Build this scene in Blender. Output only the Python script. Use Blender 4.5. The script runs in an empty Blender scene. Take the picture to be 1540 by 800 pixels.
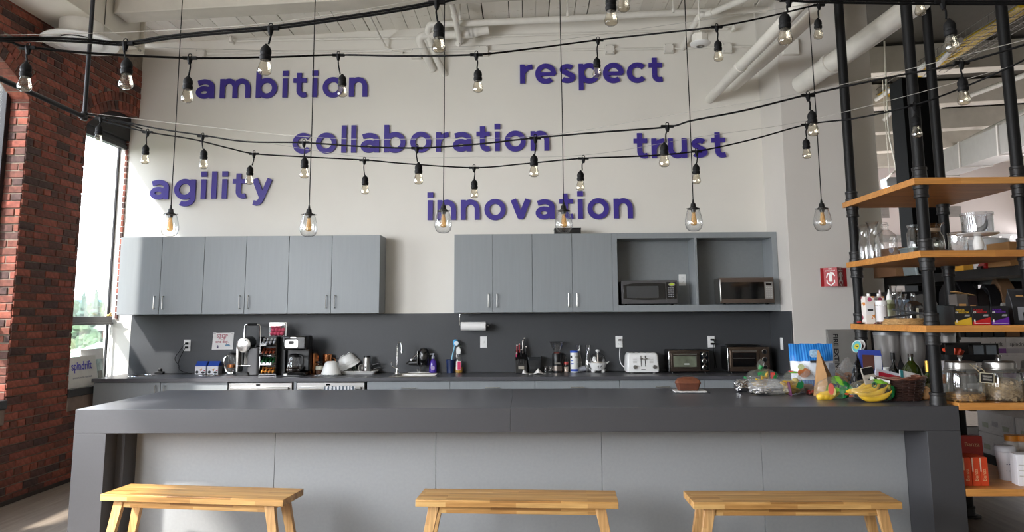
import bpy, bmesh, math, random
from mathutils import Vector, Matrix, noise, Euler
random.seed(11)
SC = bpy.context.scene
COL = SC.collection
PI = math.pi
R = math.radians

# ------------------------------------------------------------------ camera
EYE = Vector((0.0, 0.0, 1.55)); FPX = 1112.0; PPY = 323.654
YAW, PITCH, ROLL = .018047, .134241, -.006055
_f = Vector((-math.sin(YAW)*math.cos(PITCH), math.cos(YAW)*math.cos(PITCH), math.sin(PITCH)))
_r = Vector((math.cos(YAW), math.sin(YAW), 0)); _u = _r.cross(_f)
RT = _r*math.cos(ROLL) + _u*math.sin(ROLL)
UP = _u*math.cos(ROLL) - _r*math.sin(ROLL)
cam = bpy.data.objects.new('camera', bpy.data.cameras.new('camera')); COL.objects.link(cam)
cam.data.sensor_width = 36; cam.data.lens = 36*FPX/1540; cam.data.shift_y = (PPY-400)/1540
cam.data.clip_start = .05; cam.data.clip_end = 500
cam.matrix_world = Matrix(((RT.x, UP.x, -_f.x, EYE.x), (RT.y, UP.y, -_f.y, EYE.y), (RT.z, UP.z, -_f.z, EYE.z), (0, 0, 0, 1)))
SC.camera = cam

# ------------------------------------------------------------------ world, sun, large lights, exposure
w = bpy.data.worlds.new('sky'); SC.world = w; w.use_nodes = True
wn = w.node_tree; wn.nodes.clear()
wo = wn.nodes.new('ShaderNodeOutputWorld'); bg = wn.nodes.new('ShaderNodeBackground')
tc = wn.nodes.new('ShaderNodeTexCoord'); sp = wn.nodes.new('ShaderNodeSeparateXYZ'); cr = wn.nodes.new('ShaderNodeValToRGB')
wn.links.new(tc.outputs['Generated'], sp.inputs[0]); wn.links.new(sp.outputs['Z'], cr.inputs[0])
cr.color_ramp.elements[0].position = 0.0; cr.color_ramp.elements[0].color = (.95, .97, 1, 1)
cr.color_ramp.elements[1].position = .9; cr.color_ramp.elements[1].color = (.62, .78, 1, 1)
wn.links.new(cr.outputs[0], bg.inputs[0]); bg.inputs[1].default_value = 9.5
wn.links.new(bg.outputs[0], wo.inputs[0])

def light(name, kind, loc, energy, color=(1, 1, 1), size=None, size_y=None, aim=None, angle=None):
    l = bpy.data.lights.new(name, kind); l.energy = energy; l.color = color
    if kind == 'AREA':
        l.shape = 'RECTANGLE'; l.size = size; l.size_y = size_y
    if angle is not None: l.angle = angle
    o = bpy.data.objects.new(name, l); COL.objects.link(o); o.location = loc
    if aim is not None: o.rotation_euler = Vector(aim).to_track_quat('-Z', 'Y').to_euler()
    return o
light('sun', 'SUN', (-20, 0, 20), 16, (1, .96, .9), aim=(.5, .55, -.72), angle=R(3))
for k, y in enumerate((2.93, .42, -2.09)):          # daylight through the row of tall windows beside and behind the camera
    light('window_and_fill_light', 'AREA', (-4.45, y, 2.15), 235, (.92, .95, 1), 2.5, 1.55, aim=(1, .12, -.12))
light('office_ceiling_fill', 'AREA', (7.0, 10.5, 3.1), 55, (1, .93, .92), 6.0, 2.0, aim=(0, 0, 1))  # unseen fill lamps, this and the next, added to brighten the office ceiling
light('office_ceiling_fill', 'AREA', (8.0, 15.0, 3.1), 70, (1, .92, .92), 6.0, 2.0, aim=(0, 0, 1))
light('window_and_fill_light', 'AREA', (11.8, 13.0, 2.2), 110, (1, .94, .92), 2.4, 7, aim=(-1, 0, .1))  # added fill for the office; the wall behind it has no window here
SC.view_settings.view_transform = 'Standard'; SC.view_settings.look = 'None'
SC.view_settings.gamma = 1; SC.view_settings.use_curve_mapping = False
SC.view_settings.exposure = 0.28
SC.cycles.max_bounces = 10; SC.cycles.transparent_max_bounces = 24; SC.cycles.use_denoising = True
SC.cycles.caustics_reflective = False; SC.cycles.caustics_refractive = False

# ------------------------------------------------------------------ pixel -> world (measuring only)
def ray(px, py): return RT*((px-770)/FPX) - UP*((py-PPY)/FPX) + _f
def atY(px, py, Y): d = ray(px, py); return EYE + d*(Y/d.y)
def atX(px, py, X): d = ray(px, py); return EYE + d*(X/d.x)
def atZ(px, py, Z): d = ray(px, py); return EYE + d*((Z-EYE.z)/d.z)
def proj(P):
    q = Vector(P)-EYE; z = q.dot(_f); return 770+FPX*q.dot(RT)/z, PPY-FPX*q.dot(UP)/z

# ------------------------------------------------------------------ materials
def lin(h):
    h = h.lstrip('#'); o = []
    for i in (0, 2, 4):
        c = int(h[i:i+2], 16)/255
        o.append(c/12.92 if c <= .04045 else ((c+.055)/1.055)**2.4)
    return (*o, 1)
MC = {}
def newmat(name):
    m = bpy.data.materials.new(name); m.use_nodes = True
    return m, m.node_tree, m.node_tree.nodes['Principled BSDF']
def node(nt, t, **kw):
    n = nt.nodes.new(t)
    for k, v in kw.items(): setattr(n, k, v)
    return n
def P(name, col, rough=.5, metal=0.0, var=.06, scale=8.0, bump=0.0, bscale=60.0, coat=0.0, emit=None, spec=.5, stretch=None, sss=0.0):
    """principled material whose colour wanders a little with object-space noise"""
    if name in MC: return MC[name]
    m, nt, b = newmat(name); c = lin(col)
    co = node(nt, 'ShaderNodeTexCoord'); src = co.outputs['Object']
    if stretch:
        mp = node(nt, 'ShaderNodeMapping'); mp.inputs['Scale'].default_value = stretch
        nt.links.new(src, mp.inputs[0]); src = mp.outputs[0]
    if var:
        n = node(nt, 'ShaderNodeTexNoise'); n.inputs['Scale'].default_value = scale; n.inputs['Detail'].default_value = 4
        nt.links.new(src, n.inputs['Vector'])
        r = node(nt, 'ShaderNodeValToRGB')
        r.color_ramp.elements[0].position = .3; r.color_ramp.elements[1].position = .7
        r.color_ramp.elements[0].color = (*[x*(1-var) for x in c[:3]], 1); r.color_ramp.elements[1].color = (*[min(1, x*(1+var)) for x in c[:3]], 1)
        nt.links.new(n.outputs[0], r.inputs[0]); nt.links.new(r.outputs[0], b.inputs['Base Color'])
    else: b.inputs['Base Color'].default_value = c
    b.inputs['Roughness'].default_value = rough; b.inputs['Metallic'].default_value = metal
    b.inputs['Specular IOR Level'].default_value = spec; b.inputs['Coat Weight'].default_value = coat
    if sss: b.inputs['Subsurface Weight'].default_value = sss
    if bump:
        n2 = node(nt, 'ShaderNodeTexNoise'); n2.inputs['Scale'].default_value = bscale; n2.inputs['Detail'].default_value = 3
        nt.links.new(src, n2.inputs['Vector'])
        bp = node(nt, 'ShaderNodeBump'); bp.inputs['Strength'].default_value = bump; bp.inputs['Distance'].default_value = .004
        nt.links.new(n2.outputs[0], bp.inputs['Height']); nt.links.new(bp.outputs[0], b.inputs['Normal'])
    if emit:
        b.inputs['Emission Color'].default_value = lin(emit[0]); b.inputs['Emission Strength'].default_value = emit[1]
    MC[name] = m; return m
def GLASS(name, tint='FFFFFF', edge=.55, base=.05, rough=.02, film=0.0, filmcol='FFFFFF', wrinkle=0.0):
    """thin clear glass or film: see-through, with a reflecting rim"""
    if name in MC: return MC[name]
    m, nt, b = newmat(name); nt.nodes.remove(b)
    out = nt.nodes['Material Output']
    t = node(nt, 'ShaderNodeBsdfTransparent'); t.inputs[0].default_value = lin(tint)
    if not film:                                         # glass looks darker where one looks along its wall
        l2 = node(nt, 'ShaderNodeLayerWeight'); l2.inputs[0].default_value = .22
        rp = node(nt, 'ShaderNodeValToRGB'); rp.color_ramp.elements[0].position = .25; rp.color_ramp.elements[0].color = lin(tint)
        rp.color_ramp.elements[1].position = .95; rp.color_ramp.elements[1].color = (.10, .105, .11, 1)
        nt.links.new(l2.outputs['Facing'], rp.inputs[0]); nt.links.new(rp.outputs[0], t.inputs[0])
    g = node(nt, 'ShaderNodeBsdfGlossy'); g.inputs['Roughness'].default_value = rough
    lw = node(nt, 'ShaderNodeLayerWeight'); lw.inputs[0].default_value = .35
    mr = node(nt, 'ShaderNodeMapRange'); mr.inputs['To Min'].default_value = base; mr.inputs['To Max'].default_value = edge
    nt.links.new(lw.outputs['Facing'], mr.inputs[0])
    mx = node(nt, 'ShaderNodeMixShader'); nt.links.new(mr.outputs[0], mx.inputs[0])
    nt.links.new(t.outputs[0], mx.inputs[1]); nt.links.new(g.outputs[0], mx.inputs[2])
    last = mx
    if film:
        d = node(nt, 'ShaderNodeBsdfDiffuse'); d.inputs[0].default_value = lin(filmcol)
        m2 = node(nt, 'ShaderNodeMixShader'); m2.inputs[0].default_value = film
        nt.links.new(mx.outputs[0], m2.inputs[1]); nt.links.new(d.outputs[0], m2.inputs[2]); last = m2
    if wrinkle:
        n2 = node(nt, 'ShaderNodeTexNoise'); n2.inputs['Scale'].default_value = 35; n2.inputs['Detail'].default_value = 3
        co = node(nt, 'ShaderNodeTexCoord'); nt.links.new(co.outputs['Object'], n2.inputs['Vector'])
        bp = node(nt, 'ShaderNodeBump'); bp.inputs['Strength'].default_value = wrinkle; bp.inputs['Distance'].default_value = .02
        nt.links.new(n2.outputs[0], bp.inputs['Height']); nt.links.new(bp.outputs[0], g.inputs['Normal'])
    nt.links.new(last.outputs[0], out.inputs['Surface'])
    MC[name] = m; return m
def STAVES(name, cols, length, width, rough=.4, axis=0, grain=1.0):
    """butcher block: staves of slightly different tone, with grain along them"""
    if name in MC: return MC[name]
    m, nt, b = newmat(name)
    co = node(nt, 'ShaderNodeTexCoord'); mp = node(nt, 'ShaderNodeMapping')
    if axis == 1: mp.inputs['Rotation'].default_value = (0, 0, PI/2)
    if axis == 2: mp.inputs['Rotation'].default_value = (0, PI/2, 0)
    nt.links.new(co.outputs['Object'], mp.inputs[0])
    sx = node(nt, 'ShaderNodeSeparateXYZ'); nt.links.new(mp.outputs[0], sx.inputs[0])
    ad = node(nt, 'ShaderNodeMath', operation='ADD'); nt.links.new(sx.outputs['Y'], ad.inputs[0])
    mz = node(nt, 'ShaderNodeMath', operation='MULTIPLY'); mz.inputs[1].default_value = .73
    nt.links.new(sx.outputs['Z'], mz.inputs[0]); nt.links.new(mz.outputs[0], ad.inputs[1])
    cb = node(nt, 'ShaderNodeCombineXYZ'); nt.links.new(sx.outputs['X'], cb.inputs[0]); nt.links.new(ad.outputs[0], cb.inputs[1])
    br = node(nt, 'ShaderNodeTexBrick'); br.offset = .37; br.offset_frequency = 2
    br.inputs['Scale'].default_value = 1; br.inputs['Brick Width'].default_value = length; br.inputs['Row Height'].default_value = width
    br.inputs['Mortar Size'].default_value = .0006; br.inputs['Mortar Smooth'].default_value = .2; br.inputs['Bias'].default_value = 0
    br.inputs['Color1'].default_value = (0, 0, 0, 1); br.inputs['Color2'].default_value = (1, 1, 1, 1); br.inputs['Mortar'].default_value = (.2, .2, .2, 1)
    nt.links.new(cb.outputs[0], br.inputs['Vector'])
    rp = node(nt, 'ShaderNodeValToRGB'); nt.links.new(br.outputs['Color'], rp.inputs[0])
    el = rp.color_ramp.elements
    while len(el) < len(cols): el.new(.5)
    for i, c in enumerate(cols): el[i].position = i/(len(cols)-1); el[i].color = lin(c)
    nm = node(nt, 'ShaderNodeMapping'); nm.inputs['Scale'].default_value = (2.5, 45, 45); nt.links.new(mp.outputs[0], nm.inputs[0])
    n = node(nt, 'ShaderNodeTexNoise'); n.inputs['Scale'].default_value = 1.6; n.inputs['Detail'].default_value = 6
    nt.links.new(nm.outputs[0], n.inputs['Vector'])
    r2 = node(nt, 'ShaderNodeValToRGB'); r2.color_ramp.elements[0].position = .35; r2.color_ramp.elements[1].position = .68
    g0 = 1-.32*grain; r2.color_ramp.elements[0].color = (g0, g0*.96, g0*.9, 1); r2.color_ramp.elements[1].color = (1, 1, 1, 1)
    nt.links.new(n.outputs[0], r2.inputs[0])
    mx = node(nt, 'ShaderNodeMix', data_type='RGBA', blend_type='MULTIPLY'); mx.inputs['Factor'].default_value = 1
    nt.links.new(rp.outputs[0], mx.inputs['A']); nt.links.new(r2.outputs[0], mx.inputs['B'])
    nt.links.new(mx.outputs['Result'], b.inputs['Base Color']); b.inputs['Roughness'].default_value = rough
    MC[name] = m; return m
def BRICKMAT(name, per_island):
    m, nt, b = newmat(name)
    if per_island: rnd = node(nt, 'ShaderNodeNewGeometry').outputs['Random Per Island']
    else: rnd = node(nt, 'ShaderNodeObjectInfo').outputs['Random']
    rp = node(nt, 'ShaderNodeValToRGB'); nt.links.new(rnd, rp.inputs[0]); el = rp.color_ramp.elements
    cols = ['54403E', '7E4B40', '975649', '74483E', 'A35E4E', '885143', '634641', '9C5A49', '7A4C41']
    while len(el) < len(cols): el.new(.5)
    for i, c in enumerate(cols): el[i].position = i/len(cols); el[i].color = lin(c)
    rp.color_ramp.interpolation = 'CONSTANT'
    co = node(nt, 'ShaderNodeTexCoord'); n = node(nt, 'ShaderNodeTexNoise'); n.inputs['Scale'].default_value = 28; n.inputs['Detail'].default_value = 5
    nt.links.new(co.outputs['Object'], n.inputs['Vector'])
    r2 = node(nt, 'ShaderNodeValToRGB'); r2.color_ramp.elements[0].color = (.55, .52, .5, 1); r2.color_ramp.elements[1].color = (1.15, 1.1, 1.05, 1)
    r2.color_ramp.elements[0].position = .3; r2.color_ramp.elements[1].position = .7
    nt.links.new(n.outputs[0], r2.inputs[0])
    mx = node(nt, 'ShaderNodeMix', data_type='RGBA', blend_type='MULTIPLY'); mx.inputs['Factor'].default_value = 1
    nt.links.new(rp.outputs[0], mx.inputs['A']); nt.links.new(r2.outputs[0], mx.inputs['B'])
    nt.links.new(mx.outputs['Result'], b.inputs['Base Color']); b.inputs['Roughness'].default_value = .85
    bp = node(nt, 'ShaderNodeBump'); bp.inputs['Strength'].default_value = .6; bp.inputs['Distance'].default_value = .006
    nt.links.new(n.outputs[0], bp.inputs['Height']); nt.links.new(bp.outputs[0], b.inputs['Normal'])
    return m

WHITE = P('white_paint', 'E4E0D8', .6, var=.025, scale=1.5, bump=.05, bscale=90)
PILW = P('grey_white_paint', 'D6D1CB', .6, var=.03, scale=1.2, bump=.05, bscale=90)
CEILW = P('ceiling_white_shaded', 'BDB7AC', .65, var=.08, scale=5, bump=.12, bscale=25)  # white beams greyed down, their shade put into the paint colour
PIPEW = P('pipe_white_paint', 'E2DED6', .45, var=.04, scale=12)
CAB = P('grey_laminate', '8B9093', .42, var=.03, scale=40, stretch=(1, 1, .06), bump=.03, bscale=160)
CABIN = P('grey_laminate_inside', '85898B', .5, var=.03, scale=40)
DARK = P('charcoal_laminate', '3C3E41', .47, var=.04, scale=60)
TOPL = P('charcoal_worktop', '4E4E52', .34, var=.04, scale=60)
ISL = P('island_charcoal_laminate', '434346', .43, var=.03, scale=60)
ISLP = P('island_panel_laminate', '97999A', .45, var=.03, scale=50, bump=.04, bscale=180)
STEEL = P('brushed_steel', 'B9B7B3', .3, 1, var=.08, scale=30, stretch=(.1, 1, 6))
CHROME = P('chrome', 'D8D8D8', .08, 1, var=.02)
NICKEL = P('satin_nickel', 'B5B3AE', .28, 1, var=.03)
BLACKP = P('black_plastic', '0B0B0C', .4, var=.05)
BLACKG = P('black_gloss', '0B0B0C', .1, var=.03, coat=.4)
BLACKR = P('black_rubber', '080809', .65, var=.08, bump=.1, bscale=120, spec=.2)
BLACKM = P('black_iron_pipe', '0D0D0E', .5, 0, var=.1, scale=18, bump=.12, bscale=120, spec=.28)
FITM = P('dark_iron_fitting', '201F1F', .45, .3, var=.12, scale=30, bump=.15, bscale=90)
WHITEP = P('white_plastic', 'E9E9E7', .3, var=.02)
WHITEC = P('white_ceramic', 'EDEDEA', .15, var=.015, coat=.3)
CARD = P('cardboard', 'A77B4C', .8, var=.07, scale=14, bump=.06)
PAPER = P('white_paper', 'E8E6E4', .7, var=.02)
CLEAR = GLASS('clear_glass')
BULBG = GLASS('bulb_glass', 'F3EEE2', .6, .07)
FILM = GLASS('clear_film', 'FFFFFF', .5, .1, .12, film=.10, wrinkle=.6)
FILM2 = GLASS('cloudy_film', 'FFFFFF', .45, .12, .2, film=.2, filmcol='D5D3D0', wrinkle=.8)
FIL = P('amber_filament', 'E8B873', .4, var=.05, emit=('FFCB80', .12))
BENCHW = STAVES('acacia_staves', ['BA8A4D', 'D4A363', 'C79757', 'DEB474', 'A87840', 'D09E5D'], .42, .031, .38)
BENCHL = STAVES('acacia_leg', ['C4945D', 'D9AD74', 'CB9C63'], .5, .026, .4, axis=2)
SHELFW = STAVES('shelf_block', ['BC7C3C', 'D89850', 'CA8A44', 'DCA05A'], .5, .04, .4, grain=.7)

# ------------------------------------------------------------------ mesh builder
class MB:
    def __init__(s): s.v = []; s.f = []; s.m = []; s.k = 0; s.T = Matrix()
    def add(s, vs, fs, k=None):
        n = len(s.v); s.v += [s.T @ Vector(p) for p in vs]
        s.f += [[i+n for i in q] for q in fs]; s.m += [s.k if k is None else k]*len(fs); return s
    def box(s, c, d, M=None, k=None):
        x, y, z = d[0]/2, d[1]/2, d[2]/2
        vs = [Vector(((-x, x)[i & 1], (-y, y)[(i >> 1) & 1], (-z, z)[i >> 2])) for i in range(8)]
        vs = [(M @ p if M else p)+Vector(c) for p in vs]
        return s.add(vs, [(0, 2, 3, 1), (4, 5, 7, 6), (0, 1, 5, 4), (2, 6, 7, 3), (0, 4, 6, 2), (1, 3, 7, 5)], k)
    def b2(s, x0, x1, y0, y1, z0, z1, k=None):
        return s.box(((x0+x1)/2, (y0+y1)/2, (z0+z1)/2), (x1-x0, y1-y0, z1-z0), k=k)
    def lathe(s, prof, n=24, c=(0, 0, 0), M=None, k=None, sx=1, sy=1):
        c = Vector(c); rings = []; vs = []; fs = []
        for r, z in prof:
            if r < 1e-6: rings.append([len(vs)]); vs.append(Vector((0, 0, z)))
            else:
                rings.append(list(range(len(vs), len(vs)+n)))
                vs += [Vector((r*sx*math.cos(2*PI*i/n), r*sy*math.sin(2*PI*i/n), z)) for i in range(n)]
        for a, b in zip(rings, rings[1:]):
            for i in range(n):
                j = (i+1) % n
                if len(a) == 1 and len(b) == 1: continue
                if len(a) == 1: fs.append((a[0], b[j], b[i]))
                elif len(b) == 1: fs.append((a[i], a[j], b[0]))
                else: fs.append((a[i], a[j], b[j], b[i]))
        if prof[0][0] > 1e-6 and prof[0] != prof[-1] and getattr(s, 'caps', True): pass
        return s.add([(M @ p if M else p)+c for p in vs], fs, k)
    def cyl(s, p0, p1, r, r1=None, n=16, k=None):
        p0, p1 = Vector(p0), Vector(p1); d = p1-p0; h = d.length
        q = d.to_track_quat('Z', 'Y').to_matrix()
        r1 = r if r1 is None else r1
        return s.lathe([(0, 0), (r, 0), (r1, h), (0, h)], n, p0, q, k)
    def tube(s, pts, r, n=8, closed=False, k=None):
        pts = [Vector(p) for p in pts]; N = len(pts); vs = []; fs = []; T = []
        for i in range(N):
            a = pts[(i-1) % N] if closed or i > 0 else pts[i]; b = pts[(i+1) % N] if closed or i < N-1 else pts[i]
            t = (b-a); T.append(t.normalized() if t.length > 1e-9 else Vector((0, 0, 1)))
        u = T[0].orthogonal().normalized()
        for i in range(N):
            u = u-T[i]*u.dot(T[i]); u = u.normalized() if u.length > 1e-6 else T[i].orthogonal().normalized()
            w_ = T[i].cross(u); rr = r[i] if isinstance(r, (list, tuple)) else r
            vs += [pts[i]+(u*math.cos(2*PI*j/n)+w_*math.sin(2*PI*j/n))*rr for j in range(n)]
        for i in range(N if closed else N-1):
            a, b = i*n, ((i+1) % N)*n
            for j in range(n): fs.append((a+j, a+(j+1) % n, b+(j+1) % n, b+j))
        if not closed: fs += [tuple(range(n-1, -1, -1)), tuple(range((N-1)*n, N*n))]
        return s.add(vs, fs, k)
    def prism(s, poly, h0, h1, M=None, k=None, c=(0, 0, 0)):
        """2-D polygon (x, y) extruded along z"""
        n = len(poly); c = Vector(c)
        vs = [Vector((x, y, h0)) for x, y in poly]+[Vector((x, y, h1)) for x, y in poly]
        fs = [tuple(range(n-1, -1, -1)), tuple(range(n, 2*n))]+[(i, (i+1) % n, n+(i+1) % n, n+i) for i in range(n)]
        return s.add([(M @ p if M else p)+c for p in vs], fs, k)
    def loft(s, rings, caps=True, k=None):
        n = len(rings[0]); vs = [p for r in rings for p in r]; fs = []
        for a in range(len(rings)-1):
            for i in range(n): fs.append((a*n+i, a*n+(i+1) % n, (a+1)*n+(i+1) % n, (a+1)*n+i))
        if caps: fs += [tuple(range(n-1, -1, -1)), tuple(range((len(rings)-1)*n, len(rings)*n))]
        return s.add(vs, fs, k)
FRONT = Matrix(((1, 0, 0), (0, 0, 1), (0, 1, 0)))       # (x, y, h) -> (x, h, y): a drawing stood up to face -Y (h runs to +Y)
def obj(name, mb, mat, parent=None, loc=None, rot=None, bev=0, smooth=35, kind=None, label=None, seg=2):
    me = bpy.data.meshes.new(name); me.from_pydata([tuple(p) for p in mb.v], [], mb.f)
    mats = mat if isinstance(mat, (list, tuple)) else [mat]
    for m in mats: me.materials.append(m)
    if len(mats) > 1: me.polygons.foreach_set('material_index', mb.m)
    bm = bmesh.new(); bm.from_mesh(me); bmesh.ops.recalc_face_normals(bm, faces=bm.faces[:]); bm.to_mesh(me); bm.free()
    if smooth:
        me.polygons.foreach_set('use_smooth', [True]*len(me.polygons)); me.set_sharp_from_angle(angle=R(smooth))
    o = bpy.data.objects.new(name, me); COL.objects.link(o)
    if parent: o.parent = parent
    if loc is not None: o.location = loc
    if rot is not None: o.rotation_euler = rot
    if bev:
        b = o.modifiers.new('bevel', 'BEVEL'); b.width = bev; b.segments = seg; b.limit_method = 'ANGLE'; b.angle_limit = R(50)
    if kind: o['kind'] = kind
    if label: o['label'] = label
    return o
def tag(o, label, cat, group=None):
    o['label'] = label; o['category'] = cat
    if group: o['group'] = group
    return o
def thing(name, label, cat, loc=(0, 0, 0), rz=0, group=None):
    o = bpy.data.objects.new(name, None); COL.objects.link(o); o.empty_display_size = .05
    o.location = loc; o.rotation_euler = (0, 0, rz); return tag(o, label, cat, group)
def struct(name, mb, mat, label=None, **kw):
    return obj(name, mb, mat, kind='structure', label=label, **kw)
def dup(root, loc, rz=None, label=None):
    def cp(o, par):
        c = o.copy(); COL.objects.link(c); c.parent = par
        for ch in o.children: cp(ch, c)
        return c
    r = cp(root, None); r.location = loc
    if rz is not None: r.rotation_euler = (0, 0, rz)
    if label: r['label'] = label
    return r
def txt(name, s, size, mat, parent, loc, rot=(PI/2, 0, 0), align='CENTER', ext=.0004, sx=1.0, bold=0.0):
    cu = bpy.data.curves.new(name, 'FONT'); cu.body = s; cu.size = size; cu.align_x = align; cu.extrude = ext; cu.offset = bold*size; cu.resolution_u = 3
    t = bpy.data.objects.new(name, cu); COL.objects.link(t)
    dg = bpy.context.evaluated_depsgraph_get(); me = bpy.data.meshes.new_from_object(t.evaluated_get(dg))
    bpy.data.objects.remove(t); bpy.data.curves.remove(cu)
    me.materials.clear(); me.materials.append(mat)
    o = bpy.data.objects.new(name, me); COL.objects.link(o); o.parent = parent; o.location = loc; o.rotation_euler = rot; o.scale = (sx, 1, 1)
    return o
def smoothpath(pts, n=6):
    pts = [Vector(p) for p in pts]; out = []
    for i in range(len(pts)-1):
        p0 = pts[max(i-1, 0)]; p1 = pts[i]; p2 = pts[i+1]; p3 = pts[min(i+2, len(pts)-1)]
        for j in range(n):
            t = j/n
            out.append(.5*((2*p1)+(p2-p0)*t+(2*p0-5*p1+4*p2-p3)*t*t+(3*p1-p0-3*p2+p3)*t**3))
    return out+[pts[-1]]
# ================================================================== SETTING
YW = 8.1; XL = -4.37; XR = 2.64; ZC = .944
def ceil_z(x): return 4.88+.046*x
FLOORM = P('grey_wood_floor', '8A7D70', .42, var=.22, scale=3, stretch=(9, .6, 1), bump=.05)
fl = MB().b2(-4.6, 12.2, -6.2, 18.2, -.1, 0); struct('floor', fl, FLOORM, 'grey brown wood floor')
# back wall: runs on behind the pilaster to where the office opens
bw = MB().b2(-4.62, 3.9, YW, YW+.25, 0, 5.2); struct('wall_back', bw, WHITE, 'white painted back wall carrying the purple words')
rt = MB().b2(XR, XR+.02, 7.5, YW, 0, 5.15).b2(XR+.02, 3.33, 7.42, YW, 0, 5.15)
struct('wall_right', MB().b2(XR, 3.33, 7.45, YW, 0, 5.1), PILW, 'grey white pilaster closing the kitchen on the right', bev=.004)
struct('wall_rear', MB().b2(-4.6, 12.2, -6.25, -6.1, 0, 5.6), WHITE)
struct('wall_office_far', MB().b2(3.4, 12.2, 18.0, 18.2, 0, 5.6), P('pinkish_white_paint', 'E6DAD8', .6, var=.02, scale=.8), 'pinkish white far wall of the office')
struct('wall_office_right', MB().b2(12.0, 12.2, -6, 18, 0, .9).b2(12.0, 12.2, -6, 18, 3.5, 5.7).b2(12.0, 12.2, -6, 17.3, .9, 3.5), WHITE)
# ceiling: boards running front to back, each one a plank, on a deck
cz = MB(); cz.add([(-4.7, -6.2, ceil_z(-4.7)+.03), (12.2, -6.2, ceil_z(12.2)+.03), (12.2, 18.2, ceil_z(12.2)+.03), (-4.7, 18.2, ceil_z(-4.7)+.03),
  (-4.7, -6.2, ceil_z(-4.7)+.1), (12.2, -6.2, ceil_z(12.2)+.1), (12.2, 18.2, ceil_z(12.2)+.1), (-4.7, 18.2, ceil_z(-4.7)+.1)],
  [(0, 1, 2, 3), (7, 6, 5, 4), (0, 4, 5, 1), (1, 5, 6, 2), (2, 6, 7, 3), (3, 7, 4, 0)])
ceiling = struct('ceiling', cz, P('ceiling_gap_dark', '4A463F', .9), 'white board ceiling sloping up to the right', smooth=0)
plank_me = None
PLKM, plknt, plkb = newmat('white_board')
oi = node(plknt, 'ShaderNodeObjectInfo'); prp = node(plknt, 'ShaderNodeValToRGB'); plknt.links.new(oi.outputs['Random'], prp.inputs[0])
prp.color_ramp.elements[0].color = lin('E6E1D8'); prp.color_ramp.elements[1].color = lin('F4F0E8')
pn = node(plknt, 'ShaderNodeTexNoise'); pn.inputs['Scale'].default_value = 14; pco = node(plknt, 'ShaderNodeTexCoord'); plknt.links.new(pco.outputs['Object'], pn.inputs['Vector'])
pr2 = node(plknt, 'ShaderNodeValToRGB'); pr2.color_ramp.elements[0].position = .28; pr2.color_ramp.elements[1].position = .36; pr2.color_ramp.elements[0].color = (.75, .72, .67, 1)
plknt.links.new(pn.outputs[0], pr2.inputs[0])
pmx = node(plknt, 'ShaderNodeMix', data_type='RGBA', blend_type='MULTIPLY'); pmx.inputs['Factor'].default_value = 1
plknt.links.new(prp.outputs[0], pmx.inputs['A']); plknt.links.new(pr2.outputs[0], pmx.inputs['B']); plknt.links.new(pmx.outputs['Result'], plkb.inputs['Base Color'])
plkb.inputs['Roughness'].default_value = .6
random.seed(3)
for i in range(56):
    x = -4.32+i*.146
    if plank_me is None:
        o = obj('plank', MB().b2(-.07, .07, -6, 8.1, 0, .03), PLKM, ceiling, smooth=0); plank_me = o.data
    else:
        o = bpy.data.objects.new('plank', plank_me); COL.objects.link(o); o.parent = ceiling
    o.location = (x, 0, ceil_z(x)-.002-random.random()*.006); o.rotation_euler = (0, -math.atan(.046), random.uniform(-.0006, .0006))
# beams across the ceiling
def xbeam(name, y0, y1, drop, x0=-3.85, x1=12.0):
    m = MB(); z = lambda x, d: ceil_z(x)-d
    m.add([(x0, y0, z(x0, drop)), (x1, y0, z(x1, drop)), (x1, y1, z(x1, drop)), (x0, y1, z(x0, drop)), (x0, y0, z(x0, .01)), (x1, y0, z(x1, .01)), (x1, y1, z(x1, .01)), (x0, y1, z(x0, .01))],
          [(0, 3, 2, 1), (4, 5, 6, 7), (0, 1, 5, 4), (1, 2, 6, 5), (2, 3, 7, 6), (3, 0, 4, 7)])
    struct(name, m, CEILW, 'white painted ceiling beam', bev=.008)
xbeam('trim_1', 6.56, 6.80, .32)
xbeam('trim_2', 3.2, 3.45, .32); xbeam('trim_3', 0.0, .25, .32)
for i, y in enumerate((9.6, 11.4, 13.2, 15.0, 16.8)): xbeam('trim_%d' % (4+i), y, y+.25, .38, 3.95)
# boxed girder along the brick wall, with a bolted end plate
gm = MB().b2(XL+.005, -3.87, -6, 7.08, 4.22, 4.60); struct('trim_9', gm, P('girder_white', 'DCD7CB', .5, var=.04, scale=4, bump=.06), 'boxed white girder running along the top of the brick wall', bev=.006)
ep = struct('trim_10', MB().b2(XL+.005, -3.83, 7.08, 7.11, 4.17, 4.65), P('girder_white', ''), 'bolted white end plate of the girder', bev=.004)
for z in (4.21, 4.61):
    for x in (-3.86, -4.0): obj('bolt', MB().cyl((x, 7.06, z), (x, 7.08, z), .014, n=6), NICKEL, ep)
sj = MB().b2(-3.868, -3.864, 4.0, 4.01, 4.23, 4.6).b2(-3.868, -3.862, 6.45, 6.456, 4.23, 4.6)
obj('panel_seam', sj, P('seam_dark', '57534C', .8), ep)

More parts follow.
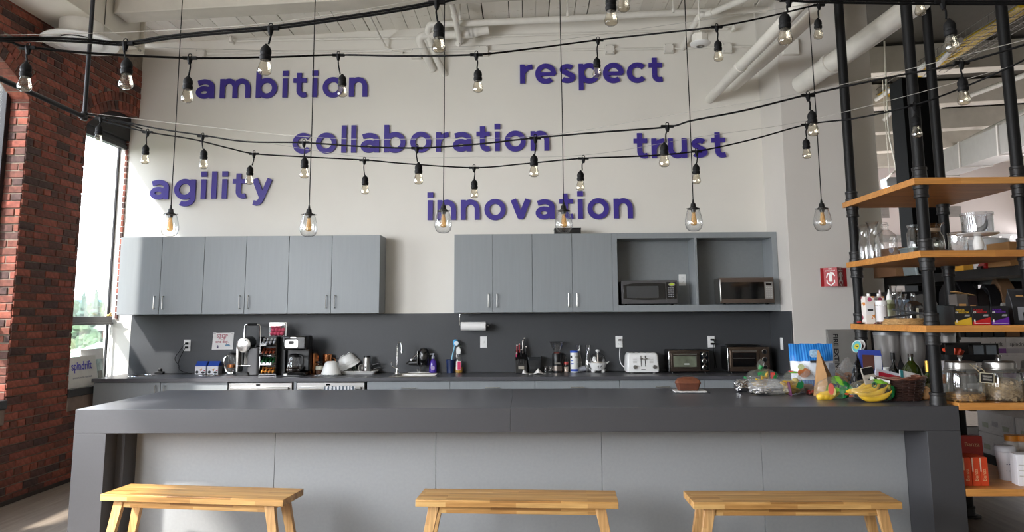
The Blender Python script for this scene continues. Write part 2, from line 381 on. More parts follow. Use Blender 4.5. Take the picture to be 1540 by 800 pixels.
# ---------------------------------------------------------------- left brick wall with arched windows
MORT = P('lime_mortar', '84786C', .95, var=.15, scale=30, bump=.3, bscale=80)
WIN = [(4.61, 6.27), (7.12, 8.78), (2.10, 3.76), (-.41, 1.25), (-2.92, -1.26)]
SPR, RISE, HS = 3.47, .33, .83
RAD = (HS*HS+RISE*RISE)/(2*RISE); AZ = SPR+RISE-RAD; SILL = .87
def arch_poly(y0, y1):
    yc = (y0+y1)/2; a = math.asin(HS/RAD); pts = []
    for i in range(13):
        t = -a+2*a*i/12; pts.append((yc+RAD*math.sin(t), AZ+RAD*math.cos(t)))
    return pts
lw = MB()
YZ = Matrix(((0, 0, 1), (1, 0, 0), (0, 1, 0)))          # (y, z, x) drawing -> world
ys = sorted([v for a in WIN for v in a]); x0, x1 = -4.56, XL-.010
edges = [-6.2]+ys
for a, b in zip(edges[0::2], edges[1::2]): lw.b2(x0, x1, a, b, 0, 4.62)
for a, b in WIN:
    e = min(b, YW)
    lw.b2(x0, x1, a, e, 0, SILL-.20)
    arc = [p for p in arch_poly(a, b) if p[0] <= YW+.01]
    lw.prism(arc+[(arc[-1][0], 4.62), (a, 4.62)], x0, x1, YZ)
wall_left = struct('wall_left', lw, MORT, 'dark red brick wall with arched windows on the left', smooth=0)
BR1 = BRICKMAT('red_brick', False); BR2 = BRICKMAT('red_brick_joined', True)
random.seed(21)
bricks = []                                             # (centre y, centre z, length, height, rotation about x)
CH = .0677
def blocked(z, full=True):
    out = []
    for a, b in WIN[:3]:
        if z < SILL-.20: continue
        yc = (a+b)/2; ro = RAD+.205
        if z < SPR+.02: out.append((a, b)); continue
        # above the springing the outer ring of the arch
        dz = z-AZ; h = None
        if dz < ro:
            h = math.sqrt(ro*ro-dz*dz); lim = (ro)*math.sin(math.asin(HS/RAD)); h = min(h, lim)
            if dz < ro*math.cos(math.asin(HS/RAD)): h = min(h, HS+(dz-(SPR-AZ))*math.tan(math.asin(HS/RAD)))
            out.append((yc-h, yc+h))
    return out
for k in range(64):
    z = .012+CH*(k+.5)
    if z > 4.26 and True:
        if z > 4.6: break
    segs = [(3.8, YW-.004)]
    for a, b in blocked(z):
        ns = []
        for s0, s1 in segs:
            if b <= s0 or a >= s1: ns.append((s0, s1)); continue
            if a > s0: ns.append((s0, a))
            if b < s1: ns.append((b, s1))
        segs = ns
    head = k % 6 == 3; L = .102 if head else .205
    off = (0 if k % 2 else L/2)+random.uniform(-.012, .012)
    for s0, s1 in segs:
        y = 3.5+off
        while y < s1:
            a = max(y, s0); b = min(y+L-.01, s1)
            if b-a > .03: bricks.append(((a+b)/2, z, b-a, CH-.011, 0))
            y += L
def ring_bricks():
    out = []
    for a, b in WIN[:2]:
        yc = (a+b)/2; am = math.asin(HS/RAD)
        for ri in (0, 1):
            r0 = RAD+.003+ri*.101; n = int(2*am*r0/.069); st = 2*am/n
            for i in range(n):
                t = -am+st*(i+.5); y = yc+(r0+.0475)*math.sin(t); z = AZ+(r0+.0475)*math.cos(t)
                if y < YW-.03: out.append((y, z, .095, st*r0-.010, math.pi/2-t))
    return out
bricks += ring_bricks()
vis = []; rest = []
for q in bricks:
    px, py = proj((XL, q[0], q[1]))
    hid = proj((XL, q[0], q[1]))
    ok = -8 < px < 222 and -8 < py < 790 and q[1] < 4.24 and not (px > 112 and py > 640)
    (vis if ok else rest).append(q)
vis.sort(key=lambda q: -(q[2]*q[3])/(q[0]**2))
rest += vis[300:]; vis = vis[:300]
def brick_mb(L, H, seed, D=.016):
    rn = random.Random(seed); m = MB()
    y, z = L/2, H/2; c = .0035
    ring0 = [Vector((-D, -y, -z)), Vector((-D, y, -z)), Vector((-D, y, z)), Vector((-D, -y, z))]
    ring1 = [p+Vector((D-.003+rn.uniform(-.002, .002), 0, 0)) for p in ring0]
    ring2 = [Vector((rn.uniform(-.003, .003), p.y*(1-2*c/L), p.z*(1-2*c/H))) for p in ring0]
    m.loft([ring0, ring1, ring2]); return m
cache = {}
for q in vis:
    L = round(q[2]*40)/40 if q[2] > .19 or abs(q[2]-.1) < .012 else q[2]
    L = q[2]; key = (round(L, 2), round(q[3], 3), random.randrange(4))
    if key not in cache:
        o = obj('brick', brick_mb(key[0], key[1], hash(key) % 9999), BR1, wall_left, smooth=0); cache[key] = o.data
    else:
        o = bpy.data.objects.new('brick', cache[key]); COL.objects.link(o); o.parent = wall_left
    o.location = (XL+random.uniform(-.003, .003), q[0], q[1]); o.rotation_euler = (q[4]+random.uniform(-.012, .012), 0, random.uniform(-.015, .015))
bm_ = MB()
for i, q in enumerate(rest):
    bm_.T = Matrix.Translation((XL, q[0], q[1])) @ Matrix.Rotation(q[4], 4, 'X'); t = brick_mb(q[2], q[3], i); bm_.add(t.v, t.f)
# jamb bricks: window_1 far jamb faces the camera, window_2 near jamb, soffits of the arches
jb = MB()
random.seed(5)
jvis = 0
for k in range(int((SPR-SILL)/CH)+1):
    z = SILL+.03+CH*k
    cuts = [(-4.55, -4.475), (-4.465, XL-.008)] if k % 2 else [(-4.55, XL-.008)]
    if k % 2 and random.random() < .4: cuts = [(-4.55, -4.43), (-4.42, XL-.008)]
    for a, b in cuts:
        m = MB(); rr = random.uniform(-.004, .004)
        m.box(((a+b)/2, 6.272+rr, z), (b-a, .02, CH-.011)); jb2 = obj('jamb_brick', m, BR1, wall_left, smooth=0, bev=.003, seg=1)
    jb.box((-4.46, 7.118, z), (.17, .02, CH-.011))
bm_.T = Matrix()
bm_.add(jb.v, jb.f)
for a, b in WIN[:2]:
    yc = (a+b)/2; am = math.asin(HS/RAD); n = 22
    for i in range(n):
        t = -am+2*am*(i+.5)/n
        if yc+RAD*math.sin(t) > YW-.03: continue
        bm_.T = Matrix.Translation((-4.46, yc+(RAD+.004)*math.sin(t), AZ+(RAD+.004)*math.cos(t))) @ Matrix.Rotation(-t, 4, 'X')
        bm_.box((0, 0, 0), (.17, 2*am*RAD/n-.01, .022))
bm_.T = Matrix()
for k in range(38): bm_.box((-4.487, YW-.012, SILL+.7+CH*k), (.026, .02, CH-.009))      # sliver of brick beside the far window
o = obj('brickwork', bm_, BR2, wall_left, smooth=0, kind='stuff')

# windows
DFR = P('dark_bronze_frame', '2B2A2C', .4, .3); MFR = P('grey_sash_bar', '6E6C6B', .45, .2)
PANE = GLASS('window_pane', 'FBFBFB', .35, .05, .01, film=.12, filmcol='E0E8E4')
def window(n, y0, y1, lbl, fy1=None):
    fx = -4.58; e = fy1 or y1; zt = SPR+RISE
    m = MB().b2(fx-.06, fx+.04, y0, y0+.06, SILL, zt).b2(fx-.01 if fy1 else fx-.06, fx+.012 if fy1 else fx+.04, e-.02 if fy1 else e-.06, e, SILL, zt)
    m.b2(fx-.06, fx+.04, y0, e, SILL, SILL+.05).b2(fx-.06, fx+.04, y0, e, zt-.05, zt)
    f = struct('window_%d' % n, m, DFR, lbl, bev=.004)
    obj('sash_rail', MB().b2(fx-.045, fx+.06, y0+.06, e-.02, 1.475, 1.565).b2(fx-.045, fx+.075, y0+.06, e-.02, 1.475, 1.50), MFR, f, bev=.006)
    obj('pane', MB().b2(fx-.004, fx, y0+.06, e-.02, 1.565, zt-.05), PANE, f, smooth=0)
    obj('pane', MB().b2(fx-.024, fx-.02, y0+.06, e-.02, SILL+.05, 1.475), PANE, f, smooth=0)
    return f
w2 = window(2, 7.12, 8.78, 'tall sash window beside the kitchen counter', YW-.002)
obj('sash_lock', MB().box((-4.51, 8.0, 1.575), (.03, .07, .02)).cyl((-4.51, 7.99, 1.58), (-4.47, 7.96, 1.6), .008, n=8), P('brass', 'B99A58', .3, 1), w2, bev=.003)
obj('side_strip', MB().b2(-4.54, -4.525, 8.055, 8.07, SILL, 1.5), CHROME, w2)
w1 = window(1, 4.61, 6.27, 'arched brick window with dark frame at the left edge')
for k, (a, b) in enumerate(WIN[2:]): window(3+k, a, b, None)
# deep sills
for k, (a, b) in enumerate(WIN[:2]):
    e = min(b, YW-.002)
    struct('trim_%d' % (11+k), MB().b2(-4.62, XL+.02, a, e, SILL-.075, SILL), P('slate_sill', '3A3A3B', .4, var=.1), 'dark window sill board', bev=.006)
    struct('trim_%d' % (13+k), MB().b2(-4.6, XL+.004, a+.002, e, SILL-.205, SILL-.075), P('weathered_ledge', '8C7A70', .8, var=.2, scale=9, bump=.2), 'weathered stone band under the window sill', bev=.005)
# black roller shade cassette at the top of window_2
sh = thing('roller_shade', 'black roller shade rolled up at the top of the window', 'shade', (-4.46, 7.6, 3.42))
SHM = P('shade_black', '1A1B1E', .5, var=.05)
obj('cassette', MB().b2(-.10, -.0, -.47, .49, .10, .42), SHM, sh, bev=.006)
obj('bottom_bar', MB().b2(-.085, -.02, -.46, .485, 0, .045).b2(-.07, -.035, -.46, .485, .045, .11), P('shade_bar', '35383D', .35, .3), sh, bev=.006)
# baseboard line under the bricks
struct('baseboard_left', MB().b2(XL-.008, XL+.012, 3.8, YW-.75, 0, .035), P('dark_base', '3D332E', .8), 'dark strip at the foot of the brick wall')

# ---------------------------------------------------------------- kitchen backsplash (part of the wall finish)
struct('trim_15', MB().b2(XL+.055, XR, YW-.02, YW, ZC, 1.575), DARK, 'charcoal laminate backsplash behind the counter', bev=.002)
struct('trim_16', MB().b2(XR-.018, XR, 7.455, YW-.02, ZC, 1.575), DARK, 'charcoal laminate side splash on the pilaster', bev=.002)
# ================================================================== WALL CABINETS
def bow_handle(parent, x, z, L, y, vertical=True, name='handle'):
    m = MB(); h = L/2; d = .028
    pts = [(0, 0, -h), (0, -d+.006, -h), (0, -d, -h+.008), (0, -d, h-.008), (0, -d+.006, h), (0, 0, h)]
    if not vertical: pts = [(p[2], p[1], 0) for p in pts]
    m.tube(smoothpath(pts, 4), .0048, 8); return obj(name, m, NICKEL, parent, (x, y, z))
CF = YW-.33                                              # front plane of the doors
def wall_cabinet(xa, xb, za, zb, label, seam):
    W = xb-xa; H = zb-za; D = .33
    t = thing('wall_cabinet', label, 'cabinet', (xa, CF, za), group='grey wall cabinets')
    obj('body', MB().b2(0, W, .02, D-.001, 0, H), CAB, t, bev=.0015)
    s = seam-xa
    for a, b, hx in ((.002, s-.002, s-.045), (s+.002, W-.002, s+.045)):
        d = obj('door', MB().b2(a, b, 0, .019, .002, H-.002), CAB, t, bev=.0015)
        bow_handle(d, hx, .125, .128, 0)
    return t
def cx(px, py=410, Y=None): return atY(px, py, Y or CF).x
zb_, zt_ = 1.578, 2.40
E0 = [cx(178.5, 415), cx(306, 415), cx(433.5, 415), cx(571, 415)]; S0 = [cx(241.5, 415), cx(369, 415), cx(498.5, 415)]
for i, l in enumerate(('grey double door wall cabinet nearest the window', 'grey double door wall cabinet in the middle of the left run', 'grey double door wall cabinet at the right end of the left run')):
    wall_cabinet(E0[i], E0[i+1], zb_, zt_, l, S0[i])
E1 = [cx(683, 410), cx(800.5, 410), cx(921, 410)]; S1 = [cx(741, 410), cx(860.5, 410)]
for i, l in enumerate(('grey double door wall cabinet above the paper towel roll', 'grey double door wall cabinet left of the open microwave shelf')):
    wall_cabinet(E1[i], E1[i+1], zb_, zt_, l, S1[i])
# open cabinet with the two microwaves
xa, xb = cx(921, 410), XR-.004; W = xb-xa; H = zt_-zb_
oc = thing('open_cabinet', 'open grey cabinet with two bays holding microwaves', 'cabinet', (xa, CF, zb_))
obj('back_panel', MB().b2(0, W, .31, .329, 0, H), CABIN, oc)
for nm, b in (('side_panel', (0, .055, 0, .309, 0, H)), ('side_panel', (W-.055, W, 0, .309, 0, H)), ('top_panel', (.0551, W-.0551, 0, .309, H-.06, H)), ('bottom_panel', (.0551, W-.0551, 0, .309, 0, .068))):
    obj(nm, MB().b2(*b), CAB, oc, bev=.0015)
xd = cx(1047.5, 410)-xa
obj('divider', MB().b2(xd-.013, xd+.013, 0, .309, .0681, H-.0601), CAB, oc, bev=.0015)
# dark box lying on top of the cabinets
p = atY(834, 348, CF+.1); q = atY(873, 348, CF+.1)
t = thing('flat_box', 'small black box lying on top of the wall cabinets behind a pendant', 'box', ((p.x+q.x)/2, CF+.14, zt_))
obj('box_body', MB().b2(-.14, .14, -.09, .09, 0, .055), BLACKP, t, bev=.004); obj('box_lid', MB().b2(-.143, .143, -.093, .093, .055, .066), BLACKP, t, bev=.003)

# ---------------------------------------------------------------- microwaves
mz = zb_+.068
def bx(xp0, xp1, Y): return atY(xp0, 435, Y).x, atY(xp1, 435, Y).x
a, b = bx(934.5, 1019, CF+.03); W = b-a; H = .258
mw = thing('microwave_oven', 'black and grey microwave with green display in the left bay', 'microwave', (a, CF+.03, mz))
GM = P('gunmetal_plastic', '5C5B5D', .35, .4, var=.05)
obj('body', MB().b2(.004, W-.004, .02, .27, .012, H-.004), BLACKP, mw, bev=.006)
fr = obj('front_frame', MB().b2(0, W, 0, .022, .012, H), GM, mw, bev=.006)
def rrect(x0, x1, y0, y1, r, n=5):
    pts = []
    for cx_, cy_, a0 in ((x1-r, y1-r, 0), (x0+r, y1-r, 90), (x0+r, y0+r, 180), (x1-r, y0+r, 270)):
        pts += [(cx_+r*math.cos(R(a0+90*i/n)), cy_+r*math.sin(R(a0+90*i/n))) for i in range(n+1)]
    return pts
def panel(x0, x1, z0, z1, y0, y1, r): return MB().prism(rrect(x0, x1, z0, z1, r), y0, y1, FRONT)
d = obj('door', MB().prism([(.02, .07), (W*.2, .058), (W*.5, .053), (W*.78, .058), (W*.78, H-.035), (W*.5, H-.026), (W*.2, H-.032), (.02, H-.05)], -.008, .002, FRONT), BLACKG, mw, bev=.002)
obj('door_window', panel(.055, W*.66, .075, H-.06, -.0095, -.006, .008), P('oven_mesh', '4A4B4D', .3, .2), d)
cp = obj('control_panel', panel(W*.8, W-.012, .065, H-.02, -.006, .002, .008), BLACKG, mw)
obj('display_ring', MB().lathe([(0, -.001), (.036, -.001), (.036, .002), (0, .002)], 20, (W*.895, -.008, H-.045), Matrix.Rotation(PI/2, 3, 'X'), sy=.55), NICKEL, cp)
obj('display', panel(W*.895-.022, W*.895+.022, H-.054, H-.036, -.0115, -.0085, .002), P('green_display', '7E8C2A', .3, emit=('A9C23A', .5)), cp)
for r in range(5):
    for c in range(3):
        x = W*.83+c*.022; z = .085+r*.022
        obj('button', panel(x, x+.013, z, z+.008, -.0075, -.0055, .002), P('button_grey', '8F9093', .5), cp)
obj('door_release', panel(W*.8, W-.02, .03, .055, -.006, .002, .006), GM, mw)
for x in (.05, W-.05): obj('foot', MB().cyl((x, .05, 0), (x, .05, .012), .012), BLACKR, mw)
a, b = bx(1083, 1163, CF-.10); W = b-a; H = .272
mw = thing('microwave_oven', 'stainless steel microwave standing askew in the right bay', 'microwave', (a, CF-.10, mz), rz=R(-2))
obj('body', MB().b2(0, W, .02, .27, .012, H), P('steel_side', 'A9A8A6', .3, .9, var=.04), mw, bev=.006)
fm = P('bronze_steel', '7F726A', .3, .9, var=.06, scale=20, stretch=(.2, 1, 8))
obj('front_frame', MB().b2(0, W, 0, .022, .012, H), fm, mw, bev=.004)
d = obj('door', panel(.012, W-.098, .055, H-.045, -.006, .002, .004), BLACKG, mw)
obj('handle_edge', MB().b2(-.004, .012, -.012, .01, .03, H-.02), STEEL, mw, bev=.005)
cp = obj('control_panel', panel(W-.092, W-.012, .055, H-.045, -.006, .002, .003), P('panel_silver', 'A5A29E', .4, .5), mw)
obj('display', panel(W-.08, W-.024, H-.082, H-.058, -.0075, -.0055, .003), BLACKG, cp)
for r in range(6):
    for c in range(3):
        x = W-.08+c*.022; z = .07+r*.019
        obj('button', panel(x, x+.014, z, z+.009, -.0072, -.0055, .002), P('button_light', 'C7C4BF', .5), cp)
for x in (.05, W-.05): obj('foot', MB().cyl((x, .05, 0), (x, .05, .012), .012), BLACKR, mw)

# ================================================================== BASE CABINETS, COUNTER
CY = 7.45                                                # counter front edge
BF = CY+.025                                             # door plane
cL = XL+.03
SX0, SX1, SY0, SY1 = atZ(590, 566, ZC).x, atZ(655, 566, ZC).x, 7.53, 7.93
ct = MB()
for b in ((cL, SX0, CY, YW-.021), (SX1, XR-.019, CY, YW-.021), (SX0, SX1, CY, SY0), (SX0, SX1, SY1, YW-.021)): ct.b2(*b, ZC-.035, ZC)
wt = obj('worktop', ct, TOPL, smooth=0); tag(wt, 'long charcoal laminate worktop along the back wall', 'countertop')
def kx(px): return atY(px, 580, BF).x
ZB = ZC-.036
def base_unit(xa, xb, label, kind):
    W = xb-xa
    t = thing('base_cabinet', label, 'cabinet', (xa, BF, 0), group='grey base cabinets')
    obj('body', MB().b2(0, W, .021, .60, .1, ZB), CAB, t)
    obj('toe_kick', MB().b2(0, W, .07, .6, 0, .1), BLACKP, t)
    if kind == 'doors':
        for a, b, hx in ((.002, W/2-.002, W/2-.045), (W/2+.002, W-.002, W/2+.045)):
            d = obj('door', MB().b2(a, b, 0, .019, .105, ZB-.004), CAB, t, bev=.0015); bow_handle(d, hx, ZB-.10, .128, 0)
    else:
        f = obj('drawer', MB().b2(.002, W-.002, 0, .019, ZB-.16, ZB-.004), CAB, t, bev=.0015); bow_handle(f, W/2, ZB-.067, .128, 0, False)
        for a, b, hx in ((.002, W/2-.002, W/2-.045), (W/2+.002, W-.002, W/2+.045)):
            d = obj('door', MB().b2(a, b, 0, .019, .105, ZB-.164), CAB, t, bev=.0015); bow_handle(d, hx, ZB-.26, .128, 0)
    return t
base_unit(cL+.01, kx(342.5), 'grey base cabinet with two doors beside the window', 'doors')
bl = ['grey sink cabinet right of the dishwashers', 'grey base cabinet with drawer below the knife block', 'grey base cabinet with drawer below the egg cooker', 'grey base cabinet with drawer behind the loaf cake', 'grey base cabinet at the pilaster end']
bxs = [552, 677, 804.5, 932, 1060, 1174]
for i in range(5): base_unit(kx(bxs[i]), kx(bxs[i+1]) if i < 4 else XR-.02, bl[i], 'drawer')
def dishwasher(xa, xb, label):
    W = xb-xa
    t = thing('dishwasher', label, 'dishwasher', (xa, BF, 0))
    obj('tub', MB().b2(.004, W-.004, .03, .58, .05, ZB-.002), BLACKP, t)
    d = obj('door', MB().b2(.004, W-.012, -.012, .028, .11, ZB-.012), STEEL, t, bev=.004)
    obj('handle', MB().b2(.03, W-.04, -.045, -.025, ZB-.075, ZB-.05).b2(.05, .07, -.03, -.01, ZB-.07, ZB-.055).b2(W-.08, W-.06, -.03, -.01, ZB-.07, ZB-.055), STEEL, d, bev=.005)
    obj('display', MB().b2(W*.43, W*.49, -.014, -.011, ZB-.04, ZB-.024), BLACKG, d)
    obj('toe_kick', MB().b2(0.01, W-.01, .05, .1, 0, .1), BLACKP, t)
    return t
dishwasher(kx(344), kx(441.5), 'left stainless dishwasher under the coffee makers')
xw = kx(446); dishwasher(xw, kx(550.5), 'right stainless dishwasher with a striped towel on its handle')
struct('trim_17', MB().b2(kx(441.8), kx(445.7), BF, BF+.5, .0, ZB-.001), CAB, 'narrow grey filler strip between the dishwashers')
tw = MB(); rows = []
xs0, xs1 = kx(489), kx(536)
for j, (y, z) in enumerate(((-.022, -.30), (-.030, -.15), (-.0315, -.060), (-.035, -.046), (-.043, -.046), (-.049, -.060), (-.051, -.16), (-.052, -.34))):
    rows.append([Vector((xs0+(xs1-xs0)*i/16, BF+y+.002*math.sin(i*1.9), ZB+z+.004*math.sin(i*1.3+j))) for i in range(17)])
vs = [p for r in rows for p in r]; tw.add(vs, [(j*17+i, j*17+i+1, (j+1)*17+i+1, (j+1)*17+i) for j in range(7) for i in range(16)])
TOW, tnt, tb = newmat('striped_towel'); tco = node(tnt, 'ShaderNodeTexCoord'); tw_ = node(tnt, 'ShaderNodeTexWave'); tw_.inputs['Scale'].default_value = 9; tw_.inputs['Distortion'].default_value = 3
tnt.links.new(tco.outputs['Object'], tw_.inputs[0]); trp = node(tnt, 'ShaderNodeValToRGB'); trp.color_ramp.elements[0].color = lin('55606B'); trp.color_ramp.elements[1].color = lin('D8D9DA')
trp.color_ramp.elements[0].position = .35; trp.color_ramp.elements[1].position = .5
tnt.links.new(tw_.outputs[0], trp.inputs[0]); tnt.links.new(trp.outputs[0], tb.inputs[0]); tb.inputs['Roughness'].default_value = .9
o = obj('dish_towel', tw, TOW); o.modifiers.new('thick', 'SOLIDIFY').thickness = .003; tag(o, 'grey and white patterned towel folded over the dishwasher handle', 'towel')

# sink set into the worktop
sk = thing('kitchen_sink', 'stainless steel drop-in sink in the charcoal worktop', 'sink', ((SX0+SX1)/2, (SY0+SY1)/2, ZC))
hw, hd = (SX1-SX0)/2, (SY1-SY0)/2
def rect(w_, d_, z): return [Vector((-w_, -d_, z)), Vector((w_, -d_, z)), Vector((w_, d_, z)), Vector((-w_, d_, z))]
obj('rim', MB().loft([rect(hw+.02, hd+.02, .001), rect(hw+.016, hd+.016, .006), rect(hw-.012, hd-.012, .006), rect(hw-.018, hd-.018, -.002)], caps=False), STEEL, sk)
obj('bowl', MB().loft([rect(hw-.018, hd-.018, -.002), rect(hw-.03, hd-.03, -.17), rect(hw-.05, hd-.05, -.18)], caps=False).add(rect(hw-.05, hd-.05, -.18), [(0, 1, 2, 3)]), STEEL, sk)
obj('drain', MB().lathe([(0, -.178), (.04, -.178), (.045, -.176), (.045, -.18)], 20), CHROME, sk)
# faucet
fp = atZ(600.5, 561.5, ZC)
fx = thing('faucet', 'tall chrome gooseneck faucet at the left of the sink', 'faucet', (fp.x, 7.84, ZC+.006))
obj('base', MB().lathe([(0, 0), (.024, 0), (.024, .008), (.018, .02), (.015, .06), (0, .06)], 20), CHROME, fx)
path = [(0, 0, .05), (0, 0, .25)]+[(.026-.026*math.cos(R(a)), -.026+.026*math.cos(R(a)), .25+.036*math.sin(R(a))*1.5) for a in range(15, 181, 15)]+[(.054, -.054, .235)]
path = [(0, 0, .05), (0, 0, .26), (.004, -.004, .295), (.02, -.02, .32), (.04, -.04, .315), (.052, -.052, .29), (.056, -.056, .245)]
obj('spout', MB().tube(smoothpath(path, 6), .0095, 12), CHROME, fx)
obj('nozzle', MB().cyl((.055, -.055, .25), (.057, -.057, .215), .012, .013), CHROME, fx)
obj('lever', MB().cyl((0, 0, .045), (-.05, -.01, .075), .009, .007).tube([(-.05, -.01, .075), (-.06, -.01, .10), (-.062, -.01, .125)], .005), CHROME, fx)

# round steel chute rings let into the worktop
def ring(px, py, rad, label):
    p = atZ(px, py, ZC)
    t = thing('chute_ring', label, 'ring', (p.x, p.y, ZC+.0002))
    obj('rim', MB().lathe([(rad*.78, .001), (rad*.8, .004), (rad, .004), (rad*1.02, 0)], 32), CHROME, t)
    obj('lid', MB().lathe([(0, .002), (rad*.76, .002), (rad*.78, .001)], 32), P('chute_dark', '35302F', .2, .5), t)
ring(213, 565, .125, 'round steel waste chute ring near the window end of the worktop')
ring(314, 564.5, .10, 'round steel waste chute ring in front of the blue topped boxes')

# ================================================================== ISLAND
IY0, IY1 = 5.0, 6.26; IX0, IX1 = atZ(113, 616, ZC).x, atZ(1440, 610.5, ZC).x
t = thing('kitchen_island', 'long charcoal kitchen island with thick waterfall ends', 'island', (0, 0, 0))
TH = .155; LG = .215
xm = atZ(770, 600, ZC).x
obj('top_slab', MB().b2(IX0, xm-.0005, IY0, IY1, ZC-TH, ZC), [ISL, TOPL], t, bev=.0015)
obj('top_slab', MB().b2(xm+.0005, IX1, IY0, IY1, ZC-TH, ZC), [ISL, TOPL], t, bev=.0015)
for o in t.children:
    for pl in o.data.polygons: pl.material_index = 1 if pl.normal.z > .9 else 0
zl = ZC-TH-.0005
obj('end_panel', MB().b2(IX0, IX0+LG, IY0, IY1, 0, zl), ISL, t, bev=.0015)
obj('end_panel', MB().b2(IX1-LG, IX1, IY0, IY1, 0, zl), ISL, t, bev=.0015)
PY_ = IY0+.30
xs = [IX0+LG+.0005]+[atY(px, 690, PY_).x for px in (413, 655.5, 905, 1146)]+[IX1-LG-.0005]
for a, b in zip(xs, xs[1:]): obj('front_panel', MB().b2(a+.0012, b-.0012, PY_, PY_+.02, 0, zl-.0005), ISLP, t, bev=.0012)
obj('back_panel', MB().b2(IX0+LG, IX1-LG, PY_+.022, IY1-.05, 0, zl-.001), CAB, t)
obj('corner_post', MB().b2(IX0+LG, IX0+LG+.055, IY0+.14, PY_, 0, zl-.0005), ISL, t, bev=.0012)

# ---------------------------------------------------------------- benches
BZ = .465
def bench(fl, fr, bl_, br_, label):
    """fl .. br: pixels of the front and back top edge ends"""
    yf, yb = 4.36, 4.62
    xl = atZ(*fl, BZ); xr = atZ(*fr, BZ); xb1 = atZ(*bl_, BZ); xb2 = atZ(*br_, BZ)
    c = (xl+xr+xb1+xb2)/4; L = ((xr-xl).length+(xb2-xb1).length)/2; D = ((xb1-xl).length+(xb2-xr).length)/2; rz = math.atan2((xr-xl).y, (xr-xl).x)
    return c, L, D, rz
BP = [((137, 743), (436, 752.5), (200, 728), (457, 733.5), 'left acacia bench under the island, half in window light'),
      ((627, 752), (931, 755.5), (636.5, 734.5), (924, 737), 'middle acacia bench at the centre of the island'),
      ((1044, 756), (1353, 756), (1029, 737), (1323, 737.5), 'right acacia bench near the pantry shelves')]
b0 = None
for q in BP:
    c, L, D, rz = bench(*q)
    print('bench', [round(v, 3) for v in c], round(L, 3), round(D, 3), round(math.degrees(rz), 1))
    L, D = 1.2, .29
    if b0 is None:
        b0 = thing('wooden_bench', q[4], 'bench', (c.x, c.y, 0), rz, 'acacia benches along the island')
        obj('seat', MB().b2(-L/2, L/2, -D/2, D/2, BZ-.04, BZ), BENCHW, b0, bev=.003)
        for sy in (-1, 1): obj('apron', MB().b2(-L/2+.12, L/2-.12, sy*.095-.011, sy*.095+.011, BZ-.085, BZ-.0405), BENCHW, b0, bev=.002)
        for sx in (-1, 1):
            obj('end_rail', MB().b2(sx*(L/2-.115)-.012, sx*(L/2-.115)+.012, -.083, .083, BZ-.085, BZ-.0405), BENCHW, b0, bev=.002)
            for sy in (-1, 1):
                r0 = [Vector((sx*(L/2-.105)+ax, sy*.098+ay, BZ-.0405)) for ax, ay in ((-.032, -.016), (.032, -.016), (.032, .016), (-.032, .016))]
                r1 = [Vector((sx*(L/2-.02)+ax, sy*.125+ay, 0)) for ax, ay in ((-.022, -.015), (.022, -.015), (.022, .015), (-.022, .015))]
                obj('leg', MB().loft([r0, r1]), BENCHL, b0, bev=.002)
    else: dup(b0, (c.x, c.y, 0), rz, q[4])
# ================================================================== WALL WORDS
PURP = P('purple_letter', '3C2C8E', .45, var=.03)
WT = .25; HH = WT/2
def arc(cx_, cy_, rx, ry, a0, a1, n=18): return [(cx_+rx*math.cos(R(a0+(a1-a0)*i/n)), cy_+ry*math.sin(R(a0+(a1-a0)*i/n))) for i in range(n+1)]
def stroke(mb, pts, w_=WT, closed=False, z0=0, z1=.09, scale=1, off=(0, 0)):
    N = len(pts); pts = [Vector((p[0], p[1], 0)) for p in pts]; rings = []
    for i in range(N):
        a = pts[(i-1) % N] if closed or i else pts[i]; b = pts[(i+1) % N] if closed or i < N-1 else pts[i]
        d0 = (pts[i]-a); d1 = (b-pts[i]); t = (b-a).normalized(); nn = Vector((-t.y, t.x, 0))
        k = 1.0
        if d0.length > 1e-6 and d1.length > 1e-6: k = 1/max(.5, math.sqrt(max(.05, (1+d0.normalized().dot(d1.normalized()))/2)))
        p, q = pts[i]+nn*w_/2*k, pts[i]-nn*w_/2*k
        rings.append([Vector((v.x*scale+off[0], v.y*scale+off[1], z)) for v, z in ((p, z0), (q, z0), (q, z1), (p, z1))])
    if closed: rings.append(rings[0]); mb.loft(rings, caps=False)
    else: mb.loft(rings)
def bar(y0, y1, x0, x1): return ([((x0+x1)/2, y0), ((x0+x1)/2, y1)], x1-x0)
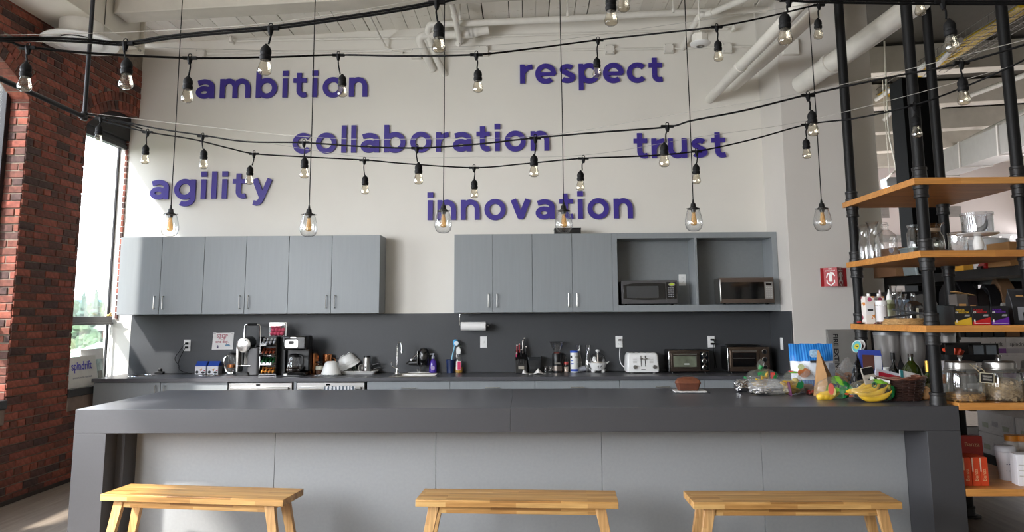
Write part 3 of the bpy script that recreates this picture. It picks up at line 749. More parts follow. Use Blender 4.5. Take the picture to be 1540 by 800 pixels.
def L_(ch):
    """strokes of one letter, x-height = 1: list of (points, width, closed), and its width"""
    o = lambda c: (arc(c, .5, .53-HH, .535-HH, 0, 360, 36)[:-1], WT, True)
    st = lambda x, a, b: ([(x, a), (x, b)], WT, False)
    if ch == 'o': return [o(.53)], 1.06
    if ch == 'b': return [st(HH, 0, 1.40), o(.55)], 1.08
    if ch == 'p': return [st(HH, -.38, 1.0), o(.55)], 1.08
    if ch == 'n': w_ = .94; return [st(HH, 0, 1), (arc(w_/2, .52, w_/2-HH, .5-HH, 175, 0)+[(w_-HH, 0)], WT, False)], w_
    if ch == 'u': w_ = .94; return [st(w_-HH, 0, 1), ([(HH, 1)]+arc(w_/2, .48, w_/2-HH, .5-HH, 180, 355), WT, False)], w_
    if ch == 'm':
        w_ = 1.56; c = (w_-2*HH)/4
        return [st(HH, 0, 1), (arc(HH+c, .52, c, .5-HH, 175, 0)+[(HH+2*c, 0)], WT, False), (arc(HH+3*c, .52, c, .5-HH, 175, 0)+[(w_-HH, 0)], WT, False)], w_
    if ch == 'r': return [st(HH, 0, 1), (arc(.64, .36, .64-HH, .64-HH, 178, 90, 10), WT, False)], .62
    if ch == 'i': return [st(HH, 0, 1), ([(HH, 1.13), (HH, 1.40)], .29, False)], WT
    if ch == 'l': return [st(HH, 0, 1.40)], WT
    if ch == 't': return [([(.30, 1.28), (.30, .36)]+arc(.30+.23, .36, .23, .36-HH+.01, 180, 275, 8)+[(.68, HH+.02)], WT, False), ([(0, .885), (.68, .885)], .23, False)], .69
    if ch == 'a': return [([(.10, .80)]+arc(.43, .60, .385, .4-HH, 118, 0, 10)+[(.94-HH, .0)], WT, False), (arc(.41, .31, .41-HH+.01, .31-HH+.02, 0, 360, 30)[:-1], .24, True), ([(.45, .505), (.8, .505)], .19, False)], .94
    if ch == 'c': return [(arc(.53, .5, .53-HH, .535-HH, 42, 318, 30), WT, False)], .95
    if ch == 'e': return [(arc(.53, .5, .53-HH, .535-HH, -4, 312, 34), WT, False), ([(.2, .47), (.99, .47)], .19, False)], 1.05
    if ch == 's':
        return [(arc(.42, .715, .26, .285-HH, 28, 235, 16)[:-1]+[(.42, .505)]+arc(.42, .285, .28, .285-HH, 55, -152, 16), .25, False)], .84
    if ch == 'g': return [o(.53), ([(1.08-HH, 1), (1.08-HH, .08)]+arc(.56, .06, .52-HH, .44-HH, 0, -125, 14), WT, False)], 1.08
    if ch == 'v': return [([(.145, 1), (.50, .09)], .285, False), ([(.875, 1), (.52, .09)], .285, False), ([(.40, .065), (.62, .065)], .13, False)], 1.02
    if ch == 'y': return [([(.145, 1), (.53, .06)], .285, False), ([(.905, 1), (.50, -.02)]+[(.44, -.14), (.35, -.225), (.24, -.25), (.10, -.215)], WT, False)], 1.05
XH = .222
def word(s, xl, xr, ybase, label):
    c = atY((xl+xr)/2, ybase, YW); a = atY(xl, ybase, YW).x; b = atY(xr, ybase, YW).x
    W = (b-a)/XH; nat = sum(L_(ch)[1] for ch in s); gap = (W-nat)/(len(s)-1)
    t = thing('word_sign', label, 'sign', (a, YW-.034, c.z), group='purple words on the white wall'); x = 0; out = {}
    for ch in s:
        st, w_ = L_(ch)
        m = MB()
        for i, (pts, ww, cl) in enumerate(st):
            m2 = MB(); stroke(m2, pts, ww, cl, 0, .1-.002*i); m.add([FRONT @ Vector((v.x*XH, v.y*XH, (.1-v.z)*XH)) for v in m2.v], m2.f)
        obj('letter', m, PURP, t, (x*XH, 0, 0), smooth=30)
        x += w_+gap
    return gap
for s, xl, xr, yb, lb in (('ambition', 296, 553, 147.7, 'purple raised letters spelling ambition, top left'), ('respect', 782, 996, 125.5, 'purple raised letters spelling respect, top right'),
    ('collaboration', 440.5, 826, 229, 'long purple raised word collaboration across the middle of the wall'), ('trust', 953, 1091, 238, 'purple raised letters spelling trust, right of the long word'),
    ('agility', 227, 410.5, 299.5, 'purple raised letters spelling agility above the left cabinets'), ('innovation', 643.5, 951.5, 330.3, 'purple raised letters spelling innovation above the right cabinets')):
    print(s, round(word(s, xl, xr, yb, lb), 3))

# ================================================================== PENDANTS over the island
def lathe_shell(prof, thick):
    return prof+[(max(r-thick, 0), z) for r, z in reversed(prof)]
GLB = GLASS('pendant_glass', 'FAFBFC', .62, .05, .01)
PNY = 5.63
def pendant(px, py, label, first):
    top = ceil_z(0)
    p = atY(px, py, PNY)
    if first is None:
        t = thing('pendant_lamp', label, 'pendant', (p.x, PNY, p.z), group='glass teardrop pendants over the island')
        # z = 0 is the glass bottom
        obj('glass_shade', MB().lathe([(0, 0), (.025, .002), (.045, .010), (.058, .025), (.0665, .055), (.066, .08), (.060, .115), (.051, .150), (.045, .170), (.044, .178)], 32), GLB, t)
        cap = obj('socket_cap', MB().lathe([(0, .148), (.017, .148), (.019, .165), (.047, .171), (.048, .176), (.03, .180), (.022, .19), (.019, .212), (.010, .22), (.006, .245), (0, .245)], 24), BLACKP, t)
        for sx in (-1, 1): obj('thumb_screw', MB().cyl((sx*.046, 0, .174), (sx*.058, 0, .174), .004, n=8), NICKEL, cap)
        b = obj('bulb', MB().lathe([(.012, .15), (.014, .135), (.019, .10), (.024, .07), (.0225, .055), (.014, .046), (0, .043)], 20), GLASS('amber_bulb', 'F3DDB4', .4, .06, film=.25, filmcol='E6C48C'), t)
        f = MB()
        for k in range(6):
            a = k*PI/3; f.tube([(.006*math.cos(a), .006*math.sin(a), .135), (.012*math.cos(a), .012*math.sin(a), .07), (.006*math.cos(a+.5), .006*math.sin(a+.5), .062)], .0012, 6)
        obj('filament', f, FIL, b)
        L = ceil_z(p.x)-p.z-.245
        obj('cord', MB().tube([(0, 0, .24), (.002, 0, .24+L*.3), (-.003, .002, .24+L*.62), (.0, 0, .24+L+.09)], .0038, 8), BLACKR, t)
        return t
    return dup(first, (p.x, PNY, p.z), random.uniform(-.6, .6), label)
pf = None
PL = ['leftmost of the six teardrop pendants, above the window cabinet', 'second teardrop pendant from the left, above the middle of the left cabinets', 'third teardrop pendant from the left, over the bare wall gap',
      'fourth teardrop pendant from the left, in front of the small black box', 'fifth teardrop pendant from the left, in front of the microwave cabinet', 'rightmost of the six teardrop pendants, beside the pipe shelves']
for (px, py), l in zip(((254.5, 356), (463.5, 356.5), (666.5, 351), (848, 351), (1044, 348), (1238, 348)), PL):
    r = pendant(px, py, l, pf); pf = pf or r

# ================================================================== STRING LIGHTS
CABLE = P('black_cable', '070708', .65, var=.05, spec=.15)
def strand(label, cable, bulbs, rad, double=False, tilt=()):
    """cable: (px, py, Y) knots; bulbs: (px, py of the joint, Y, px of the bulb, py of the bulb bottom)"""
    t = thing('string_light', label, 'string light', (0, 0, 0))
    pts = [atY(*c) for c in cable]; pos = pts[len(pts)//2]
    t.location = pos
    path = smoothpath([p-pos for p in pts], 8)
    if double:
        obj('cable', MB().tube([p+Vector((0, 0, rad*.9)) for p in path], rad, 7), CABLE, t); obj('cable', MB().tube([p-Vector((0, -.004, rad*.9)) for p in path], rad, 7), CABLE, t)
    else: obj('cable', MB().tube(path, rad, 7), CABLE, t)
    for i, (jx, jy, Y, bx_, by_) in enumerate(bulbs):
        j = atY(jx, jy, Y)-pos; b = atY(bx_, by_, Y)-pos
        d = b-j; L = d.length; S = 1.0
        # joint and drop
        m = MB(); ux = (atY(jx+10, jy, Y)-atY(jx, jy, Y)).normalized()
        m.loft([[j+ux*(-.028*s)+Vector((0, o_, q)) for o_, q in ((-.007, -.004), (.007, -.004), (.007, .006), (-.007, .006))] for s in (-1, 0, 1)])
        m.cyl(j+Vector((0, 0, .004)), j+Vector((0, 0, -.024)), .013, .006, 8)
        m.tube([j+ux*.007*math.cos(a*PI/4)+Vector((0, 0, .012+.007*math.sin(a*PI/4))) for a in range(8)], .0022, 5, closed=True)
        s_top = j+d*((L-.110)/L)
        mid = (j+s_top)/2+ux*.004*(1 if i % 2 else -1)
        m.tube(smoothpath([j+Vector((0, 0, -.015)), mid, s_top], 5), .0034, 6)
        obj('drop', m, CABLE, t)
        ax = -(Vector((0, 0, -1))*.75+d.normalized()*.25).normalized() if i not in tilt else -d.normalized()
        q = ax.to_track_quat('Z', 'Y').to_matrix(); org = b
        sk_ = obj('socket', MB().lathe([(0, .110), (.0042, .110), (.007, .105), (.014, .098), (.0182, .089), (.0188, .077), (.0175, .075), (.0175, .069), (.0195, .067), (.0195, .059), (.0182, .055), (.017, .053), (0, .053)], 16, org, q), BLACKR, t)
        bl = obj('bulb', MB().lathe([(.0140, .062), (.0146, .053), (.0195, .035), (.0236, .0185), (.0215, .0075), (.013, .0012), (0, 0)], 18, org, q), BULBG, sk_)
        f = MB().tube([org+q @ Vector(p) for p in ((.004, 0, .045), (.008, .002, .028), (.003, 0, .02), (-.004, .002, .022), (-.008, 0, .03), (-.004, 0, .045))], .0009, 5)
        f.k = 0
    return t
T3 = strand('string light dipping across the middle of the word collaboration', [(133, 172, 3.93), (180, 182, 3.92), (240, 194, 3.9), (305, 203.5, 3.85), (370, 213, 3.75), (457, 214.5, 3.65), (540, 220, 3.6), (627, 222.5, 3.55), (715, 217, 3.5), (803, 207.5, 3.45), (900, 199, 3.3), (1003, 191, 3.2), (1040, 181.5, 3.12), (1120, 166, 3.05), (1215, 142.5, 3.0), (1330, 118, 2.85), (1447, 94.5, 2.7), (1580, 55, 2.55)],
  [(305, 205, 3.85, 306, 254), (457, 214.5, 3.65, 457.5, 268), (627, 223, 3.55, 629.5, 277), (805, 208, 3.45, 803, 266), (1003.5, 190.5, 3.2, 999, 251), (1215, 144, 3.0, 1223.5, 204.5), (1446, 95, 2.7, 1450.5, 158)], .0042)
T4 = strand('lowest string light, passing in front of the top of innovation', [(133, 176, 3.95), (170, 186, 3.95), (222, 198.5, 3.95), (290, 209.5, 3.98), (345, 223, 4.0), (382, 231, 4.05), (450, 235.5, 4.05), (548, 240.5, 4.1), (610, 246, 4.1), (713, 252, 4.1), (790, 246, 4.0), (877, 238, 3.9), (960, 235, 3.88), (1047, 227.5, 3.85), (1130, 210, 3.85), (1213, 187.5, 3.85), (1290, 177.5, 3.7), (1375, 158, 3.4), (1450, 131, 3.3), (1533, 94, 3.15), (1600, 55, 3.1)],
  [(222, 199, 3.95, 217.5, 246.5), (382, 231.5, 4.05, 374.5, 277.5), (548, 241, 4.1, 549, 292), (713, 252.5, 4.1, 713.5, 298), (877.5, 238.5, 3.9, 873, 286.5), (1047.5, 228, 3.85, 1047.5, 276.5), (1213, 188, 3.85, 1213.5, 238.5), (1375.5, 159, 3.4, 1379.5, 206.5)], .0042)
T2 = strand('upper string light rising from the left window to the pipe frame', [(-420, 40, 2.2), (-30, 58, 2.4), (40, 70, 2.5), (140, 80, 2.6), (285, 87, 2.8), (400, 86, 3.0), (508, 82.5, 3.3), (610, 84, 3.25), (716, 82, 3.2), (800, 73, 3.4), (899, 60, 3.7), (1000, 49, 3.6), (1078, 40, 3.5), (1150, 26, 3.55), (1232, 6.5, 3.6), (1300, -6, 3.65), (1430, -34, 3.7), (1620, -70, 3.7)],
  [(42.5, 72, 2.5, 36, 137.5), (285.5, 87.5, 2.8, 281, 154.5), (509, 83, 3.3, 515, 146), (716.5, 82.5, 3.2, 719, 139), (899.5, 60.5, 3.7, 898, 116.5), (1078, 41, 3.5, 1081, 92), (1231.5, 8, 3.6, 1231, 58.5)], .0046)
T1 = strand('nearest string light with paired cables along the top edge', [(-420, 52, 2.1), (-30, 58, 2.2), (60, 58, 2.3), (130, 61, 2.35), (188, 65, 2.4), (250, 56, 2.4), (330, 48, 2.4), (407, 41.5, 2.4), (500, 29, 2.4), (580, 17, 2.4), (657, 3, 2.4), (780, -25, 2.4), (919, -42, 2.4), (1060, -20, 2.35), (1186, -2, 2.3), (1300, 2, 2.3), (1418, 3.5, 2.3), (1580, 3, 2.25), (2000, -4, 2.1)],
  [(188.5, 66, 2.4, 189, 134), (407, 43, 2.4, 397.5, 113), (657, 4, 2.4, 660, 79), (919, -40, 2.4, 919.5, 38.5), (1186, 0, 2.3, 1181, 67), (1418, 4, 2.3, 1432.5, 77.5)], .0042, True)
# short lit end at the corner joint, tilted towards the window, plus two bulbs whose cable passes above the frame
TA = strand('short string light end hanging by the black pipe elbow', [(140, 172, 3.9), (153, 178, 3.9), (190, 186, 3.92), (214, 194, 3.94)], [(152, 178, 3.9, 147, 217)], .0042)
TB = strand('string light crossing above, only its bulb tips hanging into view', [(-300, -110, 2.4), (250, -95, 2.5), (600, -75, 2.6), (800, -60, 2.6), (937, -52, 2.6), (1100, -62, 2.7), (1250, -55, 2.9), (1384, -42, 3.1), (1500, -60, 3.2), (1700, -85, 3.3)], [(937, -52, 2.6, 938, 17.5), (1384, -42, 3.1, 1384.5, 23)], .0042)
# thin steel support wires
WIRE = P('galvanised_wire', 'B9B7B2', .35, .6)
def wire(label, pts):
    ps = [atY(*c) for c in pts]; c0 = ps[0]
    m = MB().tube(smoothpath([p-c0 for p in ps], 6), .0011, 5); o = obj('support_wire', m, WIRE, loc=c0); tag(o, label, 'wire')
wire('thin steel wire above the nearest string light at upper left', [(-20, 53, 2.2), (90, 51, 2.3), (215, 47, 2.4), (420, 33, 2.4), (655, -4, 2.4)])
wire('thin steel wire above the string light before ambition and respect', [(-20, 60, 2.45), (150, 66, 2.6), (260, 72, 2.8), (500, 77, 3.3), (640, 72, 3.25), (820, 62, 3.5), (1000, 38, 3.6), (1180, 12, 3.55), (1290, -8, 3.6)])
wire('thin steel wire above the string light across collaboration', [(132, 170, 3.93), (305, 190, 3.85), (480, 207, 3.65), (630, 209, 3.55), (815, 204, 3.45), (1003, 174, 3.2), (1190, 143, 3.0), (1350, 108, 2.85), (1580, 50, 2.55)])
wire('thin steel wire above the lowest string light', [(132, 173, 3.95), (220, 192, 3.95), (400, 215, 4.05), (550, 236, 4.1), (715, 236, 4.1), (880, 233, 3.9), (1050, 206, 3.85), (1200, 184, 3.85), (1380, 140, 3.4), (1580, 82, 3.1)])

# ---------------------------------------------------------------- black pipe frame at the left that carries the strings
ev = atY(127, 176, 3.95)
t = thing('pipe_hanger', 'black pipe frame hanging from the ceiling at the left, carrying string lights', 'pipe', ev)
CBK = P('black_painted_conduit', '17171A', .3, .3, var=.05)
obj('drop_pipe', MB().cyl((0, 0, .02), (0, 0, ceil_z(ev.x)-ev.z), .0115, n=14), CBK, t)
obj('long_pipe', MB().cyl((0, 0, 0), (.03, -5.5, .0), .0135, n=14), CBK, t)
obj('elbow', MB().lathe([(0, -.02), (.017, -.02), (.017, .03), (0, .03)], 14).cyl((0, .015, 0), (0, -.03, 0), .018, n=14), P('black_fitting', '1D1D1F', .35, .3), t, bev=.003)
obj('cable_clip', MB().tube([(0, 0, .02), (.05, .0, .01), (.12, 0, -.012), (.2, 0, -.03)], .006, 8), CABLE, t)
# ================================================================== CEILING PIPES AND FITTINGS
def pipe(name, label, pts, r, mat=PIPEW, cat='pipe', rings=(), n=14, smooth=5):
    ps = [Vector(p) for p in pts]; c0 = ps[0]
    t = thing(name, label, cat, c0)
    obj('tube', MB().tube(smoothpath([p-c0 for p in ps], smooth) if smooth else [p-c0 for p in ps], r, n), mat, t)
    for k, f in enumerate(rings):
        i = int(f); a = ps[i]; b = ps[min(i+1, len(ps)-1)]; u = f-i; c = a.lerp(b, u)-c0; d = (b-a).normalized()
        obj('coupling', MB().cyl(c-d*.03, c+d*.03, r*1.16, n=n), mat, t)
    return t
a = atY(1067, 149, YW-.001)
pipe('pipe', 'thick white pipe slanting down into the wall right of respect, upper of the pair', [a, atY(1165, 47, 5.9), atY(1230, -22, 5.0)], .052, rings=(.55,), smooth=0)
a = atY(1104, 131, YW-.001)
pipe('pipe', 'thick white pipe slanting down into the wall, lower of the pair', [a, atY(1170, 72, 6.6), atY(1225, 20, 5.75)], .052, smooth=0)
a = atY(1203, 128, 7.449)
pipe('pipe', 'fat white pipe slanting into the pilaster behind the iron poles', [a, atY(1290, 68, 6.6), atY(1385, -1, 5.85)], .095, rings=(.55,), smooth=0)
# run along the ceiling
pl = [atY(1160, 14, 7.7), atY(1000, 20, 7.7), atY(840, 29, 7.7), atY(720, 34, 7.7), atY(656, 36.5, 7.7)]
el = [atY(647, 38, 7.72), atY(644, 44, 7.75), atY(645, 55, 7.8), atY(655, 85, 7.93), atY(669, 113, YW-.001)]
pipe('pipe', 'long white pipe along the ceiling that elbows down into the wall', pl+el, .036, rings=(1.5,), smooth=4)
pipe('pipe', 'white pipe with ribbed collar elbowing down beside the long one', [atY(735, 45, 7.8), atY(700, 51, 7.8), atY(680, 52, 7.8), atY(645, 53, 7.8), atY(634, 55, 7.8), atY(631, 61, 7.82), atY(635, 70, 7.87), atY(651, 105, YW-.001)], .046, rings=(.6, .75, .9))
pipe('pipe', 'short white pipe dropping from the beam at top centre', [atY(676, -6, 7.2), atY(682, 14, 7.35), atY(687, 40, 7.6), atY(691, 62, 7.8), atY(688, 66, 7.8)], .03, rings=(1.3,))
pipe('pipe', 'thin white pipe sloping behind the hanging detector', [atY(1130, -6, 7.0), atY(1076, 17, 7.5), atY(1062, 22, 7.6), atY(1050, 27, 7.65), atY(1026, 73, YW-.001)], .034, rings=(1.5,))
def conduit(label, pts, r=.013): pipe('conduit', label, [atY(*p) for p in pts], r, n=10, smooth=0)
conduit('thin white conduit along the top of the wall at left', [(356, 61, 8.07), (480, 59, 8.07), (640, 56.5, 8.07)])
conduit('thin white conduit along the top of the wall at right', [(650, 57, 8.07), (860, 51, 8.07), (1095, 43, 8.07)])
conduit('thin white conduit joining the wall junction boxes at left', [(312, 80, 8.075), (462, 77.5, 8.075), (606, 76.5, 8.075), (724, 75.5, 8.075)])
conduit('thin white conduit joining the wall junction boxes at right', [(730, 77, 8.075), (916, 74, 8.075), (1004, 73, 8.075), (1135, 69.5, 8.075)])
conduit('bent white conduit running down the ceiling boards to the wall', [(553, 18, 7.0), (572, 55, 7.9), (580, 70, 8.04), (592, 78, 8.07), (606, 79, 8.07)], .011)
def jbox(px, py, w_, label):
    p = atY(px, py, YW); t = thing('junction_box', label, 'junction box', (p.x, YW-.001, p.z), group='white junction boxes on the wall')
    obj('box', MB().b2(-w_/2, w_/2, -.055, 0, -w_/2, w_/2), PIPEW, t, bev=.004)
    c = obj('cover', MB().b2(-w_*.47, w_*.47, -.060, -.0552, -w_*.47, w_*.47), PIPEW, t, bev=.002)
    for sx in (-1, 1):
        for sz in (-1, 1): obj('screw', MB().cyl((sx*w_*.36, -.062, sz*w_*.36), (sx*w_*.36, -.0601, sz*w_*.36), .006, n=6), NICKEL, c)
jbox(304, 83, .105, 'white junction box left of the first string light bulb'); jbox(627, 82.5, .115, 'white junction box beside the elbowing pipes'); jbox(727, 78, .115, 'white junction box at the centre of the wall top')
jbox(916.5, 76, .105, 'white junction box above the letter p of respect'); jbox(1004.5, 74.5, .105, 'white junction box above the end of respect'); jbox(1092, 74, .11, 'white junction box just right of the detector')
p = atY(1187, 72, 7.449); t = thing('junction_box', 'white cover box high on the pilaster', 'junction box', (p.x, 7.449, p.z))
obj('box', MB().b2(-.085, .085, -.05, 0, -.085, .085), PIPEW, t, bev=.006); obj('cover', MB().b2(-.078, .078, -.055, -.0502, -.078, .078), PIPEW, t, bev=.003)
# rod hung detector
p = atY(1053, 65, 7.0)
t = thing('smoke_detector', 'white round detector hanging on a thin rod near the pipes', 'detector', (p.x, 7.0, p.z))
obj('canister', MB().lathe([(0, 0), (.078, 0), (.08, .01), (.08, .085), (.07, .095), (0, .095)], 8), PIPEW, t, bev=.003)
obj('disc', MB().lathe([(0, -.032), (.05, -.03), (.085, -.018), (.102, -.004), (.1, .004), (.07, .004), (0, .004)], 32), WHITEP, t)
obj('rod', MB().cyl((0, 0, .09), (0, 0, ceil_z(p.x)-p.z), .007, n=8), PIPEW, t)
obj('grille', MB().lathe([(.02, -.036), (.04, -.034), (.04, -.03), (.02, -.031)], 20), P('grille_grey', '77736C', .7), t)  # plain grey ring under the disc
# hanger rods with end caps
for px, py, Y, lb in ((853.5, 23, 7.3, 'thin ceiling rod with white cap above respect, left one'), (1012.5, 17, 7.3, 'thin ceiling rod with white cap above respect, right one'), (692, 28, 7.4, 'thin ceiling rod with white cap near the top centre pipes'), (1137, 68, 7.95, 'long thin ceiling rod reaching the thick pipe')):
    p = atY(px, py, Y); t = thing('hanger_rod', lb, 'rod', p)
    obj('rod', MB().cyl((0, 0, .02), (0, 0, ceil_z(p.x)-p.z), .0055, n=8), PIPEW, t); obj('cap', MB().cyl((0, 0, -.012), (0, 0, .03), .014, n=10), PIPEW, t)
# sprinkler stubs
for px, py, lb in ((690.5, 63, 'small white sprinkler head under the pipes'), (347, 61, 'white conduit end fitting above ambition'), (1104, 43, 'white conduit end fitting right of the detector rod')):
    p = atY(px, py, 8.0); t = thing('pipe_fitting', lb, 'fitting', (p.x, 8.0, p.z))
    obj('body', MB().cyl((0, 0, -.02), (0, 0, .03), .022, n=10).cyl((0, 0, .03), (0, 0, .055), .012, n=8), PIPEW, t, bev=.003); obj('arm', MB().cyl((0, 0, .005), (.0, .1, .005), .014, n=8), PIPEW, t)
# disc shaped air diffuser under the girder
t = thing('air_diffuser', 'white round disc diffuser under the girder by the brick wall', 'diffuser', (-4.045, 6.4, 4.03))
obj('neck', MB().lathe([(0, .06), (.18, .06), (.18, .19), (0, .19)], 40), PIPEW, t)
obj('disc', MB().lathe([(.17, .075), (.2, .055), (.29, .03), (.318, .008), (.315, -.004), (.29, -.012), (.235, -.004), (.225, .012), (.16, .03), (.155, .06)], 48), WHITEP, t)
obj('inner_ring', MB().lathe([(.0, -.03), (.12, -.03), (.17, -.022), (.19, -.008), (.185, .004), (.15, .0), (0, .002)], 40), WHITEP, t)
obj('throat', MB().lathe([(0, .05), (.16, .05), (.16, .035), (0, .035)], 32), BLACKP, t)

# ================================================================== PIPE SHELF UNIT
SXL, SXR, SY0_, SY1_ = 2.645, 3.47, 5.0, 6.15
un = thing('pipe_shelf', 'black iron pipe shelving with thick wooden boards at the right of the island', 'shelving', (SXL, SY0_, 0))
UW, UD = SXR-SXL, SY1_-SY0_
ZS = [2.415, 1.918, 1.420, .918, .378]
for z in ZS:
    x0 = IX1+.004-SXL if z < 1 else 0
    obj('shelf', MB().b2(x0, UW, 0, UD, z, z+.045), SHELFW, un, bev=.002)
pole_xy = [(2.722-SXL, 5.07-5), (2.70-SXL, 6.09-5), (3.392-SXL, 5.07-5), (3.375-SXL, 5.98-5)]
for k, (x, y) in enumerate(pole_xy):
    zb = ZC if k < 2 else 0
    zt = ceil_z(x+SXL)-.003
    cuts = [zb+.05]+[z for z in sorted(ZS) if z > zb]+[zt]
    m = MB()
    for i, (a, b) in enumerate(zip(cuts, cuts[1:])):
        m.cyl((x, y, a if i == 0 else a+.0455), (x, y, b-.0005), .038, n=18)
    po = obj('pole', m, BLACKM, un)
    for z in sorted(ZS):
        if z <= zb: continue
        for s in (-1, 1):
            c = z if s < 0 else z+.0455
            h = [(0, 0), (.050, 0), (.050, .022), (.046, .026), (.046, .062), (.049, .066), (.049, .082), (.039, .086), (0, .086)]
            obj('coupling', MB().lathe([(r, c-.0005+s*q) for r, q in h], 20, (x, y, 0)), FITM, po)
    obj('floor_flange', MB().lathe([(0, zb+.001), (.085 if zb == 0 else .052, zb+.001), (.085 if zb == 0 else .052, zb+.014), (.05, zb+.02), (.046, zb+.06), (.05, zb+.064), (.05, zb+.08), (.038, zb+.084), (0, zb+.084)], 24, (x, y, 0)), FITM, po)

# ================================================================== RED SIGN, FIRE CABINET, PLATES
RED = P('sign_red', 'A51E25', .35, var=.03)
pa, pb, pc = atY(1234, 417, 7.449), atY(1260, 419, 7.33), atY(1273.5, 417, 7.449)
sg = thing('fire_sign', 'red three sided fire extinguisher sign sticking out from the pilaster', 'sign', (pb.x, 7.449, pa.z))
xl_, xr_ = pa.x-pb.x, pc.x-pb.x; hz = .092
sg_face = MB().prism([(xl_, -.001), (xl_+.03, -.004), (0, -.115), (xr_-.03, -.004), (xr_, -.001), (xr_, 0), (xl_, 0)], -hz, hz)
obj('body', sg_face, RED, sg)
def on_face(p0, p1, off):
    """matrix: x along the sign face from p0 to p1, y up"""
    d = Vector((p1[0]-p0[0], p1[1]-p0[1], 0)); L = d.length; d.normalize(); n_ = Vector((d.y, -d.x, 0))
    return Matrix(((d.x, 0, n_.x, p0[0]+n_.x*off), (d.y, 0, n_.y, p0[1]+n_.y*off), (0, 1, 0, 0), (0, 0, 0, 1))), L
for nm, p0, p1 in (('l', (xl_+.03, -.004), (0, -.115)), ('r', (0, -.115), (xr_-.03, -.004))):
    Mx, L = on_face(p0, p1, .0006)
    c = L/2; ic = MB()
    ic.prism(rrect(c-.018, c+.018, -.045, .03, .01), 0, .0006)
    ic.prism([(c-.006, .03), (c-.006, .042), (c-.03, .042), (c-.04, .02), (c-.048, -.005), (c-.038, -.008), (c-.03, .015), (c-.02, .03)], 0, .0006)
    ic.prism([(c-.004, .031), (c-.004, .05), (c+.03, .045), (c+.05, .01), (c+.04, .005), (c+.02, .03)], 0, .0006)
    ar = [(c-.045, -.03), (c-.033, -.03), (c-.033, -.052), (c, -.078), (c+.033, -.052), (c+.033, -.03), (c+.045, -.03), (c+.045, -.058), (c, -.09), (c-.045, -.058)]
    ic.prism(ar, 0, .0005)
    o = obj('pictogram', ic, P('print_white', 'EFEDEA', .5, var=0), sg, smooth=0); o.matrix_local = Mx
    for s_, z_, sz in (('FIRE', .073, .02), ('EXTINGUISHER', .056, .0155)):
        o = txt('lettering', s_, sz, MC['print_white'], sg, (0, 0, 0)); sx = min(1, L*.92/max(o.dimensions.x, 1e-4)); o.matrix_local = Mx @ Matrix.Translation((c, z_, .0008)) @ Matrix.Diagonal((sx, 1, 1, 1))
p0, p1 = atY(1241, 495.5, 7.449), atY(1289.5, 495.5, 7.449)
fc = thing('extinguisher_cabinet', 'grey flush cabinet with black upright lettering behind the food', 'cabinet', (p0.x, 7.449, .72)); W = p1.x-p0.x
obj('frame', MB().b2(0, W, -.012, 0, 0, p0.z-.72), P('cabinet_grey', '8B8884', .45, .2), fc, bev=.003)
d = obj('door', MB().b2(.012, W-.012, -.02, -.0125, .012, p0.z-.732), MC['cabinet_grey'], fc, bev=.002)
txt('lettering', 'FIRE EXTINGUISHER', .062, BLACKP, fc, (.068, -.021, p0.z-.72-.04), rot=(PI/2, PI/2, 0), align='LEFT', sx=1.1, bold=.03)
def wall_plate(px, py, label, kind, Y=YW-.0205, rz=0, x=None, group=None):
    p = atY(px, py, Y) if x is None else Vector((x, Y, atX(px, py, x).z))
    t = thing('wall_outlet' if kind != 'switch' else 'light_switch', label, 'outlet' if kind != 'switch' else 'switch', (p.x, p.y, p.z), rz)
    obj('cover_plate', MB().b2(-.038, .038, -.006, 0, -.061, .061), WHITEP, t, bev=.002)
    if kind == 'switch': obj('toggle', MB().b2(-.005, .005, -.016, -.006, -.010, .012), WHITEP, t, bev=.001)
    elif kind == 'rocker': obj('rocker', MB().b2(-.017, .017, -.009, -.0062, -.034, .034), WHITEP, t, bev=.001)
    else:
        for s in (-1, 1):
            f = obj('receptacle', MB().prism(rrect(-.017, .017, s*.021-.014, s*.021+.014, .008), -.0085, -.0061, FRONT), WHITEP, t)
            obj('slot', MB().b2(-.008, -.006, -.009, -.0086, s*.021-.003, s*.021+.006).b2(.006, .008, -.009, -.0086, s*.021-.003, s*.021+.006).cyl((0, -.009, s*.021-.008), (0, -.0086, s*.021-.008), .002, n=6), BLACKP, f)
    return t
wall_plate(281.5, 519.5, 'white outlet at left with two black plugs in it', 'outlet')
wall_plate(727.5, 514.5, 'white switch plate under the paper towel roll', 'switch')
wall_plate(931, 514, 'white outlet feeding the white toaster', 'outlet')
wall_plate(1069.5, 514, 'white outlet with two black plugs between the toaster ovens', 'outlet')
q = atX(1176, 517, XR-.0185); wall_plate(1176, 517, 'white switch plate on the side splash', 'rocker', Y=q.y, rz=PI/2+PI, x=XR-.0185)
p = atY(1026, 420, CF+.3095); t = wall_plate(1026, 421, 'white outlet inside the microwave bay', 'outlet', Y=CF+.3095)

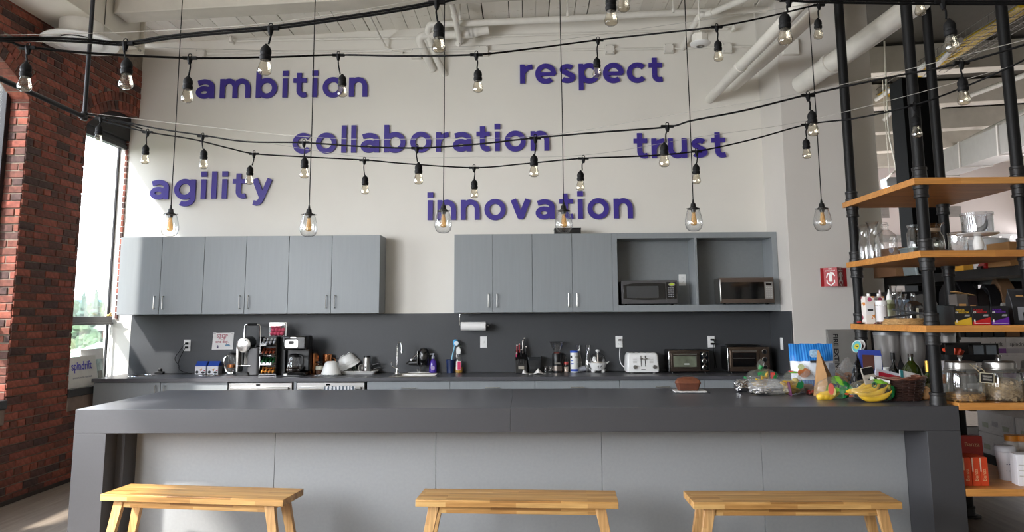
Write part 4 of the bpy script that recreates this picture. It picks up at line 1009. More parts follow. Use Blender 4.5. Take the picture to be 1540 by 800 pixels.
# ================================================================== OFFICE BEYOND
GREYD = P('duct_grey', '8E8C89', .5, .2, var=.05)
a, b = atY(1415, 250, 14.0), atY(1532, 208, 10.2)
t = thing('air_duct', 'grey rectangular duct crossing the office ceiling at right', 'duct', a)
d = b-a; L = d.length; q = d.to_track_quat('Y', 'Z').to_matrix().to_4x4()
m = MB(); m.T = q; m.b2(-.22, .22, 0, L*1.5, -.2, .2); obj('duct_body', m, GREYD, t)
m = MB(); m.T = q
for f in (.06, .52, .98): m.b2(-.24, .24, L*f-.03, L*f+.03, -.22, .22)
obj('flange', m, P('duct_flange', 'BDB9B5', .5), t, kind='stuff')
for (px0, py0, y0, px1, py1, y1, r, lb) in ((1395, 168, 13, 1560, 106, 9, .035, 'long pale sprinkler pipe crossing the office ceiling'), (1420, 228, 16, 1545, 165, 11, .035, 'thin grey pipe above the office duct'), (1330, 180, 12, 1445, 60, 8.0, .03, 'thin white pipe sloping across the office ceiling'), (1318, 150, 11, 1398, 92, 8.4, .03, 'thin white pipe beside the cable tray')):
    pipe('pipe', lb, [atY(px0, py0, y0), atY(px1, py1, y1)], r, mat=P('office_pipe', 'A8A4A0', .5), smooth=0, n=10)
# wire basket tray with yellow cables
a, b = atY(1306, 165, 12.5), atY(1560, 12, 7.0)
t = thing('cable_tray', 'wire basket tray with yellow cables under the office ceiling', 'cable tray', a); d = b-a; L = d.length; q = d.to_track_quat('Y', 'Z').to_matrix().to_4x4()
m = MB(); m.T = q
for x, z in ((-.2, .12), (-.2, .04), (-.2, 0), (-.1, 0), (0, 0), (.1, 0), (.2, 0), (.2, .04), (.2, .12)): m.tube([(x, 0, z), (x, L, z)], .0045, 5)
obj('rails', m, P('tray_wire', '6F6C66', .4, .6), t, kind='stuff')
m = MB(); m.T = q
for i in range(int(L/.14)): m.tube([(-.2, i*.14, .13), (-.2, i*.14, 0), (.2, i*.14, 0), (.2, i*.14, .13)], .0035, 5)
obj('cross_wires', m, MC['tray_wire'], t, kind='stuff')
m = MB(); m.T = q; random.seed(2)
for k in range(7): m.tube(smoothpath([(-.02+.03*k+random.uniform(-.02, .02), L*i/8, .02+random.uniform(0, .03)) for i in range(9)], 3), .024, 7)
obj('yellow_cables', m, P('yellow_cable', 'C8A60C', .5), t, kind='stuff')
# linear lamp, vents, perforated strip on the far wall
p0, p1 = atY(1329, 276, 9.8), atY(1378, 273, 9.8)
t = thing('linear_lamp', 'grey linear lamp housing hanging in the office', 'lamp', (p0+p1)/2)
w_ = (p1-p0).length
obj('housing', MB().b2(-w_*.5, w_*.9, -.09, .09, -.06, .06), P('lamp_grey', '8F9294', .4, .3), t, bev=.006); obj('diffuser', MB().b2(-w_*.48, w_*.88, -.07, .07, -.066, -.0605), P('lamp_diffuser', 'F4F0EA', .5, emit=('FFF4E6', 3.0)), t)
for f in (-.3, .7): obj('cord', MB().cyl((w_*f, 0, .06), (w_*f, 0, ceil_z(p0.x)-p0.z), .006, n=6), PIPEW, t)
for px, py, lb in ((1327, 320, 'grey louvred vent on the far wall, left of the iron pole'), (1435, 318.5, 'grey louvred vent on the far wall, right of the iron pole')):
    p = atY(px, py, 17.99); t = thing('wall_vent', lb, 'vent', (p.x, 17.99, p.z), group='louvred vents on the far wall')
    obj('frame', MB().b2(-.16, .16, -.02, 0, -.13, .13), P('vent_grey', '9A938F', .5), t, bev=.004)
    for k in range(8): obj('louvre', MB().box((0, -.03, -.105+k*.03), (.29, .004, .02), Matrix.Rotation(R(35), 3, 'X')), MC['vent_grey'], t)
p0, p1 = atY(1300, 359, 17.95), atY(1600, 356, 17.95)
t = thing('perforated_rail', 'grey rail with slanted bright slots along the far wall', 'rail', p0)
obj('rail', MB().b2(0, p1.x-p0.x, -.05, .02, -.085, .085), P('rail_grey', 'A8A4A3', .5), t)
m = MB()
for k in range(22):
    x = k*.26+.05; m.prism([(x, -.035), (x+.06, -.035), (x+.09, .035), (x+.03, .035)], -.056, -.0505, FRONT)
obj('slots', m, P('slot_white', 'F2EEEC', .5), t, kind='stuff')
struct('trim_18', MB().b2(p0.x, p1.x, 17.9, 17.999, 0, p0.z-.3), P('far_panel', 'C3BDBC', .6), 'paler grey lower band of the far wall')
# black steel column behind the shelf
p0, p1 = atY(1362, 200, 8.6), atY(1412, 200, 8.6)
cz_ = atY(1375, 120, 8.6).z
struct('trim_19', MB().b2(p0.x-.05, p1.x-.05, 8.5, 8.8, 0, cz_), P('black_column', '0A0A0B', .8, var=.05, spec=.1), 'black square steel column behind the pipe shelves', bev=.004)
for px, y in ((1309, 9.5),):
    pipe('conduit', 'thin white cable drooping down beside the column', [atY(1330, 62, 9.5), atY(1333, 130, 9.5), atY(1337, 200, 9.5), atY(1347, 250, 9.5), atY(1340, 262, 9.5), atY(1331, 270, 9.7)], .012, n=8)
for k, (px, py, Y) in enumerate(((1480, 170, 12), (1395, 300-60, 14))): pass
# ================================================================== THINGS ON THE BACK COUNTER
def on_counter(px, py, z=None): return atZ(px, py, ZC if z is None else z)
def pw(px0, px1, Y, py=545): return (atY(px1, py, Y)-atY(px0, py, Y)).x
def ph(py0, py1, Y, px=600): return (atY(px, py0, Y)-atY(px, py1, Y)).z
def place(name, label, cat, px, py, Z=ZC, rz=0, group=None, off=0.0, rad=.068):
    """stand a thing where the photograph shows its base; on the back counter never closer to the splash than rad"""
    y = atZ(px, py, Z).y+off
    if Z == ZC and y > 7.3: y = min(y, YW-.024-rad)
    return thing(name, label, cat, (atY(px, py, y).x, y, Z+.0006), rz, group)
PRW = P('print_white', ''); PRK = P('print_dark', '2A2A2C', .6, var=0)
# --- paper sign taped to the splash
p0, p1, p2 = atY(319, 526, YW-.022), atY(350.5, 526, YW-.022), atY(335, 500.5, YW-.022)
W, H = p1.x-p0.x, p2.z-p0.z
t = thing('paper_sign', 'white paper with red hand lettering taped above the espresso machine', 'sign', (p0.x+W/2, YW-.0212, p0.z))
obj('sheet', MB().prism([(-W/2-.004, 0), (W/2-.004, .002), (W/2+.003, H), (-W/2+.006, H-.002)], -.0008, 0, FRONT), PAPER, t)
INK = P('red_ink', 'A63A52', .7, var=0); INK2 = P('blue_ink', '6E93AE', .7, var=0)
for s, z, sz in (('STOP', H*.72, .05), ('POP', H*.565, .042), ('one day.', H*.40, .042)): txt('lettering', s, sz, INK, t, (-.01, -.0012, z), bold=.012)
obj('drawing', MB().prism([(.02, H*.2), (.085, H*.2), (.072, H*.32), (.035, H*.32)], -.0014, -.0009, FRONT), INK2, t)
obj('drawing', MB().prism(rrect(-.065, -.045, H*.08, H*.2, .004), -.0014, -.0009, FRONT).prism(rrect(-.062, -.048, H*.22, H*.26, .003), -.0014, -.0009, FRONT), P('violet_ink', '57496B', .7), t)
for x in (-W/2+.02, W/2-.01): obj('tape', MB().box((x, -.001, H-.003), (.03, .0012, .022)), GLASS('tape', 'FFFFFF', .3, .1, .3, film=.35, filmcol='C9C9C9'), t)
# --- cords at the left outlet
q = atY(281.5, 519.5, YW-.03)
for k, (dz, pts) in enumerate(((.021, [(279, 517), (270, 528), (263, 540), (270, 552), (266, 561), (262, 562)]), (-.021, [(279, 523), (270, 540), (268, 552), (275, 559), (290, 561), (318, 560.5)]))):
    t = thing('extension_cord', ['black cord looping down from the upper socket to the counter at left', 'black cord running from the lower socket along the counter to the blue topped boxes'][k], 'cord', (q.x, YW-.028, q.z+dz))
    obj('plug', MB().b2(-.016, .012, -.03, -.001, -.011, .011), BLACKR, t, bev=.004)
    org = Vector(t.location)
    ps = [Vector((-.01, -.022, 0))]+[atY(x, y, YW-.06-.02*i)-org for i, (x, y) in enumerate(pts[1:-2])]
    ps += [on_counter(*v)+Vector((0, 0, .0055))-org for v in pts[-2:]]
    obj('cable', MB().tube(smoothpath(ps, 6), .0038, 7), BLACKR, t)
t = place('power_adapter', 'black power adapter lying on the counter near the left outlet', 'adapter', 240, 561.5)
obj('brick_body', MB().b2(-.045, .045, -.028, .028, 0, .03), BLACKP, t, bev=.006); obj('plug', MB().b2(-.012, .02, -.02, .02, .0302, .06), BLACKP, t, bev=.005)
obj('cable', MB().tube(smoothpath([(.04, 0, .012), (.1, -.01, .006), (.2, .02, .005), (.34, .03, .005)], 5), .004, 7), BLACKR, t)
# --- two milk cartons with blue gable tops
BLUEC = P('carton_blue', '2347A0', .5); CTW = P('carton_white', 'E3E2E6', .5, var=.02); CTR = P('carton_red', 'B24A58', .5); CTG = P('carton_ochre', 'C28B4A', .5)
for px, lb in ((304.5, 'blue topped white carton at the back of the counter, left of two'), (323, 'blue topped white carton at the back of the counter, right of two')):
    t = place('milk_carton', lb, 'carton', px, 560.2, group=None); w_, d_, h = .058, .055, .085
    obj('body', MB().b2(-w_, w_, -d_, d_, 0, h), CTW, t, bev=.002)
    obj('gable_top', MB().loft([[Vector((-w_, -d_, h)), Vector((w_, -d_, h)), Vector((w_, d_, h)), Vector((-w_, d_, h))], [Vector((-w_, -.003, h+.05)), Vector((w_, -.003, h+.05)), Vector((w_, .003, h+.05)), Vector((-w_, .003, h+.05))]]), BLUEC, t)
    obj('print', MB().prism(arc(-.035, .025, .016, .016, 0, 360, 10)[:-1], -d_-.0008, -d_-.0002, FRONT).prism(arc(.03, .02, .02, .012, 0, 360, 10)[:-1], -d_-.0008, -d_-.0002, FRONT), PRK, t)
    obj('print', MB().prism([(-.01, .05), (.02, .06), (.01, .03)], -d_-.0008, -d_-.0002, FRONT), CTG, t); obj('print', MB().prism([(.03, .04), (.055, .05), (.05, .03)], -d_-.0008, -d_-.0002, FRONT), CTR, t)
# --- milk frother jug with chrome handle
t = place('milk_frother', 'clear jug with curved chrome handle and black lid left of the espresso machine', 'jug', 348.5, 562)
obj('base', MB().lathe([(0, 0), (.052, 0), (.055, .006), (.05, .02), (0, .02)], 28), CHROME, t)
obj('jug', MB().lathe([(.04, .02), (.046, .06), (.05, .13), (.048, .2)], 28), CLEAR, t)
obj('lid', MB().lathe([(0, .2), (.05, .2), (.05, .212), (.02, .225), (0, .225)], 24).box((.02, 0, .235), (.06, .025, .02)), BLACKP, t)
obj('handle', MB().tube(smoothpath([(-.035, -.01, .2), (-.07, -.02, .17), (-.075, -.02, .1), (-.05, -.015, .03), (-.03, -.01, .015)], 6), .011, 10), CHROME, t)
obj('copper_band', MB().lathe([(.0475, .07), (.052, .07), (.052, .1), (.0475, .1)], 24), P('copper', 'B77A50', .25, 1), t)
# --- espresso machine
t = place('espresso_machine', 'silver and black espresso capsule machine with round chrome face', 'coffee machine', 373, 565, off=.02, rad=.23)
obj('base', MB().prism(rrect(-.115, .05, -.07, .10, .04), 0, .035), BLACKP, t, bev=.004)
obj('back_body', MB().prism(rrect(.0, .13, -.06, .19, .03), .002, .285), P('anthracite_plastic', '4A4A4C', .35, .3), t, bev=.01)
obj('front_panel', MB().b2(-.105, .0, .0, .1, .1, .26), P('machine_grey', '6A6866', .35, .5), t, bev=.012)
obj('column', MB().b2(-.118, -.085, -.05, .08, .036, .30), STEEL, t, bev=.01)
hd = obj('head', MB().cyl((-.03, -.07, .315), (-.03, .10, .335), .075, .07, 32), BLACKG, t, bev=.004)
obj('face_disc', MB().lathe([(0, .012), (.055, .011), (.072, .004), (.074, -.006), (0, -.006)], 36, (-.03, -.078, .315), Matrix.Rotation(PI/2, 3, 'X')), P('satin_chrome', 'D9D9D9', .22, .9), hd)
for a in (60, 90, 120): obj('button', MB().cyl((-.03+.05*math.cos(R(a)), -.093, .315+.05*math.sin(R(a))), (-.03+.05*math.cos(R(a)), -.088, .315+.05*math.sin(R(a))), .006, n=10), BLACKP, hd)
obj('spout', MB().cyl((-.04, -.05, .235), (-.04, -.05, .10), .014, .01, 12), BLACKP, t)
obj('drip_grid', MB().b2(-.095, .02, -.085, .0, .0352, .042), P('grid_dark', '1A1A1B', .4), t)
obj('cup_support', MB().b2(-.09, .045, -.07, .0, .10, .108), CHROME, t, bev=.002)
obj('water_tank', MB().prism(rrect(.02, .125, .12, .22, .02), .285, .30), BLACKP, t)
obj('lever_handle', MB().tube(smoothpath([(-.075, .06, .37), (-.075, .06, .47), (-.07, .06, .515), (-.05, .06, .525), (.06, .06, .525), (.085, .06, .51), (.09, .06, .47), (.095, .06, .33)], 5), .009, 10), CHROME, t)
obj('lever_grip', MB().cyl((-.045, .06, .525), (.055, .06, .525), .0125, n=14), BLACKR, t)
# --- capsule tower and pink capsule box
t = place('capsule_tower', 'black tower of coffee capsules in four coloured tiers', 'capsule holder', 406.5, 565, off=.03)
obj('back_board', MB().b2(-.09, .13, .06, .14, 0, .40), BLACKP, t, bev=.004)
for sx in (-.1, .068): obj('side_wall', MB().b2(sx-.004, sx+.004, -.05, .06, 0, .395), GLASS('smoke_acrylic', '8A8A8A', .4, .12), t)
cc = [('capsule_gold', 'C98B45', .02), ('capsule_green', '2F6B42', .12), ('capsule_copper', '8C4A33', .215), ('capsule_silver', 'A9A9AC', .315)]
for nm, col, z in cc:
    m = P(nm, col, .25, .8)
    obj('tray', MB().b2(-.095, .063, -.055, .06, z-.012, z-.004).b2(-.095, .063, -.057, -.054, z-.012, z+.015), GLASS('smoke_acrylic', ''), t)
    for k in range(4):
        obj('capsule', MB().lathe([(0, .034), (.006, .032), (.016, .008), (.0195, .002), (.0195, 0), (0, 0)], 16, (-.073+k*.038, -.03, z+.022), Matrix.Rotation(PI/2+.5, 3, 'X')), m, t)
        obj('capsule', MB().lathe([(0, .034), (.006, .032), (.016, .008), (.0195, .002), (.0195, 0), (0, 0)], 16, (-.073+k*.038, .0, z+.052), Matrix.Rotation(PI/2+.5, 3, 'X')), m, t)
p = atZ(415, 508, ZC+.405)
t = thing('capsule_box', 'clear box of pink wrapped capsules on top of the capsule tower', 'box', (406.5*0+atZ(406.5, 565, ZC).x+.04, atZ(406.5, 565, ZC).y+.12, ZC+.402))
obj('clear_box', MB().b2(-.10, .085, -.04, .02, 0, .145), CLEAR, t); obj('box_edge', MB().b2(.078, .085, -.042, -.036, 0, .145).b2(-.1, .085, -.042, -.036, .139, .145), PAPER, t)
random.seed(8); PINK = P('pink_foil', 'D2506E', .25, .2)
for k in range(11): obj('capsule', MB().lathe([(0, -.024), (.017, -.017), (.024, 0), (.017, .017), (0, .024)], 14, (-.075+.036*(k % 4)+.012*(k//4 % 2), -.014-.0*k, .026+.04*(k//4))), PINK, t)
# --- drip coffee maker
t = place('coffee_maker', 'black drip coffee maker with steel front panel and glass carafe', 'coffee maker', 445, 565.5, off=.05, rad=.14)
obj('base', MB().prism(rrect(-.12, .125, -.12, .13, .03), 0, .04), BLACKG, t, bev=.006)
obj('tower', MB().b2(-.11, .125, .03, .13, .0405, .405), BLACKP, t, bev=.012)
obj('brew_head', MB().b2(-.115, .12, -.10, .0295, .265, .405), BLACKG, t, bev=.014)
cp = obj('control_panel', MB().prism(rrect(-.095, .045, .285, .37, .02), -.108, -.1005, FRONT), STEEL, t, bev=.002)
obj('display', MB().prism(rrect(-.05, .0, .325, .355, .006), -.111, -.1085, FRONT), BLACKG, cp); obj('knob', MB().cyl((.02, -.118, .315), (.02, -.1085, .315), .014, n=16), CHROME, cp)
obj('badge', MB().prism(rrect(-.04, .02, .382, .394, .003), -.102, -.1005, FRONT), NICKEL, t)
car = obj('carafe', MB().lathe([(0, .042), (.07, .043), (.078, .06), (.074, .11), (.055, .17), (.05, .19)], 32, (-.01, -.045, 0)), CLEAR, t)
obj('coffee', MB().lathe([(0, .046), (.068, .046), (.073, .062), (.07, .10), (0, .10)], 28, (-.01, -.045, 0)), P('coffee', '1B0E08', .1), car)
obj('carafe_band', MB().lathe([(.074, .06), (.08, .06), (.08, .072), (.074, .072)], 28, (-.01, -.045, 0)), CHROME, car)
obj('carafe_lid', MB().lathe([(0, .19), (.052, .19), (.054, .21), (.03, .225), (0, .225)], 28, (-.01, -.045, 0)), BLACKP, car)
obj('carafe_handle', MB().tube(smoothpath([(.04, -.06, .2), (.08, -.085, .2), (.095, -.09, .15), (.09, -.085, .08), (.065, -.07, .065)], 5), .01, 8), BLACKP, car)
obj('switch', MB().b2(-.09, -.055, -.124, -.119, .008, .028), PRW, t)
# --- copper canister, jar, grey tool
t = place('copper_pitcher', 'copper coloured pitcher with dark lid beside the coffee maker', 'pitcher', 471.5, 563, off=.05)
COP = P('copper', '')
obj('body', MB().lathe([(0, 0), (.048, 0), (.05, .01), (.055, .1), (.05, .18), (.042, .215), (0, .215)], 28), COP, t); obj('lid', MB().lathe([(0, .216), (.044, .216), (.04, .235), (0, .24)], 24), BLACKP, t)
t = place('spice_jar', 'small glass jar with cream label and dark lid in front of the copper pitcher', 'jar', 480, 563)
obj('glass', MB().lathe([(0, .001), (.036, .001), (.038, .01), (.038, .10), (.03, .115)], 24), CLEAR, t); obj('contents', MB().lathe([(0, .004), (.034, .004), (.034, .05), (0, .05)], 20), P('spice', '6B4630', .8, var=.3, scale=60), t)
obj('label', MB().lathe([(.0386, .05), (.0386, .085)], 24), P('label_cream', 'E5E3CF', .6), t, smooth=60); obj('lid', MB().lathe([(0, .116), (.032, .116), (.032, .135), (0, .135)], 20), BLACKP, t)
t = place('copper_mug', 'copper mug half hidden behind the white bowls', 'mug', 492, 561, off=.07)
obj('body', MB().lathe([(0, 0), (.045, 0), (.05, .02), (.05, .2), (.047, .2), (.044, .02), (0, .01)], 26), COP, t); obj('handle', MB().tube(smoothpath([(.045, 0, .16), (.08, 0, .15), (.08, 0, .07), (.045, 0, .05)], 5), .006, 8), COP, t)
t = thing('measuring_scoop', 'grey scoop leaning out of the copper mug', 'scoop', (atZ(488, 561, ZC).x-.02, atZ(492, 561, ZC).y+.06, ZC+.2))
GRP = P('grey_plastic', '6E7072', .45)
obj('handle', MB().box((.02, 0, .055), (.105, .012, .022), Matrix.Rotation(R(-38), 3, 'Y')), GRP, t, bev=.004); obj('bowl', MB().lathe([(0, .0), (.02, .006), (.026, .03), (.023, .03), (.018, .008), (0, .004)], 20, (-.035, 0, .055), Matrix.Rotation(R(50), 3, 'Y')), GRP, t)
# --- white bowls on a draining towel
t = place('drying_cloth', 'white patterned cloth under the upturned bowls', 'cloth', 492, 565.5)
m = MB(); N = 12
m.add([Vector((-.12+.24*i/N, -.05+.17*j/N, .003+.004*math.sin(i*1.7+j)*math.sin(j*1.3))) for j in range(N+1) for i in range(N+1)], [(j*(N+1)+i, j*(N+1)+i+1, (j+1)*(N+1)+i+1, (j+1)*(N+1)+i) for j in range(N) for i in range(N)])
o = obj('cloth', m, TOW, t); o.modifiers.new('thick', 'SOLIDIFY').thickness = .002
BOWL = [(0, .104), (.05, .103), (.062, .097), (.072, .082), (.092, .03), (.102, .006), (.106, 0), (.101, .001), (.09, .03), (.07, .078), (.05, .095), (0, .096)]
t = thing('white_bowl', 'white ridged bowl standing upside down on the cloth', 'bowl', (atZ(496, 565, ZC).x, atZ(496, 565, ZC).y+.05, ZC+.012)); t.scale = (1.0, 1.0, 1.2)
obj('shell', MB().lathe(BOWL, 40), WHITEC, t)
obj('foot_ring', MB().lathe([(.045, .104), (.05, .108), (.05, .104)], 32), WHITEC, t)
p = on_counter(523, 562)
t = thing('white_bowl', 'larger white bowl tilted on its side on the draining tray', 'bowl', (p.x+.0, p.y+.09, ZC+.075)); t.rotation_euler = (R(12), R(-24), 0); t.scale = (1.18, 1.18, 1.2)
obj('shell', MB().lathe(BOWL, 40), WHITEC, t); obj('foot_ring', MB().lathe([(.045, .104), (.05, .108), (.05, .104)], 32), WHITEC, t)
for k in range(3): obj('ridge', MB().lathe([(.094-.01*k, .025+.022*k), (.0965-.01*k, .028+.022*k), (.092-.01*k, .035+.022*k)], 40), WHITEC, t)
# --- draining tray with its things
t = place('draining_tray', 'shallow white draining tray beside the sink', 'tray', 541, 562.5, off=.08, rad=.125); tx, ty = t.location.x, t.location.y
obj('tray_body', MB().loft([rrect_ring for rrect_ring in [[Vector((x, y, z)) for x, y in rrect(-a, a, -b, b, .03)] for a, b, z in ((.17, .095, 0), (.19, .115, .03), (.196, .121, .034), (.196, .121, .03), (.186, .111, .027), (.166, .091, .006))]], caps=True), WHITEC, t)
def on_tray(dx, dy, z=.008): return (tx+dx, ty+dy, ZC+z)
p = atZ(552, 557, ZC)
t = thing('coffee_grinder', 'brushed steel coffee grinder with black cap on the draining tray', 'grinder', on_tray(.075, .0))
obj('foot', MB().lathe([(0, 0), (.045, 0), (.045, .025), (0, .025)], 24), BLACKP, t); obj('body', MB().lathe([(.043, .0255), (.043, .05), (.037, .16), (0, .16)], 28), STEEL, t); obj('cap', MB().lathe([(0, .1605), (.036, .1605), (.033, .178), (0, .178)], 24), BLACKP, t); obj('switch', MB().b2(-.012, -.002, -.046, -.04, .05, .07), BLACKP, t)
for k, (dx, rz_, lb) in enumerate(((.125, .25, 'black handled utensil sticking out right of the grinder, upper one'), (.13, .1, 'black handled utensil sticking out right of the grinder, lower one'))):
    t = thing('utensil', lb, 'utensil', on_tray(dx, .03+.03*k, .012))
    zz = .09-.045*k
    obj('handle', MB().tube([(-.01, 0, zz-.018), (.04, 0, zz-.004), (.085, 0, zz+.004)], [.009, .012, .008], 10), BLACKP, t); obj('blade', MB().box((-.03, 0, zz*.5-.012), (.012, .003, zz*1.02)), STEEL, t)
t = thing('green_glass', 'pale green glass tumbler lying tilted on the draining tray', 'glass', on_tray(-.06, .075, .03)); t.rotation_euler = (0, R(-22), 0)
obj('tumbler', MB().lathe([(0, 0), (.028, 0), (.034, .1), (.036, .12), (.0335, .12), (.026, .006), (0, .006)], 20), GLASS('green_glass', 'A8D0C0', .5, .12), t)
t = thing('steel_ring_tool', 'round steel strainer leaning on the grinder', 'strainer', on_tray(.012, .05, .055)); t.rotation_euler = (R(70), 0, R(10))
obj('hoop', MB().tube([(.04*math.cos(k*PI/10), .04*math.sin(k*PI/10), 0) for k in range(20)], .004, 8, closed=True), CHROME, t); obj('mesh', MB().lathe([(.038, 0), (.025, -.015), (0, -.022)], 20), STEEL, t); obj('handle', MB().cyl((.04, 0, 0), (.075, .05, 0), .004, n=8), CHROME, t)
for dx, lb in ((-.12, 'small clear glass on the draining tray behind the tilted bowl, left'), (-.08, 'small clear glass on the draining tray behind the tilted bowl, right')):
    t = thing('drinking_glass', lb, 'glass', on_tray(dx, .085, .009)); obj('tumbler', MB().lathe([(0, 0), (.027, 0), (.032, .13), (.030, .13), (.025, .006), (0, .006)], 20), CLEAR, t)
# --- black capsule shaped appliance with chrome arm, behind the sink
p = on_counter(628, 562.5)
t = thing('drink_appliance', 'black rounded appliance with chrome arm and spout on a pale base behind the sink', 'appliance', (p.x, 7.99, ZC+.0006))
obj('foot', MB().lathe([(0, 0), (.12, 0), (.125, .006), (.11, .012), (0, .014)], 32, sy=.5), WHITEP, t)
obj('stalk', MB().cyl((.01, 0, .012), (.01, 0, .075), .009, n=10).cyl((-.015, 0, .012), (-.015, 0, .045), .012, n=10), CHROME, t)
obj('tank', MB().lathe([(0, .07), (.035, .07), (.055, .085), (.058, .11), (.058, .20), (.052, .235), (.035, .258), (0, .268)], 32, (.045, 0, 0)), BLACKG, t)
obj('tank_band', MB().b2(-.0185, -.008, -.045, .0, .09, .235), CHROME, t, bev=.003)
obj('arm', MB().cyl((-.01, 0, .11), (-.11, 0, .105), .034, .022, 16), BLACKP, t); obj('bracket', MB().tube([(-.015, 0, .2), (-.05, 0, .175), (-.08, 0, .135)], .014, 10), CHROME, t)
obj('spout', MB().cyl((-.105, 0, .12), (-.14, -.01, .095), .012, .008, 12), BLACKP, t); obj('valve_knob', MB().lathe([(0, 0), (.014, 0), (.014, .02), (0, .024)], 14, (-.085, 0, .13)), CHROME, t)
# --- soap, cup with brush, spray bottle
t = place('soap_bottle', 'purple dish soap bottle with clear pump right of the sink', 'soap', 651, 559.5, off=.03)
obj('bottle', MB().lathe([(0, 0), (.038, 0), (.042, .01), (.04, .09), (.033, .125), (.014, .14), (.014, .15), (0, .15)], 28, sy=.7), P('purple_soap', '4A2F9E', .12, coat=.5), t)
obj('label', MB().prism(rrect(-.02, .022, .03, .075, .018), -.0295, -.0285, FRONT), P('soap_label', 'A895C4', .5), t)
obj('pump', MB().cyl((0, 0, .15), (0, 0, .175), .017, n=16).cyl((0, 0, .175), (0, 0, .2), .007, n=10).cyl((.012, 0, .2), (-.035, 0, .196), .008, .006, 10), GLASS('cloudy_plastic', 'E8EAF2', .4, .2, .3, film=.45, filmcol='D5D8E4'), t)
t = place('blue_cup', 'dark blue plastic cup holding a dish brush', 'cup', 678, 558.5, off=.03); bp = t.location.copy()
obj('cup', MB().lathe([(0, 0), (.042, 0), (.052, .14), (.049, .14), (.039, .005), (0, .005)], 28), P('navy_plastic', '14264F', .35), t)
t = thing('dish_brush', 'light blue dish brush standing in the dark blue cup', 'brush', (bp.x, bp.y, ZC+.012))
LB = P('sky_plastic', '3C9FD4', .35)
obj('handle', MB().tube(smoothpath([(-.01, 0, 0), (.01, 0, .13), (.03, .0, .22), (.045, 0, .285)], 5), [.008]*16, 8), P('pale_blue_plastic', '7FB6D2', .35), t); obj('head', MB().lathe([(0, -.035), (.022, -.028), (.028, 0), (.02, .03), (0, .036)], 18, (.05, 0, .305)), LB, t); obj('bristles', MB().lathe([(0, 0), (.02, .0), (.024, .02), (0, .022)], 14, (.062, -.02, .295), Matrix.Rotation(R(75), 3, 'X')), P('bristle_white', 'D9E2E6', .8), t, kind='stuff')
t = place('spray_bottle', 'clear spray bottle with white trigger and pink label', 'bottle', 690.5, 558.5, off=.02)
obj('bottle', MB().lathe([(0, 0), (.04, 0), (.043, .01), (.042, .12), (.03, .16), (.013, .185), (.013, .195)], 24, sy=.65), CLEAR, t); obj('liquid', MB().lathe([(0, .003), (.036, .003), (.039, .012), (.039, .06), (0, .06)], 20, sy=.62), P('amber_liquid', 'B98A32', .1), t)
obj('label', MB().prism(rrect(-.03, .022, .03, .125, .008), -.0295, -.0285, FRONT), PAPER, t); obj('label_print', MB().prism(rrect(-.014, .02, .035, .12, .004), -.0305, -.0297, FRONT), P('label_pink', 'D42B62', .5), t)
obj('trigger_head', MB().prism([(-.03, .20), (.015, .195), (.02, .24), (.0, .275), (-.025, .265), (-.03, .24)], -.014, .014, FRONT), WHITEP, t, bev=.004); obj('trigger', MB().tube([(-.02, 0, .2), (-.028, -.0, .175), (-.02, 0, .155)], .006, 8), WHITEP, t); obj('cap_top', MB().b2(-.005, .024, -.012, .012, .275, .285), P('olive_plastic', '4B5336', .4), t, bev=.003)
# --- paper towel holder
p0, p1 = atY(691, 472, CF+.12), atY(732, 492, CF+.12)
t = thing('paper_towel_holder', 'paper towel roll on a chrome holder under the wall cabinet', 'paper towel', (p0.x, CF+.16, zb_)); W = p1.x-p0.x
obj('mount', MB().b2(.02, .22, -.02, .02, -.008, -.0008), NICKEL, t, bev=.002); obj('arm', MB().tube([(.03, 0, -.008), (.004, 0, -.012), (0, 0, -.03), (0, 0, -.13), (.01, 0, -.142), (W+.02, 0, -.142)], .005, 10), CHROME, t)
obj('roll', MB().lathe([(.018, 0), (.047, 0), (.047, W-.025), (.018, W-.025), (.018, 0)], 36, (.013, 0, -.142), Matrix.Rotation(PI/2, 3, 'Y')), P('paper_towel', 'EFEDEB', .85, var=.02, bump=.1), t); obj('end_knob', MB().lathe([(0, -.012), (.012, 0), (0, .012)], 12, (W+.02, 0, -.135)), CHROME, t)
# --- knife block
t = place('knife_block', 'black knife block with red and black handled knives', 'knife block', 784, 557.5, off=.03, rad=.115)
kb = MB().prism([(-.065, 0), (.095, 0), (.095, .145), (-.065, .205)], -.062, .062, Matrix(((0, 0, 1), (-1, 0, 0), (0, 1, 0)))); kb = MB().loft([[Vector((-.062, -.06, 0)), Vector((.062, -.06, 0)), Vector((.062, .08, 0)), Vector((-.062, .08, 0))], [Vector((-.062, -.03, .13)), Vector((.062, -.03, .13)), Vector((.062, .1, .235)), Vector((-.062, .1, .235))]])
obj('block', kb, BLACKP, t, bev=.004); obj('badge', MB().box((.0, -.052, .058), (.06, .004, .03), Matrix.Rotation(R(-12), 3, 'X')), NICKEL, t)
RK = P('knife_red', '9C2A34', .35)
for x, z, h, m in ((-.045, .2, .1, RK), (-.02, .22, .09, RK), (.018, .22, .13, STEEL), (.035, .23, .15, BLACKP), (.0, .17, .08, BLACKP), (.05, .2, .08, BLACKP), (-.05, .16, .05, P('knife_pink', 'B0345C', .35))):
    k = obj('knife', MB().box((x, .02+(z-.16)*.6, z+h*.35), (.016, .02, h)), m, t, bev=.005); obj('bolster', MB().box((x, .02+(z-.16)*.6, z+h*.85), (.014, .018, .012)), CHROME, k)
for k in range(4): obj('steak_knife', MB().box((-.03+.02*k, -.045+.004, .12), (.01, .016, .05)), BLACKP, t, bev=.003)
